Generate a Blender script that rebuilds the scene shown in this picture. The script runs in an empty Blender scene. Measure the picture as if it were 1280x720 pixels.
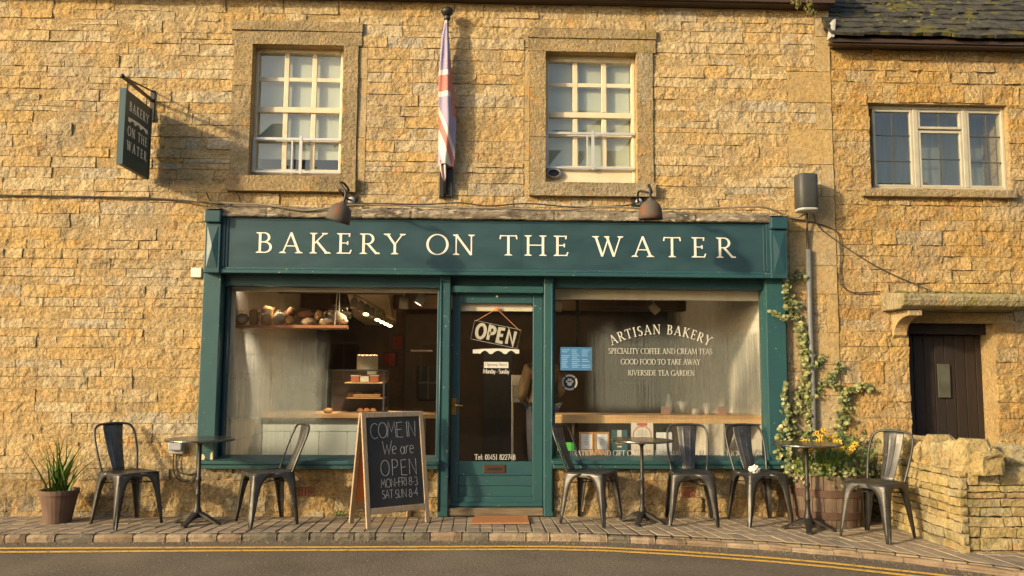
import bpy, bmesh, math, random
from mathutils import Vector, Matrix, noise
random.seed(11)
PI = math.pi
SC = bpy.context.scene
COL = SC.collection

# ------------------------------------------------------------------ camera
F_PX = 1050.0                      # focal length in photo pixels (frame 1280 x 720)
CAM = Vector((0.0, -8.0, 1.344))
PITCH, YAW, ROLL = math.radians(5.65), math.radians(2.0), 0.0059
CAM_R = (Matrix.Rotation(-YAW, 3, 'Z') @ Matrix.Rotation(PI / 2 + PITCH, 3, 'X') @ Matrix.Rotation(ROLL, 3, 'Z'))
cd = bpy.data.cameras.new('camera')
cam = bpy.data.objects.new('camera', cd)
COL.objects.link(cam)
cam.matrix_world = Matrix.Translation(CAM) @ CAM_R.to_4x4()
cd.sensor_width = 36.0
cd.lens = 36.0 * F_PX / 1280.0
cd.clip_start, cd.clip_end = 0.1, 2000.0
SC.camera = cam

# ------------------------------------------------------------------ sky, sun, exposure
SUN_AZ, SUN_EL = math.radians(56.0), math.radians(18.0)      # azimuth left of the wall's normal
w = bpy.data.worlds.new('World')
SC.world = w
w.use_nodes = True
sky = w.node_tree.nodes.new('ShaderNodeTexSky')
sky.sky_type = 'NISHITA'
sky.sun_disc = False
sky.sun_elevation = SUN_EL
sky.sun_rotation = PI + SUN_AZ
sky.air_density, sky.dust_density, sky.ozone_density = 1.0, 3.0, 0.6
bg = w.node_tree.nodes['Background']
bg.inputs[1].default_value = 0.15
w.node_tree.links.new(sky.outputs[0], bg.inputs[0])
sd = bpy.data.lights.new('sun', 'SUN')
sd.energy = 3.1
sd.angle = math.radians(2.4)
sd.color = (1.0, 0.80, 0.51)
sun = bpy.data.objects.new('sun', sd)
COL.objects.link(sun)
SUNV = Vector((-math.sin(SUN_AZ) * math.cos(SUN_EL), -math.cos(SUN_AZ) * math.cos(SUN_EL), math.sin(SUN_EL)))
sun.rotation_euler = SUNV.to_track_quat('Z', 'Y').to_euler()
SC.view_settings.view_transform = 'Standard'
SC.view_settings.look = 'None'
SC.view_settings.exposure = 0.68
SC.view_settings.gamma = 1.0
SC.render.engine = 'CYCLES'
SC.cycles.max_bounces = 8
SC.cycles.transparent_max_bounces = 16
SC.cycles.use_denoising = True

# ------------------------------------------------------------------ pixel <-> place helpers
def ray(px, py):
    return CAM_R @ Vector(((px - 640.0) / F_PX, (360.0 - py) / F_PX, -1.0))
def at(px, py, Y=0.0):
    d = ray(px, py)
    return CAM + d * ((Y - CAM.y) / d.y)
def ground(px, py, Z=0.0):
    d = ray(px, py)
    return CAM + d * ((Z - CAM.z) / d.z)
def project(p):
    v = CAM_R.transposed() @ (Vector(p) - CAM)
    return 640 + F_PX * v.x / -v.z, 360 - F_PX * v.y / -v.z, -v.z
def rect(x0, y0, x1, y1, Y=0.0):
    ym, xm = (y0 + y1) / 2, (x0 + x1) / 2
    return at(x0, ym, Y).x, at(x1, ym, Y).x, at(xm, y1, Y).z, at(xm, y0, Y).z

# ------------------------------------------------------------------ mesh building
def world_loc(o):
    v = Vector((0, 0, 0))
    while o is not None:
        v = v + Vector(o.location)
        o = o.parent
    return v

class MB:
    def __init__(s):
        s.v, s.f, s.a, s.has = [], [], [], False
    def add(s, verts, faces, attr=None):
        n = len(s.v)
        s.v += [tuple(v) for v in verts]
        s.f += [tuple(i + n for i in f) for f in faces]
        s.a += [.5 if attr is None else attr] * len(verts)
        s.has = s.has or attr is not None
        return s
    def box(s, x0, x1, y0, y1, z0, z1):
        return s.add([(x0, y0, z0), (x1, y0, z0), (x1, y1, z0), (x0, y1, z0), (x0, y0, z1), (x1, y0, z1), (x1, y1, z1), (x0, y1, z1)],
                     [(0, 1, 5, 4), (1, 2, 6, 5), (2, 3, 7, 6), (3, 0, 4, 7), (4, 5, 6, 7), (3, 2, 1, 0)])
    def prism_y(s, pts, y0, y1):          # polygon of (x, z), between y0 and y1
        n = len(pts)
        return s.add([(x, y0, z) for x, z in pts] + [(x, y1, z) for x, z in pts],
                     [tuple(range(n)), tuple(range(2 * n - 1, n - 1, -1))] + [(i, i + n, (i + 1) % n + n, (i + 1) % n) for i in range(n)])
    def prism_x(s, pts, x0, x1):          # polygon of (y, z), between x0 and x1
        n = len(pts)
        return s.add([(x0, y, z) for y, z in pts] + [(x1, y, z) for y, z in pts],
                     [tuple(range(n)), tuple(range(2 * n - 1, n - 1, -1))] + [(i, i + n, (i + 1) % n + n, (i + 1) % n) for i in range(n)])
    def tube(s, pts, r, n=8, cap=True):
        pts = [Vector(p) for p in pts]
        rs = r if isinstance(r, (list, tuple)) else [r] * len(pts)
        vs, up = [], None
        for i, p in enumerate(pts):
            t = (pts[min(i + 1, len(pts) - 1)] - pts[max(i - 1, 0)]).normalized()
            if up is None:
                up = Vector((0, 0, 1)) if abs(t.z) < 0.9 else Vector((1, 0, 0))
            a = t.cross(up)
            if a.length < 1e-4:
                a = t.orthogonal()
            a.normalize()
            b = a.cross(t).normalized()
            up = b
            vs += [p + (a * math.cos(2 * PI * k / n) + b * math.sin(2 * PI * k / n)) * rs[i] for k in range(n)]
        fs = [(i * n + k, i * n + (k + 1) % n, (i + 1) * n + (k + 1) % n, (i + 1) * n + k) for i in range(len(pts) - 1) for k in range(n)]
        if cap:
            fs += [tuple(range(n - 1, -1, -1)), tuple(range((len(pts) - 1) * n, len(pts) * n))]
        return s.add(vs, fs)
    def lathe(s, prof, c=(0, 0, 0), n=24, axis=None):
        c = Vector(c)
        q = Vector((0, 0, 1)).rotation_difference(Vector(axis)) if axis is not None else None
        vs = []
        for r, z in prof:
            for k in range(n):
                v = Vector((r * math.cos(2 * PI * k / n), r * math.sin(2 * PI * k / n), z))
                vs.append(c + (q @ v if q else v))
        fs = [(i * n + k, i * n + (k + 1) % n, (i + 1) * n + (k + 1) % n, (i + 1) * n + k) for i in range(len(prof) - 1) for k in range(n)]
        return s.add(vs, fs)
    def grid(s, P, nu, nv, attr=None):    # P(u, v) -> point
        vs = [P(i / nu, j / nv) for j in range(nv + 1) for i in range(nu + 1)]
        fs = [(j * (nu + 1) + i, j * (nu + 1) + i + 1, (j + 1) * (nu + 1) + i + 1, (j + 1) * (nu + 1) + i) for j in range(nv) for i in range(nu)]
        return s.add(vs, fs, attr)
    def ball(s, c, r, n=12, m=8, sq=(1, 1, 1), jit=0):
        c = Vector(c)
        vs = []
        for j in range(m + 1):
            th = PI * j / m
            for k in range(n):
                d = Vector((math.sin(th) * math.cos(2 * PI * k / n), math.sin(th) * math.sin(2 * PI * k / n), math.cos(th)))
                rr = r * (1 + jit * noise.noise(d * 2.1 + c * 3))
                vs.append(c + Vector((d.x * sq[0], d.y * sq[1], d.z * sq[2])) * rr)
        return s.add(vs, [(j * n + k, j * n + (k + 1) % n, (j + 1) * n + (k + 1) % n, (j + 1) * n + k) for j in range(m) for k in range(n)])
    def build(s, name, mat, parent=None, smooth=False, bevel=0, local=False, loc=None, kind=None, solid=0, seg=2):
        off = Vector((0, 0, 0))
        if not local:
            off = world_loc(parent) + (Vector(loc) if loc is not None else off)
        me = bpy.data.meshes.new(name)
        me.from_pydata([(v[0] - off.x, v[1] - off.y, v[2] - off.z) for v in s.v], [], s.f)
        if s.has:
            at_ = me.attributes.new('tint', 'FLOAT', 'POINT')
            at_.data.foreach_set('value', s.a)
        if smooth:
            me.polygons.foreach_set('use_smooth', [True] * len(me.polygons))
        me.materials.append(mat)
        o = bpy.data.objects.new(name, me)
        COL.objects.link(o)
        if parent is not None:
            o.parent = parent
        if loc is not None:
            o.location = loc
        if bevel:
            m = o.modifiers.new('bevel', 'BEVEL')
            m.width, m.segments, m.limit_method = bevel, seg, 'ANGLE'
        if solid:
            m = o.modifiers.new('solid', 'SOLIDIFY')
            m.thickness = solid
        if kind:
            o['kind'] = kind
        return o

def B(x0, x1, y0, y1, z0, z1):
    return MB().box(x0, x1, y0, y1, z0, z1)
def tag(o, label=None, cat=None, group=None, kind=None):
    for k, v in (('label', label), ('category', cat), ('group', group), ('kind', kind)):
        if v:
            o[k] = v
    return o
def thing(name, label, cat, loc=(0, 0, 0), rz=0, group=None):
    o = bpy.data.objects.new(name, None)
    o.empty_display_size = 0.1
    COL.objects.link(o)
    o.location = loc
    o.rotation_euler = (0, 0, rz)
    return tag(o, label, cat, group)
def copy_tree(o, parent=None):
    c = o.copy()
    COL.objects.link(c)
    if parent is not None:
        c.parent = parent
    for ch in list(o.children):
        copy_tree(ch, c)
    return c

# ------------------------------------------------------------------ materials
def mat_base(name):
    m = bpy.data.materials.new(name)
    m.use_nodes = True
    nt = m.node_tree
    return m, nt, nt.nodes['Principled BSDF']
def N(nt, t, **kw):
    n = nt.nodes.new(t)
    for k, v in kw.items():
        if k.startswith('i_'):
            key = k[2:]
            n.inputs[int(key) if key.isdigit() else key].default_value = v
        else:
            setattr(n, k, v)
    return n
def L(nt, a, b):
    nt.links.new(a, b)
def coords(nt, world=False, scale=(1, 1, 1)):
    if world:
        src = N(nt, 'ShaderNodeNewGeometry').outputs['Position']
    else:
        tc = N(nt, 'ShaderNodeTexCoord').outputs['Object']
        oi = N(nt, 'ShaderNodeObjectInfo').outputs['Random']
        mul = N(nt, 'ShaderNodeMath', operation='MULTIPLY', i_1=9.0)
        L(nt, oi, mul.inputs[0])
        ad = N(nt, 'ShaderNodeVectorMath', operation='ADD')
        L(nt, tc, ad.inputs[0]); L(nt, mul.outputs[0], ad.inputs[1])
        src = ad.outputs[0]
    mp = N(nt, 'ShaderNodeMapping')
    mp.inputs['Scale'].default_value = scale
    L(nt, src, mp.inputs['Vector'])
    return mp.outputs[0]
def noise_tex(nt, vec, scale, detail=4, rough=.55, dist=0):
    n = N(nt, 'ShaderNodeTexNoise')
    n.inputs['Scale'].default_value = scale
    n.inputs['Detail'].default_value = detail
    n.inputs['Roughness'].default_value = rough
    n.inputs['Distortion'].default_value = dist
    L(nt, vec, n.inputs['Vector'])
    return n.outputs['Fac']
def ramp(nt, fac, stops):
    r = N(nt, 'ShaderNodeValToRGB')
    els = r.color_ramp.elements
    while len(els) < len(stops):
        els.new(0.5)
    for e, (p, c) in zip(els, stops):
        e.position = p
        e.color = (c[0], c[1], c[2], 1) if isinstance(c, (tuple, list)) else (c, c, c, 1)
    L(nt, fac, r.inputs[0])
    return r.outputs[0]
def mix(nt, fac, a, b, mode='MIX'):
    m = N(nt, 'ShaderNodeMix', data_type='RGBA', blend_type=mode)
    for s, v in ((m.inputs[0], fac), (m.inputs[6], a), (m.inputs[7], b)):
        if isinstance(v, (int, float)):
            s.default_value = v
        elif isinstance(v, (tuple, list)):
            s.default_value = (v[0], v[1], v[2], 1)
        else:
            L(nt, v, s)
    return m.outputs[2]
def bump_in(nt, bsdf, height, strength=.5, dist=.01):
    b = N(nt, 'ShaderNodeBump')
    b.inputs['Strength'].default_value = strength
    b.inputs['Distance'].default_value = dist
    L(nt, height, b.inputs['Height'])
    L(nt, b.outputs[0], bsdf.inputs['Normal'])

def M(name, col, col2=None, rough=.6, metal=0, vs=6, det=5, bump=0, bs=40, bd=.004, stretch=(1, 1, 1), chips=None, chip_t=.7, chip_s=22, spec=.5, world=False, rvar=0, lo=.35, hi=.68):
    m, nt, b = mat_base(name)
    b.inputs['Roughness'].default_value = rough
    b.inputs['Metallic'].default_value = metal
    b.inputs['Specular IOR Level'].default_value = spec
    v = coords(nt, world, stretch)
    c2 = col2 if col2 else tuple(x * .8 for x in col)
    f = noise_tex(nt, v, vs, det)
    c = ramp(nt, f, [(lo, col), (hi, c2)])
    if chips:
        cf = noise_tex(nt, v, chip_s, 6, .6)
        c = mix(nt, ramp(nt, cf, [(chip_t, 0.), (chip_t + .015, 1.)]), c, chips)
    L(nt, c, b.inputs['Base Color'])
    if rvar:
        rr = N(nt, 'ShaderNodeMapRange')
        rr.inputs['To Min'].default_value, rr.inputs['To Max'].default_value = rough - rvar, rough + rvar
        L(nt, noise_tex(nt, v, vs * 3, 4), rr.inputs[0])
        L(nt, rr.outputs[0], b.inputs['Roughness'])
    if bump:
        bump_in(nt, b, noise_tex(nt, v, bs, 5, .6), bump, bd)
    return m

def stone_mat(name, stops, gray=(.40, .33, .22), fine=19, dist=.031, strength=1.0, moss=0, dark=.68):
    m, nt, b = mat_base(name)
    b.inputs['Roughness'].default_value = .9
    b.inputs['Specular IOR Level'].default_value = .15
    v = coords(nt, True)
    at_ = N(nt, 'ShaderNodeAttribute', attribute_name='tint')
    c = ramp(nt, at_.outputs['Fac'], stops)
    # broad weathering, then mottling within each stone
    big = noise_tex(nt, v, 1.1, 4)
    c = mix(nt, ramp(nt, big, [(.47, 0.), (.66, .62)]), c, gray)
    c = mix(nt, ramp(nt, noise_tex(nt, v, 2.7, 6, .65), [(.52, 0.), (.66, .5)]), c, tuple(x * .50 for x in gray))
    med = noise_tex(nt, v, 9, 5, .6)
    c = mix(nt, ramp(nt, med, [(.28, .5), (.60, 0.)]), c, tuple(x * .62 for x in stops[1][1]))
    c = mix(nt, ramp(nt, noise_tex(nt, v, 5.3, 3), [(.60, 0.), (.72, .6)]), c, (.56, .29, .085))
    f = noise_tex(nt, v, 42, 5, .75)
    c = mix(nt, .9, c, ramp(nt, f, [(.30, dark * .65), (.52, 1.0)]), 'MULTIPLY')
    c = mix(nt, ramp(nt, noise_tex(nt, v, 26, 4, .7), [(.60, 0.), (.70, .45)]), c, (.66, .56, .36))
    if moss:
        c = mix(nt, ramp(nt, noise_tex(nt, v, 7, 5), [(.56, 0.), (.66, moss)]), c, (.16, .15, .03))
    L(nt, c, b.inputs['Base Color'])
    h1 = noise_tex(nt, v, fine, 5, .58, .15)
    h2 = noise_tex(nt, v, fine * .42, 4, .5, .3)
    hs = N(nt, 'ShaderNodeMath', operation='MULTIPLY_ADD', i_1=1.3)
    L(nt, h2, hs.inputs[0]); L(nt, h1, hs.inputs[2])
    bump_in(nt, b, hs.outputs[0], strength, dist)
    return m

def glass_mat(name, tint=(1, 1, 1), ior=1.45, boost=1.0):
    m = bpy.data.materials.new(name)
    m.use_nodes = True
    nt = m.node_tree
    nt.nodes.clear()
    out = N(nt, 'ShaderNodeOutputMaterial')
    tr = N(nt, 'ShaderNodeBsdfTransparent')
    tr.inputs[0].default_value = (*tint, 1)
    gl = N(nt, 'ShaderNodeBsdfGlossy')
    gl.inputs['Roughness'].default_value = .01
    gl.inputs[0].default_value = (1, .96, .86, 1)
    lw = N(nt, 'ShaderNodeLayerWeight')
    lw.inputs[0].default_value = .5
    pw = N(nt, 'ShaderNodeMath', operation='POWER', i_1=5.0)
    mu = N(nt, 'ShaderNodeMath', operation='MULTIPLY_ADD', i_1=.96, i_2=.042 * boost)
    mx = N(nt, 'ShaderNodeMixShader')
    L(nt, lw.outputs['Facing'], pw.inputs[0]); L(nt, pw.outputs[0], mu.inputs[0]); L(nt, mu.outputs[0], mx.inputs[0])
    L(nt, tr.outputs[0], mx.inputs[1]); L(nt, gl.outputs[0], mx.inputs[2])
    L(nt, mx.outputs[0], out.inputs[0])
    return m

def emit_mat(name, col, s):
    m, nt, b = mat_base(name)
    b.inputs['Base Color'].default_value = (*col, 1)
    b.inputs['Emission Color'].default_value = (*col, 1)
    b.inputs['Emission Strength'].default_value = s
    return m

def mist_mat(name, top, soft, amount, streak_scale, clear=None, low=0.0, span=None, col=(.32, .34, .30)):
    """condensation on the inside of a pane: fades in below 'top' (0..1 of the sheet), run-down streaks are clear"""
    m = bpy.data.materials.new(name)
    m.use_nodes = True
    nt = m.node_tree
    nt.nodes.clear()
    out = N(nt, 'ShaderNodeOutputMaterial')
    tc = N(nt, 'ShaderNodeTexCoord').outputs['Generated']
    sep = N(nt, 'ShaderNodeSeparateXYZ')
    L(nt, tc, sep.inputs[0])
    wob = noise_tex(nt, tc, 7, 4)
    ma = N(nt, 'ShaderNodeMath', operation='MULTIPLY_ADD', i_1=.30, i_2=-.15)
    L(nt, wob, ma.inputs[0])
    z = N(nt, 'ShaderNodeMath', operation='ADD')
    L(nt, sep.outputs['Z'], z.inputs[0]); L(nt, ma.outputs[0], z.inputs[1])
    band = N(nt, 'ShaderNodeMapRange', interpolation_type='SMOOTHSTEP')
    for k, v in (('From Min', top - soft), ('From Max', top), ('To Min', 1.), ('To Max', 0.)):
        band.inputs[k].default_value = v
    L(nt, z.outputs[0], band.inputs[0])
    mp = N(nt, 'ShaderNodeMapping')
    mp.inputs['Scale'].default_value = (streak_scale, 1, 1.3)
    L(nt, tc, mp.inputs[0])
    st = noise_tex(nt, mp.outputs[0], 1.0, 3, .75)
    stc = ramp(nt, st, [(.40, 0.), (.46, 1.)])
    mp2 = N(nt, 'ShaderNodeMapping')
    mp2.inputs['Scale'].default_value = (5, 1, 3)
    L(nt, tc, mp2.inputs[0])
    where = ramp(nt, noise_tex(nt, mp2.outputs[0], 1.0, 3), [(.38, 1.), (.50, 0.)])
    stm = N(nt, 'ShaderNodeMath', operation='MAXIMUM')
    L(nt, stc, stm.inputs[0]); L(nt, where, stm.inputs[1])
    dens = ramp(nt, noise_tex(nt, tc, 16, 5), [(.2, .72), (.7, 1.)])
    def mul(a, b):
        q = N(nt, 'ShaderNodeMath', operation='MULTIPLY')
        for i, x in enumerate((a, b)):
            if isinstance(x, (int, float)):
                q.inputs[i].default_value = x
            else:
                L(nt, x, q.inputs[i])
        return q.outputs[0]
    lowb = N(nt, 'ShaderNodeMapRange', interpolation_type='SMOOTHSTEP')
    for k, v in (('From Min', low - .06), ('From Max', low), ('To Min', .22), ('To Max', 1.)):
        lowb.inputs[k].default_value = v
    L(nt, sep.outputs['Z'], lowb.inputs[0])
    fac = mul(mul(mul(mul(band.outputs[0], stm.outputs[0]), dens), lowb.outputs[0]), amount)
    if span:
        for a_, b_ in ((span[0], span[1]), (span[3], span[2])):
            wx_ = N(nt, 'ShaderNodeMath', operation='ADD')
            w2 = N(nt, 'ShaderNodeMath', operation='MULTIPLY_ADD', i_1=.08, i_2=-.04)
            L(nt, wob, w2.inputs[0])
            L(nt, sep.outputs['X'], wx_.inputs[0]); L(nt, w2.outputs[0], wx_.inputs[1])
            mr = N(nt, 'ShaderNodeMapRange', interpolation_type='SMOOTHSTEP')
            mr.inputs['From Min'].default_value, mr.inputs['From Max'].default_value = min(a_, b_), max(a_, b_)
            if a_ > b_:
                mr.inputs['To Min'].default_value, mr.inputs['To Max'].default_value = 1., 0.
            L(nt, wx_.outputs[0], mr.inputs[0])
            fac = mul(fac, mr.outputs[0])
    if clear:
        for cx, cz, rx, rz in clear:
            vm = N(nt, 'ShaderNodeVectorMath', operation='MULTIPLY_ADD')
            vm.inputs[1].default_value = (1 / rx, 0, 1 / rz)
            vm.inputs[2].default_value = (-cx / rx, 0, -cz / rz)
            L(nt, tc, vm.inputs[0])
            ln = N(nt, 'ShaderNodeVectorMath', operation='LENGTH')
            L(nt, vm.outputs[0], ln.inputs[0])
            aw = N(nt, 'ShaderNodeMath', operation='MULTIPLY_ADD', i_1=1.4, i_2=-.7)
            L(nt, noise_tex(nt, tc, 24, 4), aw.inputs[0])
            dsum = N(nt, 'ShaderNodeMath', operation='ADD')
            L(nt, ln.outputs['Value'], dsum.inputs[0]); L(nt, aw.outputs[0], dsum.inputs[1])
            mr = N(nt, 'ShaderNodeMapRange', interpolation_type='SMOOTHSTEP')
            mr.inputs['From Min'].default_value, mr.inputs['From Max'].default_value = .75, 1.15
            L(nt, dsum.outputs[0], mr.inputs[0])
            fac = mul(fac, mr.outputs[0])
    di = N(nt, 'ShaderNodeBsdfDiffuse')
    di.inputs[0].default_value = (*col, 1)
    tl = N(nt, 'ShaderNodeBsdfTranslucent')
    tl.inputs[0].default_value = (*col, 1)
    dm = N(nt, 'ShaderNodeMixShader')
    dm.inputs[0].default_value = .5
    L(nt, di.outputs[0], dm.inputs[1]); L(nt, tl.outputs[0], dm.inputs[2])
    tr = N(nt, 'ShaderNodeBsdfTransparent')
    mx = N(nt, 'ShaderNodeMixShader')
    L(nt, fac, mx.inputs[0]); L(nt, tr.outputs[0], mx.inputs[1]); L(nt, dm.outputs[0], mx.inputs[2])
    L(nt, mx.outputs[0], out.inputs[0])
    return m

OCHRE = [(0.0, (.48, .375, .215)), (.28, (.53, .385, .185)), (.52, (.49, .335, .145)), (.72, (.55, .355, .13)), (.88, (.57, .44, .24)), (1.0, (.44, .38, .27))]
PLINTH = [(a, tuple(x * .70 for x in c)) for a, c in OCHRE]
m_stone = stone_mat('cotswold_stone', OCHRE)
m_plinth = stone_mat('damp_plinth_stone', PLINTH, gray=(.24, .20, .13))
m_stone_c = stone_mat('cottage_stone', [(0.0, (.46, .33, .14)), (.3, (.50, .32, .115)), (.6, (.47, .28, .085)), (.85, (.52, .36, .15)), (1.0, (.42, .33, .2))], fine=26)
m_ashlar = stone_mat('dressed_stone', [(0.0, (.47, .34, .16)), (.4, (.48, .33, .135)), (.7, (.44, .30, .125)), (1.0, (.46, .36, .2))], fine=60, dist=.008, strength=.7, dark=.75)
m_surround = stone_mat('window_stone', [(0.0, (.37, .275, .145)), (.4, (.40, .285, .135)), (.7, (.35, .265, .145)), (1.0, (.35, .285, .18))], gray=(.25, .21, .14), fine=60, dist=.014, strength=.9, moss=.35, dark=.55)
m_drystone = stone_mat('dry_stone', [(0.0, (.44, .36, .19)), (.3, (.42, .31, .13)), (.6, (.46, .35, .155)), (.85, (.38, .31, .155)), (1.0, (.36, .31, .19))], gray=(.24, .21, .14), fine=34, dist=.014, moss=.45)
m_mortar = stone_mat('lime_mortar', [(0, (.43, .30, .135)), (.5, (.41, .285, .125)), (1, (.42, .295, .13))], fine=46, dist=.014, dark=.7)
TEAL, TEAL2 = (.021, .070, .082), (.015, .054, .064)
m_teal = M('teal_paint', TEAL, TEAL2, rough=.42, vs=4, bump=.12, bs=60, bd=.003, rvar=.08)
m_tealworn = M('teal_paint_chipped', TEAL, (.022, .085, .082), rough=.45, vs=5, bump=.25, bs=40, bd=.004, chips=(.36, .34, .28), chip_t=.675, chip_s=30, rvar=.08)
m_tealsign = M('teal_sign_paint', (.030, .072, .084), (.019, .050, .060), rough=.38, vs=3.2, bump=.1, bs=50, bd=.002, rvar=.1, stretch=(1, 1, 2.2))
m_tealdark = M('teal_panel_dark', (.018, .040, .040), (.014, .032, .032), rough=.5)
m_cream = M('cream_paint', (.66, .58, .40), (.58, .50, .33), rough=.5, vs=8, bump=.1, bs=60)
m_white = M('white_paint', (.76, .72, .62), (.68, .64, .54), rough=.5, vs=8)
m_letter = M('sign_lettering', (.80, .76, .66), (.74, .69, .58), rough=.5, vs=20)
m_vinyl = M('window_vinyl', (.60, .585, .50), (.54, .525, .45), rough=.6, vs=20)
m_lead = M('weathered_capping', (.34, .285, .20), (.11, .088, .062), rough=.9, vs=11, det=8, bump=1, bs=30, bd=.03, stretch=(.5, 1, 1.6), spec=.15, chips=(.46, .40, .29), chip_t=.58, chip_s=15)
m_steel = M('gunmetal_steel', (.100, .096, .088), (.055, .053, .049), rough=.44, metal=.7, vs=9, chips=(.22, .20, .17), chip_t=.66, chip_s=30, rvar=.10)
m_iron = M('cast_iron', (.060, .056, .050), (.035, .032, .029), rough=.5, metal=.6, vs=10, bump=.3, bs=60, rvar=.1)
m_black = M('black_metal', (.020, .020, .020), (.012, .012, .012), rough=.5, vs=10)
m_table = M('table_top_metal', (.16, .15, .13), (.10, .095, .08), rough=.24, metal=.8, vs=12, rvar=.08)
m_rust = M('rusty_shade', (.100, .080, .060), (.19, .070, .030), rough=.8, metal=.2, vs=9, bump=.4, bs=50, lo=.52, hi=.66)
m_grayplast = M('grey_plastic', (.050, .051, .046), (.04, .041, .038), rough=.55, vs=20, bump=.2, bs=200, bd=.001)
m_lgray = M('light_grey_plastic', (.42, .42, .40), (.36, .36, .34), rough=.5)
m_pipe = M('grey_conduit', (.16, .165, .16), (.12, .125, .12), rough=.5)
m_wire = M('dark_cable', (.035, .030, .024), (.06, .05, .035), rough=.7)
m_wirew = M('dusty_cable', (.26, .22, .15), (.17, .14, .09), rough=.8)
m_wood = M('pine_wood', (.55, .33, .14), (.44, .24, .085), rough=.55, vs=5, stretch=(1, 12, 14), bump=.15, bs=30)
m_woodold = M('grey_worn_wood', (.42, .31, .19), (.30, .215, .13), rough=.7, vs=8, stretch=(9, 9, 1.0), bump=.4, bs=20)
m_woodshelf = M('orange_shelf_wood', (.40, .16, .05), (.30, .11, .035), rough=.5, vs=4, stretch=(1, 10, 10))
m_darkwood = M('dark_brown_wood', (.060, .036, .022), (.040, .024, .015), rough=.6, vs=4, stretch=(1, 6, 9), bump=.2)
m_beam = M('brown_beam_wood', (.13, .065, .03), (.085, .043, .02), rough=.65, vs=4, stretch=(1, 8, 8), bump=.3)
m_doorwood = M('oak_plank', (.026, .016, .011), (.016, .011, .008), rough=.6, vs=6, stretch=(9, 9, .8), bump=.3, bs=25)
m_orange = M('orange_panel', (.64, .22, .045), (.55, .17, .032), rough=.6, vs=5)
m_slate = M('chalkboard', (.020, .021, .020), (.032, .033, .031), rough=.75, vs=5)
m_chalk = M('chalk', (.48, .48, .455), (.27, .27, .26), rough=.95, vs=40)
m_glass = glass_mat('window_glass')
m_glassup = glass_mat('upper_window_glass', (.90, .93, .88), boost=3.0)
m_brass = M('brass', (.52, .30, .09), (.40, .22, .06), rough=.35, metal=.9)
m_brick_v = M('terracotta', (.28, .085, .055), (.22, .07, .045), rough=.8, vs=14)
m_asphalt = M('asphalt', (.175, .143, .100), (.098, .080, .058), rough=.85, vs=.9, det=10, bump=1, bs=70, bd=.012, world=True, spec=.3, chips=(.21, .18, .135), chip_t=.60, chip_s=34)
m_yellow = M('yellow_line_paint', (.80, .47, .075), (.66, .38, .06), rough=.7, vs=14, chips=(.24, .18, .085), chip_t=.575, chip_s=38, world=True)
m_ground = M('earth', (.10, .09, .05), (.07, .07, .035), rough=.95, vs=3, world=True)
m_doormat = M('coir_mat', (.42, .17, .055), (.33, .13, .04), rough=.95, vs=30, bump=.6, bs=160)
m_wallwhite = M('white_painted_brick', (.66, .63, .53), (.58, .55, .45), rough=.7, vs=5)
m_counter = M('pale_green_boarding', (.62, .63, .50), (.57, .58, .46), rough=.6, vs=3)
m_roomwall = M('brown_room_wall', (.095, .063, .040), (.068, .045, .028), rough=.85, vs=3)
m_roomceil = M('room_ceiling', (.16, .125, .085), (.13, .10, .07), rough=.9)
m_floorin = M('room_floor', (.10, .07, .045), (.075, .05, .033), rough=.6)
m_blind = M('blind_fabric', (.62, .56, .42), (.55, .49, .36), rough=.8)
m_upblind = M('net_blind', (.47, .49, .44), (.42, .44, .395), rough=.9, vs=2)
m_slatestone = M('stone_slate', (.080, .076, .060), (.030, .029, .026), rough=.9, vs=8, bump=.8, bs=24, bd=.02, spec=.2, chips=(.105, .095, .028), chip_t=.57, chip_s=5, world=True)
m_moss = M('moss', (.16, .14, .03), (.09, .085, .022), rough=1, vs=10)
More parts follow.
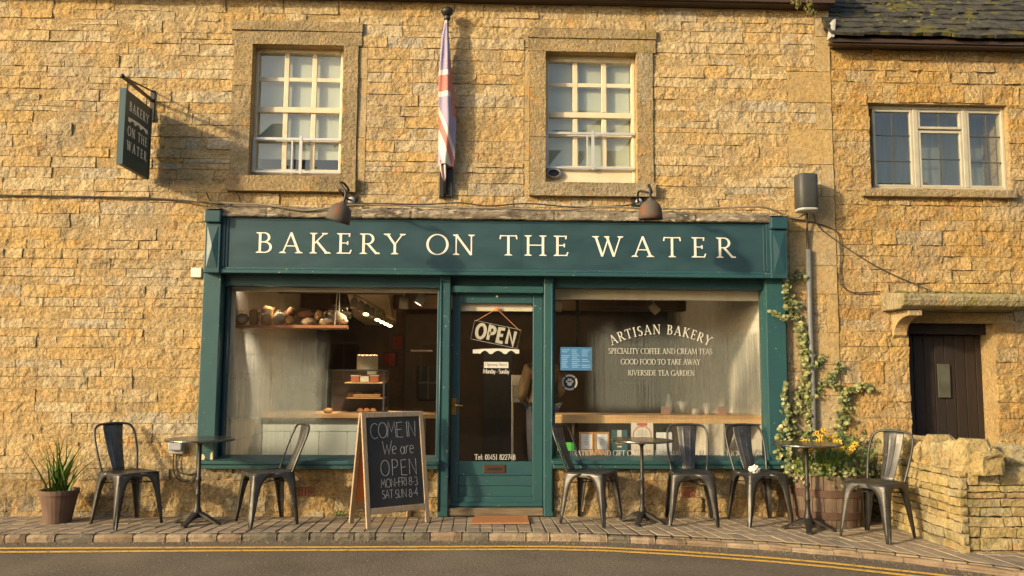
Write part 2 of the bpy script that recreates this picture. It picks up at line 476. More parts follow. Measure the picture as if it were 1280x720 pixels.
# ------------------------------------------------------------------ lettering: glyphs as pen strokes (cap height 1)
def arc(cx, cy, rx, ry, a0, a1, n=12):
    return [(cx + rx * math.cos(math.radians(a0 + (a1 - a0) * i / n)), cy + ry * math.sin(math.radians(a0 + (a1 - a0) * i / n))) for i in range(n + 1)]
K, T, C_ = 'K', 'N', 'c'
STEM = (K, [(.15, 0), (.15, 1)])
SB, ST = (.15, 0, .27), (.15, 1, .27)
GLYPH = {
 'A': (.76, [(T, [(.09, 0), (.38, 1.0)]), (K, [(.375, 1.01), (.68, 0)]), (T, [(.2, .35), (.57, .35)])], [(.09, 0, .24), (.67, 0, .28)]),
 'B': (.60, [STEM, (C_, [(.15, .975), (.28, .975)] + arc(.29, .755, .18, .22, 90, -90) + [(.15, .535)]), (C_, [(.15, .53), (.28, .53)] + arc(.31, .278, .225, .252, 90, -90) + [(.15, .026)])], [(.13, 0, .24), (.13, 1, .24)]),
 'C': (.72, [(C_, arc(.42, .5, .37, .49, 42, 318, 22)), (T, [(.685, .75), (.685, .97)])], []),
 'D': (.80, [STEM, (C_, [(.15, .975), (.32, .975)] + arc(.33, .5, .39, .475, 90, -90, 16) + [(.15, .025)])], [(.13, 0, .24), (.13, 1, .24)]),
 'E': (.55, [STEM, (T, [(.15, .97), (.47, .97)]), (T, [(.47, 1.0), (.455, .83)]), (T, [(.15, .52), (.40, .52)]), (T, [(.40, .43), (.40, .61)]), (T, [(.15, .03), (.49, .03)]), (T, [(.48, .0), (.53, .19)])], [(.13, 0, .24), (.13, 1, .24)]),
 'F': (.52, [STEM, (T, [(.15, .97), (.47, .97)]), (T, [(.47, 1.0), (.455, .82)]), (T, [(.15, .51), (.40, .51)]), (T, [(.40, .42), (.40, .60)])], [SB, (.13, 1, .24)]),
 'G': (.78, [(C_, arc(.42, .5, .37, .49, 42, 325, 22)), (T, [(.685, .75), (.685, .97)]), (K, [(.70, .08), (.70, .42)])], [(.70, .43, .26)]),
 'H': (.84, [STEM, (K, [(.69, 0), (.69, 1)]), (T, [(.15, .52), (.69, .52)])], [SB, ST, (.69, 0, .27), (.69, 1, .27)]),
 'I': (.30, [STEM], [SB, ST]),
 'K': (.70, [STEM, (T, [(.17, .46), (.55, .99)]), (K, [(.27, .58), (.64, 0)])], [SB, ST, (.55, 1, .22), (.66, 0, .24)]),
 'L': (.54, [STEM, (T, [(.15, .03), (.48, .03)]), (T, [(.47, 0), (.52, .2)])], [(.13, 0, .24), ST]),
 'M': (1.0, [(T, [(.12, 0), (.18, 1)]), (K, [(.2, 1), (.5, .03)]), (T, [(.5, .03), (.8, 1)]), (K, [(.80, 1), (.87, 0)])], [(.12, 0, .22), (.15, 1, .16), (.87, 0, .26), (.83, 1, .16)]),
 'N': (.84, [(T, [(.14, 0), (.14, 1)]), (K, [(.13, 1), (.69, 0)]), (T, [(.69, 0), (.69, 1)])], [(.14, 0, .24), (.12, 1, .2), (.69, 1, .24)]),
 'O': (.84, [(C_, arc(.42, .5, .36, .49, 0, 360, 32))], []),
 'P': (.58, [STEM, (C_, [(.15, .975), (.28, .975)] + arc(.30, .72, .20, .255, 90, -90) + [(.15, .465)])], [SB, (.13, 1, .24)]),
 'R': (.66, [STEM, (C_, [(.15, .975), (.28, .975)] + arc(.30, .735, .19, .24, 90, -90) + [(.15, .495)]), (K, [(.30, .50), (.62, .01)])], [SB, (.13, 1, .24), (.66, 0, .16)]),
 'S': (.52, [(C_, arc(.27, .745, .17, .235, 35, 225, 12) + [(.24, .52)] + arc(.25, .255, .20, .24, 62, -150, 14))], []),
 'T': (.68, [(K, [(.34, 0), (.34, .98)]), (T, [(.05, .965), (.63, .965)]), (T, [(.06, 1.0), (.035, .80)]), (T, [(.62, 1.0), (.645, .80)])], [(.34, 0, .28)]),
 'U': (.80, [(C_, [(.14, 1), (.14, .35)] + arc(.39, .34, .25, .33, 180, 360, 12) + [(.64, 1)])], [(.14, 1, .26), (.64, 1, .22)]),
 'V': (.74, [(K, [(.07, 1), (.37, 0)]), (T, [(.37, 0), (.66, 1)])], [(.08, 1, .27), (.66, 1, .22)]),
 'W': (1.04, [(K, [(.06, 1), (.31, 0)]), (T, [(.31, 0), (.54, .97)]), (K, [(.47, 1), (.73, 0)]), (T, [(.73, 0), (.97, 1)])], [(.06, 1, .26), (.47, 1, .2), (.97, 1, .22)]),
 'Y': (.68, [(K, [(.06, 1), (.34, .47)]), (T, [(.34, .47), (.62, 1)]), (K, [(.34, .5), (.34, 0)])], [(.06, 1, .25), (.62, 1, .22), (.34, 0, .27)]),
 'e': (.46, [(C_, [(.07, .36), (.38, .36)] + arc(.23, .32, .17, .30, 10, 310, 16))], []),
 'l': (.24, [(C_, [(.12, 0), (.12, 1)])], [(.12, 0, .2)]),
 'p': (.52, [(C_, [(.12, -.3), (.12, .64)]), (C_, arc(.27, .32, .17, .31, 120, -120, 14))], [(.12, -.3, .2)]),
 'n': (.52, [(C_, [(.12, 0), (.12, .64)]), (C_, [(.12, .48)] + arc(.27, .45, .14, .17, 140, 0, 8) + [(.41, 0)])], [(.12, 0, .18), (.41, 0, .18)]),
 'i': (.24, [(C_, [(.12, 0), (.12, .62)]), (C_, [(.12, .80), (.12, .92)])], [(.12, 0, .18)]),
 'g': (.48, [(C_, arc(.22, .33, .15, .29, 0, 360, 18)), (C_, [(.38, .62), (.38, -.1)] + arc(.22, -.12, .16, .17, 0, -160, 8))], []),
 'o': (.48, [(C_, arc(.24, .32, .17, .31, 0, 360, 18))], []),
 'u': (.52, [(C_, [(.11, .63), (.11, .2)] + arc(.25, .17, .14, .16, 180, 320, 8)), (C_, [(.40, .63), (.40, 0)])], []),
 'r': (.36, [(C_, [(.12, 0), (.12, .64)]), (C_, [(.12, .45)] + arc(.25, .47, .11, .15, 150, 50, 6))], [(.12, 0, .2)]),
 's': (.38, [(C_, arc(.19, .47, .11, .15, 40, 230, 8) + arc(.18, .16, .13, .15, 70, -150, 8))], []),
 'd': (.52, [(C_, arc(.23, .32, .16, .31, 50, 310, 14)), (C_, [(.40, 0), (.40, 1)])], []),
 'a': (.46, [(C_, arc(.22, .48, .14, .15, 150, 0, 8) + [(.36, 0)]), (C_, arc(.22, .19, .14, .18, 60, 330, 12))], []),
 'y': (.50, [(K, [(.05, .63), (.25, .05)]), (T, [(.44, .63), (.18, -.25), (.06, -.28)])], []),
 'h': (.52, [(C_, [(.12, 0), (.12, 1)]), (C_, [(.12, .48)] + arc(.27, .45, .14, .17, 140, 0, 8) + [(.41, 0)])], []),
 '0': (.52, [(C_, arc(.26, .48, .19, .48, 0, 360, 22))], []),
 '1': (.40, [(C_, [(.08, .82), (.22, .97), (.22, 0)])], [(.22, 0, .24)]),
 '2': (.50, [(C_, arc(.24, .72, .17, .24, 165, -30, 10) + [(.06, .03), (.45, .03)])], []),
 '4': (.52, [(C_, [(.36, 0), (.36, .97), (.04, .28), (.50, .28)])], []),
 '5': (.48, [(C_, [(.42, .94), (.12, .94), (.10, .55)] + arc(.23, .29, .19, .30, 110, -150, 12))], []),
 '7': (.48, [(C_, [(.05, .94), (.44, .94), (.18, 0)])], []),
 '8': (.50, [(C_, arc(.25, .73, .14, .22, 0, 360, 16)), (C_, arc(.25, .25, .18, .26, 0, 360, 18))], []),
 '-': (.42, [(T, [(.08, .34), (.34, .34)])], []),
 ':': (.24, [(K, [(.12, .03), (.12, .15)]), (K, [(.12, .48), (.12, .60)])], []),
 '.': (.30, [(K, [(.15, .45), (.15, .57)])], []),
}
CHALK = {   # single-line hand letters for the chalkboard and the cut-out OPEN sign
 'C': (.66, [arc(.36, .5, .30, .5, 50, 310)]), 'O': (.74, [arc(.37, .5, .31, .5, 80, 440, 20)]),
 'M': (.78, [[(.08, 0), (.16, 1), (.38, .35), (.6, 1), (.70, 0)]]), 'E': (.56, [[(.5, 1), (.1, .97), (.1, .02), (.52, 0)], [(.1, .5), (.44, .52)]]),
 'I': (.26, [[(.13, 1), (.13, 0)]]), 'N': (.70, [[(.1, 0), (.1, 1), (.58, 0), (.6, 1)]]),
 'W': (.86, [[(.05, 1), (.22, 0), (.42, .7), (.58, 0), (.84, 1)]]), 'P': (.58, [[(.1, 0), (.1, 1)] + arc(.28, .74, .22, .25, 80, -90) + [(.1, .48)]]),
 'F': (.54, [[(.52, 1), (.1, .98), (.1, 0)], [(.1, .52), (.44, .53)]]), 'R': (.6, [[(.1, 0), (.1, 1)] + arc(.28, .76, .2, .23, 80, -90) + [(.14, .5), (.54, 0)]]),
 'S': (.5, [arc(.26, .74, .17, .24, 40, 240) + arc(.24, .26, .19, .26, 70, -150)]), 'A': (.64, [[(.05, 0), (.32, 1), (.58, 0)], [(.15, .35), (.49, .35)]]),
 'T': (.6, [[(.02, .97), (.58, 1)], [(.3, .98), (.3, 0)]]), 'U': (.62, [[(.1, 1), (.1, .3)] + arc(.31, .27, .21, .27, 180, 360, 8) + [(.52, 1)]]),
 'e': (.5, [[(.08, .34), (.4, .38)] + arc(.24, .33, .17, .3, 20, 310)]), 'a': (.52, [arc(.24, .3, .17, .28, 40, 400), [(.41, .58), (.42, .1), (.5, 0)]]),
 'r': (.42, [[(.12, 0), (.12, .58)], [(.12, .4), (.25, .58), (.38, .55)]]), '8': (.5, [arc(.25, .74, .16, .24, 270, -90, 14) + arc(.25, .25, .2, .25, 90, 450, 14)]),
 '3': (.5, [arc(.2, .75, .2, .24, 140, -80, 10) + arc(.2, .26, .22, .26, 80, -140, 10)]), '4': (.54, [[(.36, 0), (.36, 1), (.04, .3), (.5, .3)]]),
 '-': (.44, [[(.06, .42), (.34, .43)]]), '.': (.3, [[(.12, .36), (.16, .42)]]),
}
def ribbon(mb, pts, wfun, place, zo, th):
    """a flat pen stroke along pts (2D), front face at depth zo, thickness th; place(u, v, n) -> world point"""
    pts = [Vector(p) for p in pts]
    n = len(pts)
    closed = (pts[0] - pts[-1]).length < 1e-4
    Lf, Rt = [], []
    for i, p in enumerate(pts):
        a = pts[i - 1] if i > 0 else (pts[-2] if closed else p)
        b = pts[i + 1] if i < n - 1 else (pts[1] if closed else p)
        d1 = (p - a).normalized() if (p - a).length > 1e-6 else (b - p).normalized()
        d2 = (b - p).normalized() if (b - p).length > 1e-6 else d1
        t = (d1 + d2)
        t = t.normalized() if t.length > 1e-3 else d2
        nrm = Vector((-t.y, t.x))
        c = max(.5, nrm.dot(Vector((-d1.y, d1.x))))
        hw = wfun(t) / 2 / c
        Lf.append(p + nrm * hw)
        Rt.append(p - nrm * hw)
    v = [place(q.x, q.y, zo) for q in Lf] + [place(q.x, q.y, zo) for q in Rt]
    v += [place(q.x, q.y, zo - th) for q in Lf] + [place(q.x, q.y, zo - th) for q in Rt]
    f = []
    for i in range(n - 1):
        f += [(i, n + i, n + i + 1, i + 1), (i, i + 1, 2 * n + i + 1, 2 * n + i), (n + i, 3 * n + i, 3 * n + i + 1, n + i + 1)]
    f += [(0, 2 * n, 3 * n, n), (n - 1, 2 * n - 1, 4 * n - 1, 3 * n - 1)]
    mb.add(v, f)
def glyph(mb, ch, place, h, th, k=.125, t=.052, wx=1.0):
    adv, strokes, serifs = GLYPH[ch]
    z = th
    P = lambda u, v, n: place(u * h * wx, v * h, n)
    for kind, pts in strokes:
        z += th * .04
        wf = {K: lambda d: k, T: lambda d: t, C_: lambda d: t + (k - t) * abs(d.y) ** 1.4}[kind]
        ribbon(mb, pts, wf, P, z, th)
    for x, y, wd in serifs:
        z += th * .04
        s = 1 if y < .5 or y == .43 and False else -1
        if 0 < y < .9:
            s = -1
        hw, hk, sh = wd / 2, k * .62, .035
        poly = [(x - hw, y), (x + hw, y), (x + hw, y + s * sh * .7), (x + hk, y + s * sh * 2.2), (x - hk, y + s * sh * 2.2), (x - hw, y + s * sh * .7)]
        n = len(poly)
        mb.add([P(a, b, z) for a, b in poly] + [P(a, b, z - th) for a, b in poly],
               [tuple(range(n))] + [(i, i + n, (i + 1) % n + n, (i + 1) % n) for i in range(n)])
def adv(s, h, font=GLYPH):
    return sum((font[c][0] if c != ' ' else .32) * h for c in s)
def text_line(s, x0, x1, z, h, y, mat, parent, name=None, th=.0015, k=.125, t=.052, wx=1.0):
    """letters facing the street, spread between x0 and x1 on baseline z, front at y; separate objects when name is 'letter'"""
    sp = ((x1 - x0) - adv(s, h) * wx) / max(1, len(s) - 1)
    x = x0
    allmb = MB()
    for c in s:
        if c != ' ':
            mb = MB() if name == 'letter' else allmb
            glyph(mb, c, lambda u, v, n, X=x: (X + u, y - n, z + v), h, th, k, t, wx)
            if name == 'letter':
                mb.build('letter', mat, parent)
        x += (GLYPH[c][0] if c != ' ' else .32) * h * wx + sp
    if name != 'letter':
        return allmb.build(name or 'lettering', mat, parent)
def chalk_text(mb, s, u0, u1, v, h, place, wd, jit=0.0, th=.0008, rnd=None):
    sp = ((u1 - u0) - adv(s, h, CHALK)) / max(1, len(s) - 1)
    u = u0
    z = th
    for c in s:
        if c != ' ':
            dv = (rnd.uniform(-1, 1) * jit * h) if rnd else 0
            for st in CHALK[c][1]:
                z += th * .02
                pts = [(u + a * h + (rnd.uniform(-.012, .012) * h if rnd else 0), v + dv + b * h) for a, b in st]
                ribbon(mb, pts, lambda d: wd, place, z, th)
        u += (CHALK[c][0] if c != ' ' else .34) * h + sp

# ------------------------------------------------------------------ stone laying
def stone_patch(mb, P, w, h, rnd, depth, base=0.0, cell=.045, rough=1.0, tint=None, back=.02, wob=.006):
    """rock-faced stone of w x h; P(a, b, out) -> point. The broken face is smooth-shaded, the arris round it stays sharp
    because the skirt has vertices of its own."""
    nx = max(3, min(10, int(w / cell) + 2))
    nz = max(3, min(5, int(h / (cell * .8)) + 2))
    sd_ = rnd.uniform(0, 100)
    ta, tb = rnd.uniform(-.5, .5) * depth * rough, rnd.uniform(-.6, .6) * depth * rough
    # a few facets: the face is broken into planes
    fac = [(rnd.uniform(0, w), rnd.uniform(0, h), rnd.uniform(-1, 1), rnd.uniform(-1, 1), rnd.uniform(-.6, .6)) for _ in range(3)]
    F, idx = [], {}
    for j in range(nz):
        for i in range(nx):
            u, v = i / (nx - 1), j / (nz - 1)
            if 0 < i < nx - 1: u += rnd.uniform(-.25, .25) / (nx - 1)
            if 0 < j < nz - 1: v += rnd.uniform(-.25, .25) / (nz - 1)
            a, b = u * w, v * h
            a2 = a + wob * noise.noise(Vector((sd_, b * 18, 3))) * (1 if i in (0, nx - 1) else .3)
            b2 = b + wob * noise.noise(Vector((a * 13, sd_, 7))) * (1 if j in (0, nz - 1) else .3)
            d = noise.noise(Vector((a * 15, b * 20, sd_))) * .8 + noise.noise(Vector((a * 40, b * 44, sd_))) * .5
            q = min(fac, key=lambda f: (f[0] - a) ** 2 + 4 * (f[1] - b) ** 2)
            d += q[4] + (q[2] * (a - q[0]) + q[3] * (b - q[1])) * 6
            rim = 1.0 if (i in (0, nx - 1) or j in (0, nz - 1)) else 0.0
            o = base + depth * rough * d * (1 - .45 * rim) + ta * (u - .5) * 2 + tb * (v - .5) * 2
            F.append((a2, b2, o))
    t = rnd.random() if tint is None else tint
    mb.add([P(*p) for p in F], [(j * nx + i, j * nx + i + 1, (j + 1) * nx + i + 1, (j + 1) * nx + i) for j in range(nz - 1) for i in range(nx - 1)], t)
    loop = [i for i in range(nx)] + [j * nx + nx - 1 for j in range(1, nz)] + [(nz - 1) * nx + i for i in range(nx - 2, -1, -1)] + [j * nx for j in range(nz - 2, 0, -1)]
    n = len(loop)
    mb.add([P(*F[k]) for k in loop] + [P(F[k][0], F[k][1], -back) for k in loop], [(k, k + n, (k + 1) % n + n, (k + 1) % n) for k in range(n)], t)
def stone_geo(mb, x0, x1, z0, z1, y, proud, rnd, cell=.045, tint=None, rough=1.0, joint=.0029):
    w, h = x1 - x0 - 2 * joint, z1 - z0 - 2 * joint
    stone_patch(mb, lambda a, b, o: (x0 + joint + a, y - o, z0 + joint + b), w, h, rnd, proud, base=proud * rnd.uniform(.2, .9) + .003, cell=cell, rough=rough, tint=tint, wob=.008 * min(1, rough + .1))

def lay_courses(x0, x1, z0, z1, holes, rnd, hmin, hmax, lmin, lmax):
    """coursed rubble: list of (x0, x1, z0, z1) that fills the rectangle round the holes"""
    out = []
    z = z0
    while z < z1 - .03:
        h = min(rnd.uniform(hmin, hmax), z1 - z)
        if z1 - z - h < hmin * .6:
            h = z1 - z
        segs = [(x0, x1, z, z + h)]
        for hx0, hx1, hz0, hz1 in holes:
            nxt = []
            for a, b, c, d in segs:
                if hx0 >= b - .01 or hx1 <= a + .01 or hz0 >= d - .008 or hz1 <= c + .008:
                    nxt.append((a, b, c, d))
                    continue
                if a < hx0 - .03: nxt.append((a, hx0, c, d))
                if hx1 < b - .03: nxt.append((hx1, b, c, d))
                m0, m1 = max(a, hx0), min(b, hx1)
                if hz1 < d - .025: nxt.append((m0, m1, hz1, d))
                if c < hz0 - .025: nxt.append((m0, m1, c, hz0))
            segs = nxt
        for a, b, c, d in segs:
            x = a
            while x < b - 1e-4:
                l = rnd.uniform(lmin, lmax) * (1.25 if rnd.random() < .2 else 1)
                if b - x - l < lmin * .7:
                    l = b - x
                    if l > lmax * 1.3:
                        l *= .5
                # now and then two thin stones in one course
                if d - c > hmin * 1.05 and l > .28 and rnd.random() < .10:
                    q = c + (d - c) * rnd.uniform(.4, .6)
                    out.append((x, x + l, c, q)); out.append((x, x + l, q, d))
                else:
                    out.append((x, x + l, c, d))
                x += l
        z += h
    return out
def seen_area(s):
    x0, x1, z0, z1 = s
    px, py, d = project(((x0 + x1) / 2, 0, (z0 + z1) / 2))
    if not (-5 < px < 1285 and -5 < py < 725):
        return 0
    return (x1 - x0) * (z1 - z0)
def build_stones(stones, parent, mat, y, proud, rnd, limit=300, rough=1.0, cell=.05, extra=()):
    order = sorted(stones, key=seen_area, reverse=True)
    rest = MB()
    for i, s in enumerate(order):
        if i < limit:
            mb = MB()
            stone_geo(mb, *s, y, proud, rnd, cell=cell, rough=rough)
            mb.build('stone', mat, parent, smooth=True, loc=Vector(((s[0] + s[1]) / 2, y, (s[2] + s[3]) / 2)) - world_loc(parent))
        else:
            stone_geo(rest, *s, y, proud, rnd, cell=cell, rough=rough)
    if rest.v:
        rest.build('smaller_stones', mat, parent, smooth=True, kind='stuff')
def wall_core(holes, x0, x1, z0, z1, y0, y1):
    """a slab with rectangular holes, as butted boxes"""
    xs = sorted({x0, x1, *[h[i] for h in holes for i in (0, 1) if x0 < h[i] < x1]})
    mb = MB()
    for a, b in zip(xs, xs[1:]):
        zs = [(z0, z1)]
        for h in holes:
            if h[0] <= a + 1e-6 and h[1] >= b - 1e-6:
                nz = []
                for c, d in zs:
                    if h[3] <= c or h[2] >= d:
                        nz.append((c, d)); continue
                    if h[2] > c: nz.append((c, h[2]))
                    if h[3] < d: nz.append((h[3], d))
                zs = nz
        for c, d in zs:
            mb.box(a, b, y0, y1, c, d)
    return mb
# ------------------------------------------------------------------ the bakery building
rnd = random.Random(5)
BK = thing('bakery_building', 'two storey honey stone building with a dark teal bakery shopfront', 'building', (0, 0, 0))
XL, XQ = -6.4, at(1043, 250).x
ZTOP = at(560, 4, 0).z
px_ = lambda p, q, Y=0: at(p, q, Y).x
pz_ = lambda p, q, Y=0: at(p, q, Y).z
sx0, sx1 = px_(251, 460), px_(984, 460)
z_sb = pz_(480, 586)                                   # under the shop sills
z_ft = pz_(620, 264, -.1)                              # top of the fascia
dx0, dx1 = px_(549, 500), px_(692, 500)
HOLE_SHOP = (sx0, sx1, z_sb, z_ft)
HOLE_DOOR = (dx0, dx1, -.2, z_sb)
# upper windows: outer edge of the stone surround, opening
UW = []
for o, i in (((290, 28, 447, 241), (314, 57, 428, 222)), ((662, 38, 816, 247), (682, 66, 796, 230))):
    UW.append((rect(*o), rect(*i)))
QUOIN_PX = [(1017, 2, 1037, 46), (1018, 46, 1038, 90), (983, 90, 1039, 129), (1020, 129, 1040, 162), (985, 162, 1041, 206), (1026, 206, 1043, 246),
            (985, 246, 1044, 290), (986, 290, 1045, 332), (987, 332, 1046, 368), (1033, 368, 1047, 416), (990, 416, 1048, 456), (1008, 456, 1050, 494),
            (992, 494, 1051, 540), (1020, 540, 1052, 585), (994, 585, 1053, 645)]
quoins = []
for q in QUOIN_PX:
    r = rect(*q)
    quoins.append((r[0], XQ, r[2], r[3]))
for a, b in zip(range(len(quoins) - 1), range(1, len(quoins))):     # stack them without gaps
    quoins[a] = (quoins[a][0], XQ, quoins[b][3], quoins[a][3])
quoins[-1] = (quoins[-1][0], XQ, -.1, quoins[-1][3])
holes_core = [HOLE_SHOP, HOLE_DOOR] + [i for o, i in UW]
wall_core(holes_core, XL, XQ, -.3, ZTOP, -.002, .45).build('wall', m_mortar, BK)
strip_px = [(447, 60, 458, 238), (655, 60, 662, 244)]
strips = [rect(*s) for s in strip_px]
AIR_PX = [(365, 609, 393, 620), (852, 609, 868, 622)]
airs = [rect(*a) for a in AIR_PX]
holes_st = [HOLE_SHOP, HOLE_DOOR] + [o for o, i in UW] + quoins + strips + airs
zr = z_sb
st = lay_courses(XL, XQ, zr, ZTOP, holes_st, rnd, .075, .135, .16, .58)
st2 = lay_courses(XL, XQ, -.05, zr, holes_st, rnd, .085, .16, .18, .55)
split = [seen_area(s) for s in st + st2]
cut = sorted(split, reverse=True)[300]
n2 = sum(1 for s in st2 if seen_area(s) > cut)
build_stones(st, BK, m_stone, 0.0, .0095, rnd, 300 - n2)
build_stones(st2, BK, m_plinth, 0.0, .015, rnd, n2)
for k, q in enumerate(quoins):
    mb = MB()
    stone_geo(mb, *q, -.004, .006, rnd, rough=.25, joint=.003)
    mb.build('quoin', m_ashlar, BK, smooth=True)
for s in strips:
    mb = MB(); z = s[2]
    while z < s[3] - .02:
        h = min(rnd.uniform(.3, .6), s[3] - z)
        if s[3] - z - h < .12: h = s[3] - z
        mb = MB(); stone_geo(mb, s[0], s[1], z, z + h, .0, .008, rnd, rough=.4)
        mb.build('margin_stone', m_ashlar, BK, smooth=True)
        z += h
for a in airs:
    mb = MB()
    nx = max(4, int((a[1] - a[0]) / .028)); nz = 2
    hw = (a[1] - a[0]) / nx; hh = (a[3] - a[2]) / nz
    mb.box(a[0], a[1], .012, .05, a[2], a[3])
    for i in range(nx + 1):
        x = a[0] + i * hw
        mb.box(max(a[0], x - .007), min(a[1], x + .007), -.012, .011, a[2], a[3])
    for j in range(nz + 1):
        z = a[2] + j * hh
        mb.box(a[0] + .0, a[1], -.0135, .010, max(a[2], z - .008), min(a[3], z + .008))
    mb.build('air_brick', m_brick_v, BK)

# --- upper windows
def surround(o, i, name_parent, lintel_h):
    (ox0, ox1, oz0, oz1), (ix0, ix1, iz0, iz1) = o, i
    lint = MB(); stone_geo(lint, ox0 - .02, ox1 + .03, iz1, iz1 + (oz1 - iz1) * .58, -.02, .006, rnd, rough=.4, joint=.001)
    lo = lint.build('lintel', m_surround, BK, smooth=True)
    top = MB(); stone_geo(top, ox0 - .025, ox1 + .035, iz1 + (oz1 - iz1) * .58, oz1, -.030, .008, rnd, rough=.4, joint=.001)
    top.box(ox0 - .02, ox1 + .03, -.022, .3, iz1 + (oz1 - iz1) * .58 + .002, oz1 - .004)
    top.build('drip_moulding', m_surround, BK, smooth=False)
    B(ox0 - .015, ox1 + .025, .0, .3, iz1 + .0015, iz1 + (oz1 - iz1) * .58 - .002).build('lintel_core', m_surround, BK)
    for a, b in ((ox0, ix0), (ix1, ox1)):
        z = iz0
        ks = [0, rnd.uniform(.3, .4), rnd.uniform(.6, .75), 1]
        for k in range(3):
            za, zb = iz0 + (iz1 - iz0) * ks[k], iz0 + (iz1 - iz0) * ks[k + 1]
            mb = MB(); stone_geo(mb, a, b, za, zb, -.018, .007, rnd, rough=.5, joint=.0015)
            mb.box(a + .003, b - .003, .002, .3, za + .001, zb - .001)
            mb.build('jamb_stone', m_surround, BK, smooth=False, bevel=.006)
    mb = MB(); stone_geo(mb, ox0 - .01, ox1 + .01, oz0, iz0, -.075, .008, rnd, rough=.5, joint=.001)
    mb.box(ox0 - .006, ox1 + .006, -.06, .3, oz0 + .003, iz0 - .003)
    mb.build('window_sill', m_surround, BK, smooth=False, bevel=.005)

def sash(i, cols, rows, rail, botrail, Y, guard, panel_z=None):
    """timber sash: cols/rows are the pane edges in metres; rail = meeting rail (z0, z1)"""
    x0, x1, z0, z1 = i
    fr = B(x0, cols[0][0], Y - .02, Y + .10, z0, z1)
    fr.box(cols[-1][1], x1, Y - .02, Y + .10, z0, z1)
    fr.box(cols[0][0], cols[-1][1], Y - .022, Y + .10, rows[0][1], z1)
    fr.box(cols[0][0], cols[-1][1], Y - .012, Y + .10, z0, rows[-1][0])
    fr.box(cols[0][0], cols[-1][1], Y - .016, Y + .06, rail[0], rail[1])
    f = fr.build('sash_window', m_cream, BK, bevel=.006)
    bars = MB()
    for a, b in zip(cols, cols[1:]):
        for r in ((rows[1][0], rows[0][1]), (rows[3][0], rows[2][1])):
            bars.box(a[1], b[0], Y, Y + .03, r[0], r[1])
    for r0, r1 in ((0, 1), (2, 3)):
        for a in cols:
            bars.box(a[0], a[1], Y + .003, Y + .028, rows[r1][1], rows[r0][0])
    bars.build('glazing_bars', m_cream, f, bevel=.004)
    for a in cols:
        for r in rows:
            MB().add([(a[0], Y + .012, r[0]), (a[1], Y + .012 + rnd.uniform(-.006, .006), r[0]), (a[1], Y + .012 + rnd.uniform(-.006, .006), r[1]), (a[0], Y + .012, r[1])], [(0, 1, 2, 3)]).build('pane', m_glassup, f)
    gz0, gz1, gv = guard
    g = MB()
    ga = Y - .06
    g.box(x0 + .01, x1 - .01, ga, ga + .02, gz1 - .012, gz1 + .012)
    g.box(x0 + .01, x1 - .01, ga, ga + .02, gz0 - .010, gz0 + .010)
    g.box(x0 + .008, x0 + .028, ga + .002, ga + .022, gz0 - .008, gz1 + .010)
    for k, v in enumerate(gv):
        g.box(v - (.007 if k else .014), v + (.007 if k else .014), ga - .004 + k * .008, ga + .014 + k * .008, gz0 - .02, gz1 + .026 - k * .03)
    g.build('sliding_guard_frame', m_lgrayf, f)
    return f
m_lgrayf = M('aluminium_frame', (.62, .62, .58), (.52, .52, .49), rough=.4, metal=.4)
for k, (o, i) in enumerate(UW):
    surround(o, i, BK, .2)
    if k == 0:
        colp = [(322, 354), (360, 389), (395, 425)]; rowp = [(67, 97), (102, 134), (142, 172), (177, 212)]
        railp, bot, gd = (134.5, 141.5), 220, (215, 174, (376, 365))
    else:
        colp = [(686, 716), (722, 752), (758, 789)]; rowp = [(79, 104), (109, 140), (149, 166), (172, 208)]
        railp, bot, gd = (141, 148), 228, (210, 167, (741, 734))
    Y = .12
    xm = (colp[1][0] + colp[1][1]) / 2
    cols = [(px_(a, 140, Y), px_(b, 140, Y)) for a, b in colp]
    rows = [(pz_(xm, b, Y), pz_(xm, a, Y)) for a, b in rowp]
    sash(i, cols, rows, (pz_(xm, railp[1], Y), pz_(xm, railp[0], Y)), None, Y, (pz_(xm, gd[0], Y - .05), pz_(xm, gd[1], Y - .05), [px_(v, 190, Y - .05) for v in gd[2]]))
    # drawn-down blind and the room behind
    bz = rows[3][0] + (rows[3][1] - rows[3][0]) * (.42 if k == 0 else .05)
    B(i[0] + .04, i[1] - .04, Y + .07, Y + .075, bz, i[3]).build('roller_blind', m_upblind, BK)
    if k == 1:    # hose outlet on the bottom board
        c = at(692, 217, Y - .03)
        v = MB().lathe([(.075, 0), (.085, .012), (.07, .03), (.055, .035)], (0, 0, 0), 20, axis=(0, -1, 0))
        v.v = [(c.x + a * 1.0, c.y + b, c.z + d * .62) for a, b, d in v.v]
        v.build('hose_outlet', m_lgray, BK, smooth=True)
        v = MB().lathe([(0, .012), (.07, .012)], (0, 0, 0), 20, axis=(0, -1, 0))
        v.v = [(c.x + a, c.y + b - .004, c.z + d * .62) for a, b, d in v.v]
        v.build('hose_opening', m_black, BK)
# upstairs rooms (dark) so that the panes have a room behind them
zf2 = 2.52
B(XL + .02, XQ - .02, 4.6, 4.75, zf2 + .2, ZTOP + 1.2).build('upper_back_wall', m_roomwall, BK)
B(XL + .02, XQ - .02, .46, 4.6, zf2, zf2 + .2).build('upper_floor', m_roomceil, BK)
B(XL + .02, XQ - .02, .46, 4.6, ZTOP + .3, ZTOP + .4).build('upper_ceiling', m_roomceil, BK)
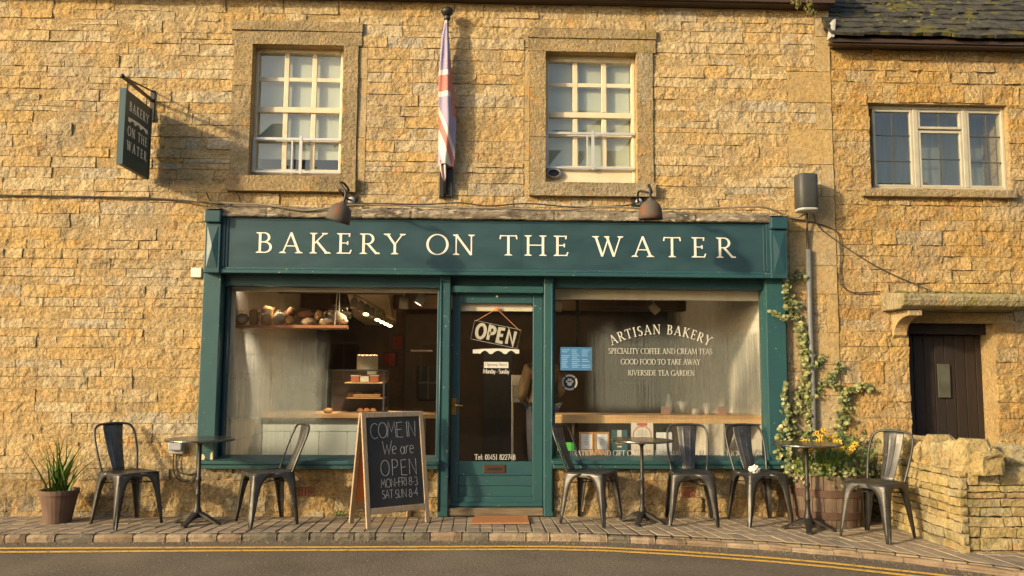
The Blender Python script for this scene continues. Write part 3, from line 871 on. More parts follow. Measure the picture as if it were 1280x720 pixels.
# --- eaves and roof above the picture's top edge
ez = ZTOP
B(XL - .1, XQ, -.14, .46, ez + .001, ez + .04).build('soffit', m_darkwood, BK)
B(XL - .1, XQ, -.17, -.1402, ez + .01, ez + .15).build('eaves_board', m_darkwood, BK)
MB().prism_x([(-.24, ez + .12), (4.8, ez + 4.4), (4.8, ez + 4.52), (-.26, ez + .19)], XL - .15, XQ).build('roof', m_slatestone, BK)
B(XL - .1, XQ, .46, 4.8, -.3, -.1).build('foundation', m_mortar, BK)
B(XL, XL + .4, .46, 4.8, -.1, ez + .3).build('end_wall', m_mortar, BK)
MB().prism_x([(.46, ez + .3), (4.8, ez + .3), (4.8, ez + 4.2), (.46, ez + .62)], XQ - .45, XQ - .03).build('gable_wall', m_stone, BK)

# --- shopfront
YP = -.08
zs_t = pz_(480, 575.5, -.10)                           # sill top
def pbox(x0, y0, x1, y1, ya, yb, Y=None):
    r = rect(x0, y0, x1, y1, ya if Y is None else Y)
    return MB().box(r[0], r[1], ya, yb, r[2], r[3])
zfb = pz_(620, 344, -.14)                              # fascia underside
zhead = pz_(420, 358.5, 0)
def vbox(xa, xb, ypx, ya, yb, z0, z1):
    return B(px_(xa, ypx, ya), px_(xb, ypx, ya), ya, yb, z0, z1)
pil = vbox(249.5, 272, 460, YP, .14, zs_t, zfb).build('pilaster', m_tealworn, BK, bevel=.006)
vbox(959.5, 984, 460, YP, .14, zs_t, zfb).build('pilaster', m_tealworn, BK, bevel=.006)
pl = vbox(549, 562, 460, -.05, .14, .0, zfb); pl.build('door_post', m_tealworn, BK, bevel=.008)
vbox(680, 692, 460, -.05, .14, .0, zfb).build('door_post', m_tealworn, BK, bevel=.008)
for pts_ in ([(249.5, 569), (254, 567.5), (256.5, 571), (255, 575), (250.5, 575), (248.8, 572)], [(263, 567), (265.5, 564.5), (266, 574), (262.5, 575)], [(250.2, 548), (251.6, 547), (251.4, 553), (250, 552)]):
    MB().prism_y([(px_(a, b, YP), pz_(a, b, YP)) for a, b in pts_][::-1], YP - .0012, YP + .0005).build('bare_wood_patch', m_cream, pil)
for a in (550.2, 690.0):       # bead on the door posts
    x = px_(a, 460, -.055)
    MB().tube([(x, -.052, .05), (x, -.052, zfb - .05)], .010, 8).build('post_bead', m_tealworn, BK, smooth=True)
for a, b, nm in ((272, 549, 358.5), (692, 959.5, 361)):
    zt = pz_((a + b) / 2, nm, .02)
    B(px_(a, 460, YP) + .001, px_(b, 460, YP) - .001, .0, .14, zt, zfb + .05).build('window_head', m_teal, BK, bevel=.005)
B(px_(562, 460, -.05) + .001, px_(680, 460, -.05) - .001, .03, .14, pz_(620, 357, .03), zfb + .05).build('overdoor_panel', m_teal, BK, bevel=.004)
ztr = pz_(620, 366, -.02)
B(px_(562, 460, -.05) + .001, px_(680, 460, -.05) - .001, -.02, .14, ztr, pz_(620, 357.5, .0)).build('transom', m_tealworn, BK, bevel=.008)
# fascia board, mouldings, end consoles
YF = -.14
fz1, fz0 = pz_(620, 275.5, YF), zfb
fx0, fx1 = px_(274.5, 310, YF), px_(964, 310, YF)
fas = B(fx0, fx1, YF, .10, fz0, fz1).build('fascia', m_tealsign, BK, bevel=.004)
mz = pz_(620, 337, YF)
mo = B(fx0 + .002, fx1 - .002, YF - .028, YF - .001, fz0 - .006, fz0 + .028)
mo.box(fx0 + .002, fx1 - .002, YF - .014, YF - .0012, fz0 + .0285, mz)
mo.build('bottom_moulding', m_tealworn, fas, bevel=.006)
mo = MB()
for xa, s in ((fx0 + .004, 1), (fx1 - .004, -1)):
    a, b = sorted((xa, xa + s * .05))
    mo.box(a, b, YF - .018, YF - .0013, mz + .001, fz1 - .002)
    a, b = sorted((xa + s * .052, xa + s * .075))
    mo.box(a, b, YF - .009, YF - .0013, mz + .001, fz1 - .002)
mo.build('side_moulding', m_teal, fas, bevel=.004)
B(fx0 + .08, fx1 - .08, YF - .006, YF - .0011, fz1 - .024, fz1 - .002).build('top_moulding', m_teal, fas, bevel=.002)
MB().box(px_(651.6, 310, YF) - .002, px_(651.6, 310, YF) + .001, YF - .0016, YF - .0004, mz + .002, fz1 - .03).build('board_joint', m_tealdark, fas)
zb_ = pz_(414, 317, YF); hb = pz_(414, 291.4, YF) - zb_
for wd, a, b in (('BAKERY', 320.5, 507), ('ON', 533, 596), ('THE', 624.5, 712), ('WATER', 743, 918.5)):
    text_line(wd, px_(a, 305, YF) - .005, px_(b, 305, YF) - .012, zb_, hb, YF - .0022, m_letter, fas, name='letter', k=.090, t=.050, wx=1.34)
for xa, xb in ((255.5, 275), (963.5, 984)):
    yc = YF - .05
    c0, c1 = px_(xa, 310, yc), px_(xb, 310, yc)
    zt = fz1 + .055
    con = B(c0, c1, yc, .05, fz0 - .008, zt - .12).build('console', m_teal, BK, bevel=.006)
    B(c0 - .006, c1 + .006, yc - .035, .05, zt - .118, zt).build('console_cap', m_teal, con, bevel=.012)
    # pyramid-faced panel
    p0, p1, q0, q1 = c0 + .022, c1 - .022, fz0 + .04, zt - .15
    xm, zm = (p0 + p1) / 2, (q0 + q1) / 2
    MB().add([(p0, yc - .003, q0), (p1, yc - .003, q0), (p1, yc - .003, q1), (p0, yc - .003, q1), (xm, yc - .020, zm), (xm, yc - .020, zm + .02)],
             [(0, 1, 4), (1, 2, 5, 4), (2, 3, 5), (3, 0, 4, 5)]).build('diamond_panel', m_teal, con)
    cw = MB(); cw.grid(lambda u, v: (c0 - .01 + (c1 - c0 + .02) * u, yc - .05 + v * .2, zt + .004 + .012 * noise.noise(Vector((u * 5 + xa, v * 4, 1))) + .03 * v), 6, 4)
    cw.build('lead_flashing', m_lead, con, smooth=True, solid=-.006)
# weathered stone / lead capping along the top of the fascia
cx0, cx1 = px_(276, 266, -.19), px_(963, 266, -.19)
prof = [(-.150, -.004), (-.182, .0), (-.188, .012), (-.184, .066), (-.176, .082), (-.08, .112), (.02, .135)]
cap = MB()
def capP(u, v):
    k = v * (len(prof) - 1); i0 = min(int(k), len(prof) - 2); t = k - i0
    y = prof[i0][0] * (1 - t) + prof[i0 + 1][0] * t; z = prof[i0][1] * (1 - t) + prof[i0 + 1][1] * t
    x = cx0 + (cx1 - cx0) * u
    nz = noise.noise(Vector((x * 2.3, v * 1.5, 0))) * .014 + noise.noise(Vector((x * 13, v * 7, 4))) * .012 + noise.noise(Vector((x * 31, v * 12, 9))) * .006
    seam = .012 if abs((x * 0.74) % 1.0 - .5) < .008 else 0
    return (x, y + seam - nz * .7, fz1 + .004 + z * (1 + .25 * noise.noise(Vector((x * 1.1, 7, 0)))) + (nz if v > .3 else nz * .5))
cap.grid(capP, 420, 12)
cap.build('fascia_capping', m_lead, BK, smooth=True)
# sills
def sill(a, b, ypx):
    x0, x1 = px_(a, ypx, -.12), px_(b, ypx, -.12)
    zt = pz_((a + b) / 2, 576, -.12)
    o = MB().prism_x([(-.12, zt - .036), (-.12, zt - .004), (-.108, zt), (.14, zt + .030), (.14, zt - .036)], x0, x1)
    o.prism_x([(-.10, zt - .078), (-.10, zt - .037), (.14, zt - .037), (.14, zt - .078)], x0 + .012, x1 - .012)
    o.build('shop_sill', m_tealworn, BK, bevel=.006)
sill(246.5, 549, 580); sill(690, 985.5, 580)
# frames, panes
YG = .10
def shop_window(a, b, top, clear, mist):
    x0, x1 = px_(a, 470, YG), px_(b, 470, YG)
    z0, z1 = pz_((a + b) / 2, 574.5, YG), pz_((a + b) / 2, top, YG)
    fw = .028
    f = B(x0 - fw, x0, YG - .045, YG + .05, z0 - .03, z1 + .02)
    f.box(x1, x1 + fw, YG - .045, YG + .05, z0 - .03, z1 + .02)
    f.box(x0 + .001, x1 - .001, YG - .043, YG + .05, z1, z1 + .02)
    f.box(x0 + .001, x1 - .001, YG - .05, YG + .05, z0 - .03, z0)
    f = f.build('shop_window', m_teal, BK, bevel=.005)
    MB().add([(x0, YG, z0), (x1, YG, z0), (x1, YG, z1), (x0, YG, z1)], [(0, 1, 2, 3)]).build('pane', m_glass, f)
    if mist:
        MB().box(x0 + .004, x1 - .004, YG + .006, YG + .0062, z0 + .003, z1 - .003).build('condensation', mist, f)
    return f, (x0, x1, z0, z1)
m_mistL = mist_mat('condensation_left', .76, .40, .62, 95, low=.26, span=(-.3, -.2, .40, .50), col=(.42, .44, .39))
m_mistR = mist_mat('condensation_right', .82, .20, .50, 105, low=.33, span=(.13, .25, 1.2, 1.3))
swl, GL = shop_window(284, 546, 359, None, m_mistL)
swr, GR = shop_window(693.5, 956, 361.5, None, m_mistR)
def pzr(y): return pz_(825, y, YG - .012)
yt = YG - .004
for s, a, b, yb_, yc_ in (('SPECIALITY COFFEE AND CREAM TEAS', 760.5, 890.5, 442.4, 435.5), ('GOOD FOOD TO TAKE AWAY', 776, 875.5, 455.6, 448.9), ('RIVERSIDE TEA GARDEN', 785, 868.5, 469.4, 462.8)):
    z = pzr(yb_)
    text_line(s, px_(a, yb_, yt), px_(b, yb_, yt), z, pzr(yc_) - z, yt, m_vinyl, swr, name='window_lettering', th=.0006, k=.105, t=.055)
s = 'CELEBRATION AND GIFT CARDS . HANDMADE WITH LOCAL INGREDIENTS'
z = pzr(574.2)
text_line(s, px_(696, 570, yt), px_(955, 570, yt), z + .030, pzr(567.2) - z, yt, m_vinyl, swr, name='window_lettering', th=.0006, k=.105, t=.055)
# arched heading
cA = at(825.5, 416, yt)
chord = px_(886, 416, yt) - px_(765, 416, yt)
Rr = chord * 1.10
hA = .092
mbA = MB(); S_ = 'ARTISAN BAKERY'
tot = adv(S_, hA); span = 2 * math.asin(chord / 2 / Rr); sp = (span * Rr - tot) / (len(S_) - 1)
pos = 0
for c in S_:
    a_ = (GLYPH[c][0] if c != ' ' else .32) * hA
    if c != ' ':
        th_ = -span / 2 + (pos + a_ / 2) / Rr
        ctr = (cA.x + Rr * math.sin(th_), cA.z - Rr * (1 - math.cos(th_)) - .012)
        def pl_(u, v, n, ctr=ctr, th_=th_, a_=a_):
            u -= a_ / 2
            return (ctr[0] + u * math.cos(th_) + v * math.sin(th_), yt - n, ctr[1] - u * math.sin(th_) + v * math.cos(th_))
        glyph(mbA, c, pl_, hA, .0006, k=.12, t=.055)
    pos += a_ + sp
mbA.build('window_lettering', m_vinyl, swr)
# paw sticker
pc = at(712, 478, yt)
ring = MB()
for k in range(40):
    if k % 10 in (4,): continue
    a0, a1 = 2 * PI * k / 40, 2 * PI * (k + .72) / 40
    ring.add([(pc.x + r * math.cos(a), yt - .0012, pc.z + r * math.sin(a)) for r, a in ((.058, a0), (.076, a0), (.076, a1), (.058, a1))], [(0, 1, 2, 3)])
ring.build('sticker_ring', m_vinyl, swr)
MB().add([(pc.x + .080 * math.cos(2 * PI * k / 32), yt + .0005, pc.z + .080 * math.sin(2 * PI * k / 32)) for k in range(32)], [tuple(range(32))]).build('paw_sticker', m_black, swr)
pw = MB()
for cx, cz, rx, rz in ((0, -.014, .024, .019), (-.027, .008, .0095, .013), (.027, .008, .0095, .013), (-.010, .025, .0095, .013), (.010, .025, .0095, .013)):
    pw.add([(pc.x + cx + rx * math.cos(2 * PI * k / 14), yt - .0013, pc.z + cz + rz * math.sin(2 * PI * k / 14)) for k in range(14)], [tuple(range(14))])
pw.build('paw_print', m_vinyl, swr)

# door
YD = .055
r_ = lambda a, b, c, d, Y=YD: rect(a, b, c, d, Y)
D0, D1 = px_(564, 500, YD), px_(678.5, 500, YD)
dz0, dz1 = pz_(620, 633, YD), pz_(620, 366.5, YD)
gx0, gx1 = px_(574.5, 480, YD), px_(666, 480, YD)
gz0, gz1 = pz_(620, 577, YD), pz_(620, 379, YD)
lz = pz_(620, 594, YD)
d = B(D0, gx0, YD, YD + .045, dz0, dz1)
d.box(gx1, D1, YD, YD + .045, dz0, dz1)
d.box(gx0, gx1, YD + .001, YD + .044, gz1, dz1)
d.box(gx0, gx1, YD + .001, YD + .044, lz, gz0)
d.box(gx0, gx1, YD + .001, YD + .044, dz0, dz0 + .09)
door = d.build('shop_door', m_tealworn, BK, bevel=.005)
zm_ = (lz + dz0 + .09) / 2
B(gx0 + .001, gx1 - .001, YD + .016, YD + .035, dz0 + .09, zm_ - .003).build('door_panel', m_tealworn, door, bevel=.004)
B(gx0 + .001, gx1 - .001, YD + .012, YD + .035, zm_, lz).build('door_panel', m_tealworn, door, bevel=.004)
MB().add([(gx0, YD + .02, gz0), (gx1, YD + .02, gz0), (gx1, YD + .02, gz1), (gx0, YD + .02, gz1)], [(0, 1, 2, 3)]).build('pane', m_glass, door)
hr = rect(564.5, 498, 570.5, 518.5, YD)
h = B(hr[0], hr[1], YD - .008, YD - .0005, hr[2], hr[3]).build('handle_plate', m_brass, door, bevel=.003)
lv = at(567.5, 506.5, YD - .04)
MB().tube([(lv.x, YD - .004, lv.z), (lv.x, YD - .045, lv.z), (lv.x + .02, YD - .05, lv.z), (lv.x + .085, YD - .05, lv.z - .004)], [.009, .009, .009, .007], 8).build('lever', m_brass, door, smooth=True)
lb = rect(604.5, 581, 631.5, 591, YD)
m_bronze = M('dull_bronze', (.14, .075, .04), (.09, .05, .03), rough=.45, metal=.6)
l_ = B(lb[0], lb[1], YD - .007, YD, lb[2], lb[3]).build('letterbox', m_bronze, door, bevel=.003)
B(lb[0] + .035, lb[1] - .035, YD - .0095, YD - .0072, lb[2] + .026, lb[3] - .026).build('letterbox_flap', m_black, door)
wb = MB().prism_x([(YD - .03, dz0 + .005), (YD - .03, dz0 + .03), (YD - .0005, dz0 + .05), (YD - .0005, dz0 + .005)], D0 + .004, D1 - .004).build('weather_bar', m_tealworn, door)
MB().lathe([(0, -.004), (.012, -.004), (.012, .004), (0, .006)], at(621, 370.5, YD), 10, axis=(0, -1, 0)).build('sign_hook', m_white, door)
B(px_(562, 460, -.05) + .002, px_(680, 460, -.05) - .002, -.03, .42, .005, dz0 - .004).build('threshold', M('worn_threshold', (.20, .155, .09), (.09, .07, .045), rough=.6, vs=8, stretch=(.5, 1, 6)), BK, bevel=.008)
# door lettering
yd = YD + .015
za = pz_(614, 574.6, yd)
text_line('Tel: 01451 822748', px_(593, 572, yd), px_(644.5, 572, yd), za, pz_(614, 567.8, yd) - za, yd, m_vinyl, door, name='door_lettering', th=.0006, k=.115, t=.06)
hb_ = rect(605, 452.5, 635.5, 460, yd)
B(hb_[0], hb_[1], yd - .001, yd + .0005, hb_[2], hb_[3]).build('hours_label', m_vinyl, door)
text_line('Opening Hours', hb_[0] + .012, hb_[1] - .012, hb_[2] + .02, .030, yd - .0013, m_roomceil, door, name='hours_print', th=.0003, k=.12, t=.06)
za = pz_(620, 466.8, yd)
text_line('Monday - Sunday', px_(603.5, 464, yd), px_(637, 464, yd), za, .042, yd, m_vinyl, door, name='door_lettering', th=.0006, k=.125, t=.07)
bp = [(591, 441.8), (591, 437), (605, 436), (620, 435.6), (635, 436), (649, 437), (649, 441.8)]
def arch(xa, xb):
    return [(xb + (xa - xb) * k / 8, 442.5 - 4.2 * math.sin(PI * k / 8)) for k in range(9)]
bp += [(646, 441.8)] + arch(633, 645) + arch(615, 630) + arch(600, 612) + [(599, 441.8)]
MB().prism_y([(px_(a, 440, yd), pz_(a, b, yd)) for a, b in bp][::-1], yd - .001, yd + .0005).build('bridge_emblem', m_vinyl, door)
# blinds rolled up inside
for a, b, y0, y1, Y in ((285, 547, 360, 365, .18), (694, 956, 362.5, 375, .18), (575, 666, 380, 389, .12)):
    pbox(a, y0, b, y1, Y, Y + .05).build('rolled_blind', m_blind, BK, bevel=.004)
pbox(285, 364, 293, 444, .16, .20).build('window_lining', m_blind, BK, bevel=.003)
pbox(285, 444, 290, 574, .16, .20).build('window_lining', m_blind, BK, bevel=.003)

# --- shop interior
zc = 2.45
ix0, ix1 = GL[0] - .03, GR[1] + .03
B(ix0 - .3, ix0, .46, 4.6, .0, zc).build('left_room_wall', m_wallwhite, BK)
B(ix1, ix1 + .2, .46, 4.6, .0, zc).build('right_room_wall', m_wallwhite, BK)
B(ix0 - .06, ix0, .15, .458, .0, zc).build('left_reveal', m_wallwhite, BK)
B(ix1, ix1 + .06, .15, .458, .0, zc).build('right_reveal', m_wallwhite, BK)
for xw, s, nm in ((ix0, 1, 'painted_block'), (ix1, -1, 'painted_brick')):
    mb = MB(); bw, bh = (.44, .215) if s > 0 else (.22, .075)
    z = .0; row = 0
    while z < zc - .02:
        y = .16 + (row % 2) * -bw / 2
        while y < 4.59:
            y0_, y1_ = max(.16, y), min(4.59, y + bw)
            if y1_ - y0_ > .03:
                mb.box(*sorted((xw + s * .001, xw + s * (.006 + rnd.uniform(0, .002)))), y0_ + .004, y1_ - .004, z + .004, min(z + bh, zc) - .004)
            y += bw
        z += bh; row += 1
    mb.build(nm + 's', m_wallwhite, BK, kind='stuff')
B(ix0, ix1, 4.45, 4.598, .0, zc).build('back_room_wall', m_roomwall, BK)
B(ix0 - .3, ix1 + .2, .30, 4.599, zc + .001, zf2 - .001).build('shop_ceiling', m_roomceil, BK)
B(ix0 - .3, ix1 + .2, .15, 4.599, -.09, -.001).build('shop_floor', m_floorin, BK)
for y, zt, h, mt in ((1.9, zc, .20, m_darkwood), (3.3, zc - .02, .26, m_beam)):
    B(ix0 + .01, ix1 - .01, y, y + .2, zt - h, zt - .001).build('ceiling_beam', mt, BK, bevel=.01)
r = rect(430, 364, 482, 398, 2.4)
MB().prism_x([(2.3, zc - .001), (4.4, zc - .001), (4.4, zc - .45), (3.2, zc - .40)], r[0], r[1]).build('stair_soffit', m_blind, BK)
r = rect(497, 380, 507, 575, 3.4)
B(r[0], r[1], 3.05, 3.25, .0, zc - .02).build('timber_post', m_beam, BK)
r = rect(604, 440, 641, 560, 4.2)
B(r[0], r[1], 4.38, 4.449, .0, r[3]).build('inner_doorway', m_black, BK)
for a, y in ((352, 366), (366, 373.5), (728, 374), (797, 384.5)):
    p = ground(a, y, zc - .012)
    if p.y < 4.4:
        MB().lathe([(0, 0), (.045, 0), (.055, .01)], p, 14).build('ceiling_spot', emit_mat('lit_spot', (1, .78, .45), 5.0) if 'lit_spot' not in bpy.data.materials else bpy.data.materials['lit_spot'], BK)
# ------------------------------------------------------------------ the cottage next door
CT = thing('stone_cottage', 'lower stone cottage with a mossy stone slate roof and dark plank door', 'building', (0, 0, 0))
XR = 6.6
zce = pz_(1110, 57, -.12)
WIN = rect(1087.5, 130, 1262, 236)
DOOR = (px_(1138, 480), px_(1246, 480), -.1, pz_(1160, 404))
HOODZ = pz_(1150, 372)
Yc = .01
wall_core([WIN, DOOR], XQ + .003, XR, -.3, zce, Yc - .002, .46).build('wall', m_mortar, CT)
lin = (WIN[0] - .02, WIN[1] + .12, WIN[3], WIN[3] + .19)
hs = [WIN, DOOR, lin, (DOOR[0] - .18, DOOR[1] + .2, DOOR[3] - .02, HOODZ + .05)]
zk = pz_(1100, 400)
st = lay_courses(XQ + .004, XR, zk, zce, hs, rnd, .10, .15, .14, .42) + lay_courses(XQ + .004, XR, -.05, zk, hs, rnd, .12, .23, .18, .55)
build_stones(st, CT, m_stone_c, Yc, .015, rnd, 300)
x = lin[0]
while x < lin[1] - .02:
    wd = min(rnd.uniform(.14, .2), lin[1] - x)
    mb = MB(); stone_geo(mb, x, x + wd, lin[2] + .012 * math.sin((x - lin[0]) * 2.2), lin[3], Yc, .012, rnd)
    mb.build('arch_stone', m_stone_c, CT, smooth=True); x += wd
# window: three casement lights
m_casem = M('stone_coloured_paint', (.44, .41, .31), (.37, .34, .26), rough=.55, vs=8)
m_leadbar = M('lead_cames', (.10, .10, .095), (.08, .08, .075), rough=.5, metal=.4)
m_glassdk = glass_mat('cottage_glass', (.78, .82, .80), boost=4.0)
x0, x1, z0, z1 = WIN
Y = .10
f = B(x0, x0 + .03, Y - .03, Y + .06, z0, z1)
f.box(x1 - .03, x1, Y - .03, Y + .06, z0, z1)
f.box(x0 + .0301, x1 - .0301, Y - .028, Y + .06, z1 - .035, z1)
f.box(x0 + .0301, x1 - .0301, Y - .028, Y + .06, z0, z0 + .03)
lights = [(1090.5, 1140.5), (1147, 1202), (1208, 1259)]
LX = [(px_(a, 180, Y), px_(b, 180, Y)) for a, b in lights]
for a, b in zip(LX, LX[1:]):
    f.box(a[1], b[0], Y - .026, Y + .06, z0 + .0301, z1 - .0351)
win = f.build('casement_window', m_casem, CT, bevel=.006)
zmid = pz_(1170, 163, Y)
def light(a, b, c, d):
    lf = .026
    q = B(a, a + lf, Y - .02, Y + .02, c, d); q.box(b - lf, b, Y - .02, Y + .02, c, d)
    q.box(a + lf, b - lf, Y - .019, Y + .02, c, c + lf); q.box(a + lf, b - lf, Y - .019, Y + .02, d - lf, d)
    q.build('casement', m_casem, win, bevel=.004)
    MB().add([(a + lf, Y, c + lf), (b - lf, Y + .002, c + lf), (b - lf, Y, d - lf), (a + lf, Y + .003, d - lf)], [(0, 1, 2, 3)]).build('pane', m_glassdk, win)
    cm = MB(); xm = (a + b) / 2
    cm.box(xm - .004, xm + .004, Y - .008, Y + .008, c + lf, d - lf)
    n = max(1, round((d - c) / .27))
    for k in range(1, n):
        z = c + (d - c) * k / n
        cm.box(a + lf, xm - .0041, Y - .008, Y + .008, z - .004, z + .004)
        cm.box(xm + .0041, b - lf, Y - .008, Y + .008, z - .004, z + .004)
    cm.build('lead_cames', m_leadbar, win)
light(LX[0][0], LX[0][1], z0 + .031, z1 - .036)
light(LX[1][0], LX[1][1], zmid + .008, z1 - .036); light(LX[1][0], LX[1][1], z0 + .031, zmid - .008)
light(LX[2][0], LX[2][1], z0 + .031, z1 - .036)
sr = rect(1080, 237, 1272, 246, -.07)
B(sr[0], sr[1], -.07, .14, sr[2], sr[3]).build('window_sill', m_surround, CT, bevel=.008)
B(x0 - .05, x1 + .05, .50, .51, z0 - .05, z1 + .05).build('net_curtain', M('grey_curtain', (.30, .315, .29), (.19, .20, .19), rough=.9, vs=3, stretch=(6, 1, .6)), CT)
B(XQ + .46, XR, 3.0, 3.2, -.1, zce + .5).build('back_wall', m_roomwall, CT)
B(XQ + .01, XQ + .4, .47, 3.2, -.1, zce + .3).build('party_wall', m_roomwall, CT)
B(XR - .4, XR, .461, 3.2, -.1, zce).build('end_wall', m_stone_c, CT)
# door under a stone hood
B(DOOR[0] - .003, DOOR[0] + .05, .13, .40, -.02, DOOR[3] - .002).build('door_frame', m_doorwood, CT, bevel=.005)
B(DOOR[0] + .0501, DOOR[1], .13, .40, DOOR[3] - .10, DOOR[3] - .002).build('door_head', m_doorwood, CT, bevel=.005)
dl = B(DOOR[0] + .052, DOOR[1], .25, .28, .02, DOOR[3] - .102).build('cottage_door', m_doorwood, CT)
x = DOOR[0] + .054
while x < DOOR[1] - .03:
    wd = min(.105, DOOR[1] - x)
    B(x + .003, x + wd - .003, .228 + rnd.uniform(0, .004), .249, .03, DOOR[3] - .106).build('plank', m_doorwood, dl, bevel=.004)
    x += wd
r = rect(1172, 455, 1187, 497, .22)
B(r[0], r[1], .205, .224, r[2], r[3]).build('door_light', M('dim_door_glass', (.11, .11, .08), (.07, .07, .05), rough=.3), dl, bevel=.004)
B(DOOR[0] - .05, DOOR[1] + .05, -.12, .46, -.09, .012).build('doorstep', m_ashlar, CT, bevel=.01)
yh = -.42
hr0 = px_(1101, 376, 0)
zt_, zb__ = pz_(1150, 366.5, yh), pz_(1150, 385.5, yh)
hd = MB()
hp = [(yh, zb__ + .03), (yh - .02, zb__ + .075), (yh - .025, zt_ - .02), (yh, zt_), (.0, zt_ + .045), (.0, zb__), (yh + .06, zb__)]
hd.prism_x(hp, hr0, px_(1300, 376, yh))
hood = hd.build('door_hood', stone_mat('hood_stone', [(0, (.34, .29, .15)), (.5, (.32, .26, .13)), (1, (.36, .30, .17))], fine=40, dist=.015, moss=.9), CT, bevel=.012)
mm = MB()
for k in range(60):
    u, v = rnd.random(), rnd.random()
    p = (hr0 + .05 + (px_(1300, 376, yh) - hr0) * u, yh + .02 - yh * v * .9, zt_ + .045 * v + .004)
    mm.ball(p, rnd.uniform(.010, .028), 6, 4, (1.3, 1.2, .55), .5)
mm.build('moss', m_moss, hood, smooth=True, kind='stuff')
br = rect(1121, 388, 1137, 412, -.2)
bx0 = px_(1120, 390, -.1); bx1 = bx0 + .13
bp_ = [(-.0, zb__ - .005), (-.34, zb__ - .005), (-.34, zb__ - .05)] + [(-.34 + .30 * math.sin(PI / 2 * k / 8), zb__ - .06 - .17 * (1 - math.cos(PI / 2 * k / 8))) for k in range(9)] + [(-.0, zb__ - .26)]
MB().prism_x(bp_, bx0, bx1).build('hood_bracket', m_ashlar, CT, bevel=.006)
B(bx1 + .001, DOOR[1] + .2, -.005, .12, DOOR[3], zb__ - .003).build('door_lintel', m_ashlar, CT, bevel=.004)
# roof: courses of stone slates
ez = pz_(1110, 49, -.20)
sl = math.radians(47)
B(XQ + .004, XR, -.11, .46, zce, ez + .06).build('wall_plate', m_darkwood, CT)
B(px_(1038, 55, -.16), XR, -.17, -.1101, zce - .015, ez - .012).build('eaves_board', m_darkwood, CT)
n_row, exp_ = 13, .118
for k in range(n_row):
    x = px_(1037.5, 30, -.2) + rnd.uniform(-.01, .01)
    while x < XR:
        wd = rnd.uniform(.17, .40) * (1 - .02 * k)
        d0 = k * exp_ + rnd.uniform(-.012, .012)
        y0, zz0 = -.23 + d0 * math.cos(sl), ez + d0 * math.sin(sl) + .022
        ln, th = exp_ * 2.2, rnd.uniform(.026, .042)
        lift = rnd.uniform(.0, .012)
        s2 = sl - .09
        mb = MB()
        xs = [x + .004 + (wd - .008) * t for t in (0, .33, .66, 1)]
        jag = [rnd.uniform(-.022, .022) for _ in xs]
        v = []
        for t, (dz_) in ((0, 0), (1, 0)):
            for i_, xx in enumerate(xs):
                dd = ln * t + (jag[i_] if t == 0 else 0)
                for up in (0, th):
                    v.append((xx, y0 + dd * math.cos(s2) - up * math.sin(s2), zz0 + lift + dd * math.sin(s2) + up * math.cos(s2)))
        fcs = []
        for i_ in range(3):
            a, b = 2 * i_, 2 * i_ + 2; o = 8
            fcs += [(a + 1, b + 1, b + 1 + o, a + 1 + o), (a, b, b + 1, a + 1), (a, a + o, b + o, b)]
        fcs += [(0, 1, 9, 8), (6, 14, 15, 7)]
        mb.add(v, fcs)
        mb.build('slate', m_slatestone, CT)
        x += wd
MB().prism_x([(-.19, ez + .0), (2.6, ez + 2.79 * math.tan(sl)), (2.6, ez + 2.79 * math.tan(sl) - .03), (-.19, ez - .03)], px_(1038, 30, -.2) + .01, XR - .01).build('roof_deck', m_darkwood, CT)
mm = MB()
for k in range(90):
    d = rnd.uniform(0.1, 1.0)
    cx = rnd.gauss(px_(1140, 20, 0), .38); 
    if cx < XQ + .1 or cx > XR - .1: continue
    mm.ball((cx, -.22 + d * math.cos(sl), ez + .062 + d * math.sin(sl)), rnd.uniform(.010, .030), 6, 4, (1.5, 1.0, .6), .5)
mm.build('roof_moss', m_moss, CT, smooth=True, kind='stuff')
vf = MB(); p0, p1 = at(1037.5, 47, -.2), at(1037, 29, -.12)
vf.prism_y([(p0.x, p0.z), (p0.x + .035, p0.z), (p1.x + .02, p1.z), (p1.x, p1.z)], -.22, -.12)
vf.build('verge_mortar', m_lgray, CT)

# ------------------------------------------------------------------ ground, pavement, kerb, road
ZR = -.065
KERB = [(-260, 668.5), (-60, 668.5), (100, 668), (250, 667.3), (400, 666), (640, 666.2), (740, 667.5), (840, 671), (960, 677.5), (1060, 685), (1130, 692.5), (1200, 701.5), (1290, 713), (1420, 731)]
KP = [ground(a, b, 0.0) for a, b in KERB]
def kerb_y(x):
    if x <= KP[0].x: return KP[0].y
    for a, b in zip(KP, KP[1:]):
        if x <= b.x:
            t = (x - a.x) / (b.x - a.x)
            return a.y + (b.y - a.y) * t
    return KP[-1].y
g = MB().add([(-400, -400, ZR - .06), (400, -400, ZR - .06), (400, 400, ZR - .06), (-400, 400, ZR - .06)], [(0, 1, 2, 3)]).build('ground', m_ground)
tag(g, 'bare earth under and beyond the street', None, None, 'structure')
road = MB().grid(lambda u, v: (-60 + 120 * u, -11.5 + 11.4 * v, ZR), 60, 6).build('road', m_asphalt)
tag(road, 'brown grey asphalt road in front of the shop', None, None, 'structure')
PAV = thing('pavement', 'narrow sett pavement with worn stone kerb along the shopfront', None, (0, 0, 0)); PAV['kind'] = 'structure'
xs = [KP[0].x + (KP[-1].x - KP[0].x) * i / 120 for i in range(121)]
bed = MB()
bed.add([(x, kerb_y(x) + .06, -.009) for x in xs] + [(x, .02, -.009) for x in xs], [(i, i + 1, 121 + i + 1, 121 + i) for i in range(120)])
bed.build('joint_bed', M('joint_sand', (.075, .058, .035), (.05, .04, .022), rough=1, vs=20, world=True), PAV)
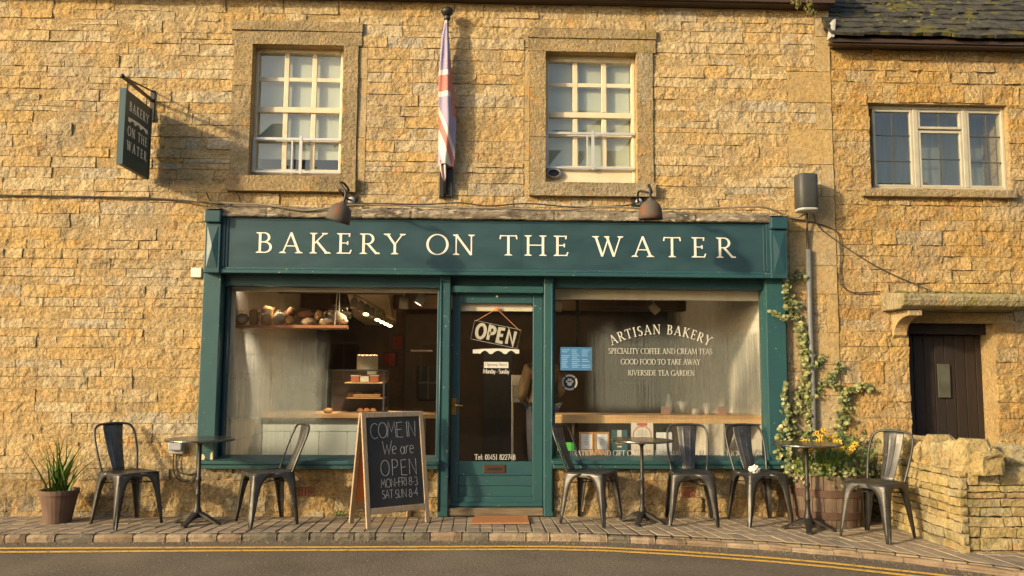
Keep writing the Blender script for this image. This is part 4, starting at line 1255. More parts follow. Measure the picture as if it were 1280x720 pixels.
m_sett = [M('brown_sett', (.285, .220, .142), (.205, .158, .102), rough=.85, vs=7, bump=.5, bs=60, bd=.006),
          M('buff_sett', (.335, .260, .168), (.250, .192, .122), rough=.85, vs=7, bump=.5, bs=60, bd=.006),
          M('grey_sett', (.265, .215, .150), (.19, .152, .104), rough=.85, vs=7, bump=.5, bs=60, bd=.006)]
def slab(c4, z, mat, name, parent, into=None, j=.0022, thick=.05, bev=.004, dome=.003):
    """a paving piece from four corner points (x, y)"""
    cx, cy = sum(p[0] for p in c4) / 4, sum(p[1] for p in c4) / 4
    q = []
    for p in c4:
        d = Vector((cx - p[0], cy - p[1])); l = d.length
        q.append((p[0] + d.x / l * j * 1.4, p[1] + d.y / l * j * 1.4))
    top = [((p[0] * .90 + cx * .10), (p[1] * .90 + cy * .10)) for p in q]
    v = [(p[0], p[1], z - thick) for p in q] + [(p[0], p[1], z - .007) for p in q] + [(p[0], p[1], z + rnd.uniform(-.0015, .0015)) for p in top]
    f = [(0, 1, 5, 4), (1, 2, 6, 5), (2, 3, 7, 6), (3, 0, 4, 7), (4, 5, 9, 8), (5, 6, 10, 9), (6, 7, 11, 10), (7, 4, 8, 11), (8, 9, 10, 11)]
    if into is not None:
        return into.add(v, f)
    return MB().add(v, f).build(name, mat, parent, loc=(cx, cy, 0))
KW = .085
setts = []
x = -5.0
XW = 3.62
def skew(x):
    return -.24 * max(0, min(1, (-x - 1.2) / 2.0)) + (.20 * max(0, min(1, (x - .4) / 1.2)))
while x < XW + .7:
    wd = rnd.uniform(.100, .122)
    y = -.005
    yk = kerb_y(x + wd / 2) + KW
    nrow = max(2, round((-yk) / .19))
    off = rnd.uniform(-.02, .02)
    ys = [-.005] + [yk * (i / nrow) + (off if i < nrow else 0) + rnd.uniform(-.008, .008) for i in range(1, nrow)] + [None]
    for i in range(nrow):
        ya = ys[i]
        if i == nrow - 1:
            ya_, c = ya, None
            s0, s1 = skew(x) * (-ya), skew(x) * (-yk)
            setts.append(((x + s0, ya), (x + wd + s0, ya), (x + wd + s1, kerb_y(x + wd + s1) + KW), (x + s1, kerb_y(x + s1) + KW)))
        else:
            yb = ys[i + 1]
            s0, s1 = skew(x) * (-ya), skew(x) * (-yb)
            setts.append(((x + s0, ya), (x + wd + s0, ya), (x + wd + s1, yb), (x + s1, yb)))
    x += wd
def s_seen(q):
    px, py, d = project((q[0][0], q[0][1], 0))
    return -20 < px < 1290 and py < 730
vis = sorted([q for q in setts if s_seen(q)], key=lambda q: abs(q[0][0] - q[1][0]) * abs(q[2][1] - q[1][1]) / (q[1][1] + 8) ** 2, reverse=True)
invis = [q for q in setts if not s_seen(q)]
rest = MB()
for i, q in enumerate(vis + invis):
    if q[2][1] > q[1][1]: continue
    if i < 300 and i < len(vis):
        slab(q[::-1], -.004 + rnd.uniform(-.002, .002), rnd.choice(m_sett), 'sett', PAV)
    else:
        slab(q[::-1], -.004 + rnd.uniform(-.002, .002), None, None, None, into=rest)
if rest.v: rest.build('smaller_setts', m_sett[0], PAV, kind='stuff')
m_kerb = [M('grey_kerbstone', (.16, .135, .095), (.10, .085, .06), rough=.85, vs=6, bump=.8, bs=36, bd=.012),
          M('brown_kerbstone', (.25, .18, .11), (.16, .11, .065), rough=.85, vs=6, bump=.8, bs=36, bd=.012),
          M('buff_kerbstone', (.31, .235, .15), (.21, .155, .095), rough=.85, vs=6, bump=.8, bs=36, bd=.012)]
x = -5.0
while x < 4.4:
    wd = rnd.uniform(.17, .32)
    a0, a1 = kerb_y(x), kerb_y(x + wd)
    xa, xb = x + .0025, x + wd - .0025
    drop = -.004 if x < .6 else -.004 - min(.02, (x - .6) * .02)
    jit = rnd.uniform(-.008, .008)
    zt = drop + rnd.uniform(-.006, .004)
    v, nn = [], 5
    prof_ = [(0.012, -.14), (.004, -.05), (.0, zt - .018), (.016, zt), (KW - .01, zt + .001), (KW - .003, -.05)]
    for i in range(nn):
        t = i / (nn - 1)
        e = .010 if i in (0, nn - 1) else 0
        xx = xa + (xb - xa) * t
        for dy, dz in prof_:
            r1, r2 = noise.noise(Vector((xx * 14, dy * 30, dz * 40))) * .010, noise.noise(Vector((xx * 11, dy * 20 + 9, 5))) * .007
            v.append((xx, a0 + (a1 - a0) * t + dy + jit + r1 + (e if dy < .05 else 0), dz + (r2 - e * .7 if dz > -.04 else 0)))
    m = len(prof_)
    f = [(i * m + j, (i + 1) * m + j, (i + 1) * m + j + 1, i * m + j + 1) for i in range(nn - 1) for j in range(m - 1)]
    f += [tuple(range(m - 1, -1, -1)), tuple(range((nn - 1) * m, nn * m))]
    mt = m_kerb[0] if (-2.1 < x < -.5 and rnd.random() < .8) else rnd.choice(m_kerb + ([m_kerb[1]] if x > .3 else []))
    MB().add(v, f).build('kerbstone', mt, PAV, smooth=False, bevel=.006, loc=((xa + xb) / 2, a0, 0))
    x += wd
# yellow lines
for nm, pts in (('a', [(-260, 687), (100, 685.6), (250, 684.9), (400, 684.5), (640, 683.6), (700, 683.8), (760, 685.2), (840, 689.2), (900, 693.2), (960, 697.6), (1040, 704.6), (1150, 716.5), (1300, 734)]),
                ('b', [(-260, 691.5), (100, 690.2), (250, 689.0), (400, 688.3), (640, 687.2), (700, 687.5), (760, 689), (840, 693.4), (900, 697.6), (960, 702.2), (1040, 709.4), (1150, 721.5), (1300, 740)])):
    gp = [ground(a, b, ZR) for a, b in pts]
    dense = []
    for a, b in zip(gp, gp[1:]):
        dense += [a.lerp(b, k / 8) for k in range(8)]
    dense.append(gp[-1])
    hw = .030
    v = []
    for i, p in enumerate(dense):
        t = (dense[min(i + 1, len(dense) - 1)] - dense[max(i - 1, 0)]).normalized()
        nrm = Vector((-t.y, t.x, 0))
        v += [p + nrm * (hw + .003 * noise.noise(p * 6)), p - nrm * (hw + .003 * noise.noise(p * 7 + Vector((5, 0, 0))))]
    yl = MB().add([(q.x, q.y, ZR + .004) for q in v], [(2 * i, 2 * i + 1, 2 * i + 3, 2 * i + 2) for i in range(len(dense) - 1)]).build('yellow_line', m_yellow)
    tag(yl, 'yellow no-waiting line painted on the road, the one %s the kerb' % ('nearer' if nm == 'a' else 'further from'), 'road marking', 'double yellow lines', 'structure')
# grit along the gutter
gm = MB()
for k in range(1500):
    x = rnd.uniform(-4.6, 4.0)
    y = kerb_y(x) - abs(rnd.gauss(0, .05 if x < .5 else .12)) - .012
    r = rnd.uniform(.002, .0065)
    gm.ball((x, y, ZR + r * .4), r, 5, 3, (1.2, 1, .7))
tag(gm.build('gutter_grit', M('grit', (.26, .20, .13), (.14, .11, .075), rough=.95, vs=60)), 'loose grit and dust lying along the gutter', 'grit', None, 'stuff')

# ------------------------------------------------------------------ dry stone garden wall on the right
XD = ground(1180, 690, 0).x + .12
DW = thing('dry_stone_wall', 'dry stone garden wall with upright coping stones on the right', 'wall', (XD, 0, 0))
YD1 = -1.62
zbody = .60
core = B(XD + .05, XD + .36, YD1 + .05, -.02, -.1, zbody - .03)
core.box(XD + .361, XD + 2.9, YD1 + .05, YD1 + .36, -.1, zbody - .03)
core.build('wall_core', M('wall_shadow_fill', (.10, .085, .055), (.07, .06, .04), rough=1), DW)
def dry_face(P, l0, l1, z0, z1):
    """stones on one face; P(along, height, out) -> point"""
    z = z0
    while z < z1 - .02:
        h = min(rnd.uniform(.045, .095), z1 - z)
        if z1 - z - h < .035: h = z1 - z
        a = l0
        while a < l1 - 1e-3:
            wd = rnd.uniform(.12, .34)
            if l1 - a - wd < .08: wd = l1 - a
            mb = MB()
            stone_patch(mb, lambda a_, b_, o_, a=a, z=z: P(a + .005 + a_, z + .0045 + b_, o_), wd - .010, h - .009, rnd, .014, base=rnd.uniform(.0, .022), cell=.05, back=.035, wob=.010)
            mb.build('stone', m_drystone, DW, smooth=True)
            a += wd
        z += h
dry_face(lambda a, z, o: (XD + .03 - o, -a, z), .0, -YD1, -.03, zbody)
dry_face(lambda a, z, o: (XD + .03 + a, YD1 + .03 - o, z), .0, 2.2, -.1, zbody)
def coping(x, y, ang, wd, h, dp):
    sd_ = rnd.uniform(0, 90)
    v, nn = [], 8
    R_ = Matrix.Rotation(ang, 3, 'Z')
    tl = rnd.uniform(-.10, .10)
    for k in range(6):
        t = k / 5
        s_ = (1 - .22 * t ** 2 - (.22 if k == 5 else 0)) * (1 + rnd.uniform(-.07, .07))
        for i in range(9):
            a = 2 * PI * i / 9
            ca, sa = math.cos(a), math.sin(a)
            ex = 2 / 4.5
            p = Vector((math.copysign(abs(ca) ** ex, ca) * wd / 2 * s_ + tl * t * h, math.copysign(abs(sa) ** ex, sa) * dp / 2 * s_, h * (t - (.03 if k == 5 else 0))))
            p += Vector((1, 1, .9)) * (.035 * noise.noise(Vector((p.x * 7, p.y * 7, p.z * 7 + sd_))) + .02 * noise.noise(Vector((p.x * 19, p.y * 19, p.z * 19 + sd_))))
            p = R_ @ p
            v.append((x + p.x, y + p.y, zbody - .01 + p.z))
    f = [(k * 9 + i, k * 9 + (i + 1) % 9, (k + 1) * 9 + (i + 1) % 9, (k + 1) * 9 + i) for k in range(5) for i in range(9)] + [tuple(range(45, 54))]
    MB().add(v, f, rnd.random()).build('coping_stone', m_drystone, DW, smooth=False)
y = -.06
while y > YD1 - .02:
    wd = rnd.uniform(.13, .24)
    coping(XD + .19, y - wd / 2, PI / 2 + rnd.uniform(-.08, .08), wd * .88, rnd.uniform(.17, .27), rnd.uniform(.26, .33))
    y -= wd
x = XD + .42
while x < XD + 2.4:
    wd = rnd.uniform(.11, .21)
    coping(x + wd / 2, YD1 + .19, rnd.uniform(-.08, .08), wd * .88, rnd.uniform(.17, .27), rnd.uniform(.26, .33))
    x += wd
# ------------------------------------------------------------------ cafe chairs: pressed steel, hoop back
def cat_rom(pts, n=6):
    pts = [Vector(p) for p in pts]
    out = []
    for i in range(len(pts) - 1):
        p0, p1, p2, p3 = pts[max(i - 1, 0)], pts[i], pts[i + 1], pts[min(i + 2, len(pts) - 1)]
        for k in range(n):
            t = k / n
            out.append(.5 * ((2 * p1) + (p2 - p0) * t + (2 * p0 - 5 * p1 + 4 * p2 - p3) * t * t + (-p0 + 3 * p1 - 3 * p2 + p3) * t ** 3))
    out.append(pts[-1])
    return out
def make_chair(label):
    t = thing('cafe_chair', label, 'chair', (0, 0, 0), 0, 'pressed steel chairs outside the bakery')
    S = .178; zt = .452
    # seat pan with rolled edge
    def rr(u, s, r):        # rounded square outline
        a = 2 * PI * u
        ca, sa = math.cos(a), math.sin(a)
        e = 2 / 7
        return math.copysign(abs(ca) ** e, ca) * s, math.copysign(abs(sa) ** e, sa) * s
    mb = MB(); n = 40
    rings = [(.0, -.010), (.10, -.010), (.145, -.008), (.160, -.001), (.172, .0), (.180, -.004), (.183, -.014), (.181, -.040)]
    v = []
    for s, z in rings:
        for k in range(n):
            x, y = rr(k / n, s, 0)
            v.append((x, y, zt + z))
    mb.add(v, [(i * n + k, i * n + (k + 1) % n, (i + 1) * n + (k + 1) % n, (i + 1) * n + k) for i in range(len(rings) - 1) for k in range(n)])
    mb.build('seat', m_steel, t, smooth=True, local=True)
    # four folded legs that flow out of the skirt in an arch
    zs = [.446, .425, .405, .380, .345, .30, .24, .16, .08, .0]
    ws = [.172, .150, .112, .086, .072, .062, .054, .045, .035, .026]
    for sx in (-1, 1):
        for sy in (-1, 1):
            mb = MB(); v = []
            for z, wd in zip(zs, ws):
                f = 1 - z / .446
                c = Vector((sx * (.181 + .036 * f), sy * (.181 + .036 * f), z))
                rib = .006 if .06 < z < .37 else 0
                for q in ((wd, 0), (wd * .62, -.0), (wd * .40, -rib), (.012, -.0), (0, .012)):
                    if q[1] == .012:
                        v.append((c.x, c.y - sy * .012, z))
                    else:
                        v.append((c.x - sx * q[0], c.y - sy * q[1] * 1, z))
                for q in ((wd * .40, -rib), (wd * .62, 0), (wd, 0)):
                    v.append((c.x - sx * q[1], c.y - sy * q[0], z))
            m = 8
            mb.add(v, [(i * m + j, i * m + j + 1, (i + 1) * m + j + 1, (i + 1) * m + j) for i in range(len(zs) - 1) for j in range(m - 1)])
            mb.build('leg', m_steel, t, smooth=True, local=True, solid=.003)
    mb = MB()
    for a in (-1, 1):
        MB().tube([(-.183, a * -.183, .362 + a * .006), (.183, a * .183, .362 + a * .006)], .0055, 6).build('stretcher', m_steel, t, smooth=True, local=True)
    hoop = [(-.160, .160, .44), (-.172, .190, .53), (-.185, .238, .66), (-.182, .285, .775), (-.150, .308, .835), (-.075, .316, .852), (.0, .317, .855)]
    hoop = hoop + [(-x, y, z) for x, y, z in hoop[-2::-1]]
    MB().tube(cat_rom(hoop, 5), .0105, 8).build('hoop', m_steel, t, smooth=True, local=True)
    # splat with two pressed ribs
    mb = MB(); nu, nv = 24, 14
    def P(u, v):
        hw = .055 + .038 * v
        x = (u * 2 - 1) * hw
        z = .445 + .405 * v
        y = .168 + .146 * math.sin(v * 1.35) / math.sin(1.35)
        r = 0
        if .12 < v < .86:
            for q in (-.38, .38):
                d = abs((u * 2 - 1) - q)
                r += .0045 * math.exp(-(d / .08) ** 2)
        y += .010 * ((u * 2 - 1) ** 2) - r
        return (x, y, z)
    mb.grid(P, nu, nv)
    mb.build('splat', m_steel, t, smooth=True, local=True, solid=.002)
    return t
CH = [ # label, ground point of the centre, turn (front is -Y)
    ('grey steel cafe chair left of the small round table, leftmost chair of all', (158, 654.5), math.radians(50)),
    ('grey steel cafe chair seen side-on under the left shop window, back towards the chalkboard', (333, 653.5), math.radians(-58)),
    ('grey steel cafe chair just right of the shop door, its back to the door', (739, 652.5), math.radians(60)),
    ('dark steel cafe chair facing the street squarely, right of the middle table', (864.5, 653), math.radians(-8)),
    ('steel cafe chair with a crumpled white napkin on its seat', (950, 653), math.radians(9)),
    ('shiny steel cafe chair with sunlit splat by the dry stone wall', (1097, 671.5), math.radians(-54)),
]
proto = make_chair(CH[0][0])
chairs = []
for i, (lab, p, a) in enumerate(CH):
    o = proto if i == 0 else copy_tree(proto)
    o['label'] = lab
    o.location = ground(*p)
    o.rotation_euler = (0, 0, a)
    chairs.append(o)
# crumpled napkin on the fifth chair
np_ = MB(); c5 = chairs[4].location
nap = thing('paper_napkin', 'crumpled white paper napkin lying on a chair seat', 'napkin', (c5.x - .05, c5.y - .02, .445))
def napP(u, v):
    th, ph = PI * v, 2 * PI * u
    d = Vector((math.sin(th) * math.cos(ph), math.sin(th) * math.sin(ph), math.cos(th)))
    r = .040 * (1 + .55 * noise.noise(d * 2.7 + Vector((3, 1, 2))) + .25 * noise.noise(d * 7))
    return (d.x * r * 1.15, d.y * r, max(-.002, d.z * r * .9 + .026))
np_.grid(napP, 18, 12)
np_.build('folds', M('napkin_paper', (.80, .76, .68), rough=.9), nap, local=True)

# ------------------------------------------------------------------ round cafe tables on a cast foot
def make_table(label, r=.30, h=.735):
    t = thing('cafe_table', label, 'table', (0, 0, 0), 0, 'small round cafe tables on the pavement')
    MB().lathe([(0, h), (r - .012, h), (r - .002, h - .003), (r, h - .010), (r - .003, h - .017), (r - .02, h - .020), (0, h - .020)], (0, 0, 0), 48).build('tabletop', m_table, t, smooth=False, local=True)
    MB().lathe([(.0, h - .021), (.055, h - .021), (.050, h - .034), (.022, h - .052), (.017, h - .07), (.017, .40), (.024, .392), (.026, .375), (.022, .36), (.018, .35), (.019, .27), (.025, .262), (.025, .245), (.020, .235), (.024, .14), (.034, .12), (.038, .085), (.030, .06), (0, .06)], (0, 0, 0), 16).build('column', m_iron, t, smooth=True, local=True)
    for k in range(4):
        a = PI / 4 + k * PI / 2 + .35
        mb = MB(); v = []
        prof = [(.012, .105, .030, .05), (.06, .092, .030, .042), (.11, .070, .027, .030), (.16, .040, .024, .024), (.20, .020, .028, .020), (.225, .010, .022, .012)]
        for d, z, wd, th in prof:
            for q, zz in ((-1, z - th), (-1, z - .006), (-.45, z), (.45, z), (1, z - .006), (1, z - th)):
                x, y = d, q * wd
                v.append((x * math.cos(a) - y * math.sin(a), x * math.sin(a) + y * math.cos(a), max(.0, zz)))
        m = 6
        mb.add(v, [(i * m + j, i * m + (j + 1) % m, (i + 1) * m + (j + 1) % m, (i + 1) * m + j) for i in range(len(prof) - 1) for j in range(m)] + [tuple(range((len(prof) - 1) * m, len(prof) * m))])
        mb.build('foot', m_iron, t, smooth=False, local=True)
    return t
tb = make_table('round cafe table between the two left hand chairs')
TB = [('round cafe table between the two left hand chairs', (246, 654), 1.0, .2),
      ('round cafe table under the certificates in the right shop window', (803, 653), .93, 0),
      ('round cafe table in front of the barrel planter', (1010.5, 662), .99, .1)]
for i, (lab, p, s, a) in enumerate(TB):
    o = tb if i == 0 else copy_tree(tb)
    o['label'] = lab
    o.location = ground(*p)
    o.rotation_euler = (0, 0, a)
    o.scale = (s, s, 1.0)

# ------------------------------------------------------------------ chalkboard
A0, A1 = ground(458, 661.5), ground(537, 652.5)
ax = (A1 - A0); Wd = ax.length; ax.normalize()
nb = Vector((ax.y, -ax.x, 0))                    # towards the street
AB = thing('chalkboard_sign', 'wooden A-frame chalkboard reading come in we are open', 'sign', (A0 + A1) / 2)
Hh, TI = .985, math.radians(9.4)
def frame_place(o, side):
    def f(u, v, n):          # u along, v up the board, n outwards
        up = Vector((0, 0, 1)) * math.cos(TI) - nb * side * math.sin(TI)
        nn = nb * side * math.cos(TI) + Vector((0, 0, 1)) * math.sin(TI)
        return o + ax * (u - Wd / 2) + up * v + nn * n
    return f
base_f = (A0 + A1) / 2
back = base_f - nb * (2 * Hh * math.sin(TI) + .03)
Lv = Hh / 1.0
def board(o, side, nm):
    pf = frame_place(o, side)
    def bx(u0, u1, v0, v1, n0, n1):
        m = MB()
        m.add([pf(u, v, n) for n in (n0, n1) for u, v in ((u0, v0), (u1, v0), (u1, v1), (u0, v1))], [(4, 5, 6, 7), (3, 2, 1, 0), (0, 1, 5, 4), (1, 2, 6, 5), (2, 3, 7, 6), (3, 0, 4, 7)])
        return m
    inset = .012
    st = .042
    bx(0, st, 0, Lv, -.012, .012).build('stile', m_woodold, AB, bevel=.004)
    bx(Wd - st, Wd, 0, Lv, -.012, .012).build('stile', m_woodold, AB, bevel=.004)
    bx(st + .001, Wd - st - .001, Lv - .045, Lv - .001, -.0115, .0115).build('top_rail', m_woodold, AB, bevel=.004)
    bx(st + .001, Wd - st - .001, .115, .165, -.0115, .0115).build('bottom_rail', m_woodold, AB, bevel=.004)
    pn = bx(st + .001, Wd - st - .001, .166, Lv - .046, -.006, .003).build('slate_panel', m_slate, AB)
    bx(st + .001, Wd - st - .001, .166, Lv - .046, -.0085, -.0062).build('panel_back', m_orange, AB)
    return pf, pn
pf, pn = board(base_f, 1, 'front')
board(back, -1, 'rear')
ctx = MB()
rr = random.Random(3)
pl = lambda u, v, n: pf(u, v, n + .0036)
u0, u1 = .075, Wd - .06
V = lambda t: .166 + (Lv - .212) * t
chalk_text(ctx, 'COME IN', u0, u1 - .02, V(.765), .135, pl, .0052, .04, rnd=rr)
chalk_text(ctx, 'We are', u0 + .11, u1 - .05, V(.575), .115, pl, .0048, .05, rnd=rr)
chalk_text(ctx, 'OPEN', u0 + .08, u1 - .03, V(.340), .135, pl, .0056, .03, rnd=rr)
chalk_text(ctx, 'MON-FRI 8-3', u0 + .075, u1 - .035, V(.215), .072, pl, .0042, .06, rnd=rr)
chalk_text(ctx, 'SAT.SUN 8-4', u0 + .085, u1 - .04, V(.090), .070, pl, .0042, .06, rnd=rr)
ctx.build('chalk_lettering', m_chalk, pn)
for u in (.05, Wd - .05):
    q0, q1 = pf(u, .20, -.02), frame_place(back, -1)(u, .20, -.02)
    MB().tube([q0, q1], .004, 6).build('tie_chain', m_iron, AB)

# doormat
dm = [ground(588, 655.5), ground(662, 655), ground(660, 646.2), ground(593, 646.2)]
tag(MB().add([(p.x, p.y, .001) for p in dm] + [(p.x * 1 + (0.003 if i in (0, 3) else -.003), p.y + (.003 if i < 2 else -.003), .014) for i, p in enumerate(dm)],
    [(4, 5, 6, 7), (0, 1, 5, 4), (1, 2, 6, 5), (2, 3, 7, 6), (3, 0, 4, 7)]).build('doormat', m_doormat), 'rust brown coir doormat on the setts before the door', 'doormat')

# ------------------------------------------------------------------ hanging sign on the left
xs_ = px_(184.5, 165, -.10)
def y_for(pxx, z):
    lo, hi = -2.0, 0.0
    for _ in range(50):
        m = (lo + hi) / 2
        if project((xs_, m, z))[0] > pxx: hi = m
        else: lo = m
    return (lo + hi) / 2
zt_i, zb_i = pz_(184.5, 136, -.08), pz_(184.5, 224, -.08)
yo = y_for(151.5, (zt_i + zb_i) / 2)
HS = thing('hanging_sign', 'dark green bakery sign hanging edge-on from an iron bracket', 'sign', (xs_, 0, zt_i))
bo = B(xs_ - .022, xs_ + .022, yo, -.075, zb_i, zt_i).build('board', M('dark_green_sign', (.030, .062, .054), (.022, .047, .041), rough=.5, vs=5), HS, bevel=.004)
for a, b in ((yo - .001, yo + .022), (-.098, -.0745)):
    fr = B(xs_ - .027, xs_ + .027, a, b, zb_i - .001, zt_i + .001)
    fr.build('edge_strip', m_teal, bo)
sg = MB()
def sign_text(s, a, b, zc_, h):
    y0_, y1_ = yo + (-.075 - yo) * a, yo + (-.075 - yo) * b
    sp = ((y1_ - y0_) - adv(s, h)) / (len(s) - 1)
    y = y0_
    for c in s:
        if c != ' ':
            glyph(sg, c, lambda u, v, n, Y=y: (xs_ + .0222 + n, Y + u, zc_ + v), h, .0012, .15, .08)
        y += (GLYPH[c][0] if c != ' ' else .32) * h + sp
hS = zt_i - zb_i
sign_text('BAKERY', .16, .88, zb_i + hS * .75, .085)
sign_text('ON THE', .14, .86, zb_i + hS * .42, .085)
sign_text('WATER', .14, .86, zb_i + hS * .225, .085)
sg.build('sign_lettering', m_letter, bo)
Yf = lambda t: yo + (-.075 - yo) * t
bp2 = [(.14, .60), (.14, .655), (.5, .672), (.86, .655), (.86, .60), (.80, .60)]
for xa, xb in ((.62, .78), (.41, .59), (.22, .38)):
    bp2 += [(xb + (xa - xb) * k / 6, .60 + .038 * math.sin(PI * k / 6)) for k in range(7)]
bp2 += [(.18, .60)]
MB().prism_x([(Yf(a), zb_i + hS * b) for a, b in bp2], xs_ + .0222, xs_ + .0236).build('bridge_emblem', m_letter, bo)
ir = MB()
ir.box(xs_ - .012, xs_ + .012, yo - .02, .01, zt_i + .085, zt_i + .110)
ir.box(xs_ - .02, xs_ + .02, -.030, .012, zt_i - .10, zt_i + .20)
ir.tube([(xs_, yo + .0, zt_i + .10), (xs_, -.02, zt_i + .19)], .008, 6)
ir.build('bracket', m_black, HS)
for t in (.14, .86):
    MB().tube([(xs_, Yf(t), zt_i), (xs_, Yf(t), zt_i + .086)], .006, 6).build('hanger', m_black, HS)
MB().ball((xs_, yo - .025, zt_i + .098), .022, 10, 8).build('finial', m_black, HS, smooth=True)

# ------------------------------------------------------------------ swan-neck lamps over the fascia
def lamp(cx, cy, plate, top, lab, tilt):
    Yl = -.76
    c = at(cx, cy, Yl)
    W = thing('wall_lamp', lab, 'lamp', at(*plate, 0), 0, 'rusty swan-neck lamps over the shop sign')
    p = at(*plate, -.02)
    B(p.x - .07, p.x + .05, -.035, .0, p.z - .05, p.z + .05).build('back_plate', m_iron, W, bevel=.005)
    MB().lathe([(0, -.02), (.03, -.02), (.035, 0), (.03, .02), (0, .02)], (p.x, -.05, p.z), 12, axis=(0, -1, 0)).build('junction', m_lgray, W, smooth=True)
    t = at(*top, Yl * .62)
    ax_ = Vector(tilt).normalized()
    neck = c - ax_ * .095
    tt = at(top[0], top[1], Yl * .88)
    pts = cat_rom([(p.x, -.05, p.z), (p.x - .03, -.16, p.z - .005), (p.x - .06, Yl * .50, p.z + .03), (tt.x + .035, Yl * .78, tt.z - .05), (tt.x + .015, Yl * .84, tt.z - .01), (tt.x, Yl * .90, tt.z), (tt.x - .015, Yl * .96, tt.z - .015), neck - ax_ * .07 + Vector((0, 0, .02)), neck], 6)
    MB().tube(pts, .011, 8).build('swan_neck', m_iron, W, smooth=True)
    MB().lathe([(.0, -.105), (.024, -.105), (.028, -.088), (.060, -.074), (.084, -.048), (.099, -.008), (.105, .04), (.107, .078), (.102, .078), (.093, .0), (.07, -.04), (.0, -.06)], c, 28, axis=ax_).build('lamp_shade', m_rust, W, smooth=True)
    MB().ball(c + ax_ * .03, .034, 12, 8).build('bulb', m_white, W, smooth=True)
lamp(425, 266.5, (440, 251), (429, 229), 'rusty bell lamp on a swan neck below the left upper window', (-.30, .10, -1))
lamp(813, 263, (798, 253), (811, 232), 'rusty bell lamp on a swan neck below the right upper window', (.02, .06, -1))

# ------------------------------------------------------------------ flag on its pole
fb = at(557, 236, -.06)
ftop = at(559, 17, -.13)
FP = thing('flag_pole', 'black wall-mounted flagpole with a ball top holding a furled flag', 'flagpole', (fb.x, 0, fb.z))
r = rect(548.5, 216, 566, 247, -.05)
B(r[0], r[0] + .052, -.07, .012, r[2], r[3]).build('bracket', m_black, FP, bevel=.008)
B(r[1] - .064, r[1], -.05, .012, r[2] + .01, r[3] + .05).build('bracket_plate', m_iron, FP, bevel=.006)
dv = (ftop - fb).normalized()
MB().tube([fb - dv * .05, ftop], .017, 10).build('pole', m_black, FP, smooth=True)
MB().ball(ftop + dv * .02, .060, 20, 12, (1, 1, .78)).lathe([(.03, -.06), (.034, -.05), (.03, -.03)], ftop, 12).build('ball_top', m_iron, FP, smooth=True)
m_flag, nt, b = mat_base('flag_cloth')
b.inputs['Roughness'].default_value = .85
uv = N(nt, 'ShaderNodeUVMap'); sp = N(nt, 'ShaderNodeSeparateXYZ'); L(nt, uv.outputs[0], sp.inputs[0])
LIL, RED, WHT = (.31, .275, .38), (.50, .17, .14), (.64, .58, .51)
cx_ = ramp(nt, sp.outputs['Y'], [(0, WHT), (.02, LIL), (.35, WHT), (.385, RED), (.50, WHT), (.535, LIL)])
for n_ in nt.nodes:
    if n_.type == 'VALTORGB': n_.color_ramp.interpolation = 'CONSTANT'
dg = N(nt, 'ShaderNodeMath', operation='MULTIPLY_ADD', i_1=-.30)       # v - .3 u : the saltire
L(nt, sp.outputs['X'], dg.inputs[0]); L(nt, sp.outputs['Y'], dg.inputs[2])
diag = ramp(nt, dg.outputs[0], [(0, (0, 0, 0)), (.59, WHT), (.655, RED), (.745, WHT), (.88, LIL)])
nt.nodes[-1].color_ramp.interpolation = 'CONSTANT'
low = N(nt, 'ShaderNodeMath', operation='GREATER_THAN', i_1=.5); L(nt, sp.outputs['Y'], low.inputs[0])
ondiag = N(nt, 'ShaderNodeMath', operation='GREATER_THAN', i_1=.59); L(nt, dg.outputs[0], ondiag.inputs[0])
both = N(nt, 'ShaderNodeMath', operation='MULTIPLY'); L(nt, low.outputs[0], both.inputs[0]); L(nt, ondiag.outputs[0], both.inputs[1])
col = mix(nt, both.outputs[0], cx_, diag)
edge = N(nt, 'ShaderNodeMath', operation='GREATER_THAN', i_1=.80); L(nt, sp.outputs['X'], edge.inputs[0])
y1_ = N(nt, 'ShaderNodeMath', operation='GREATER_THAN', i_1=.27); L(nt, sp.outputs['Y'], y1_.inputs[0])
y2_ = N(nt, 'ShaderNodeMath', operation='LESS_THAN', i_1=.66); L(nt, sp.outputs['Y'], y2_.inputs[0])
e1 = N(nt, 'ShaderNodeMath', operation='MULTIPLY'); L(nt, edge.outputs[0], e1.inputs[0]); L(nt, y1_.outputs[0], e1.inputs[1])
e2 = N(nt, 'ShaderNodeMath', operation='MULTIPLY'); L(nt, e1.outputs[0], e2.inputs[0]); L(nt, y2_.outputs[0], e2.inputs[1])
col = mix(nt, e2.outputs[0], col, RED)
L(nt, col, b.inputs['Base Color'])
b.inputs['Subsurface Weight'].default_value = 0
fm = MB(); nu, nv = 40, 60
LEFT = [(0, 556.5), (.12, 552), (.3, 549.5), (.5, 548.2), (.7, 548.8), (.92, 547.5), (1, 547)]
RIGHT = [(0, 559.5), (.12, 561.5), (.3, 564.0), (.5, 566.8), (.72, 570.5), (.92, 569.0), (1, 567.5)]
def lerp_t(tab, t):
    for (a, x), (b_, y) in zip(tab, tab[1:]):
        if t <= b_: return x + (y - x) * (t - a) / (b_ - a)
    return tab[-1][1]
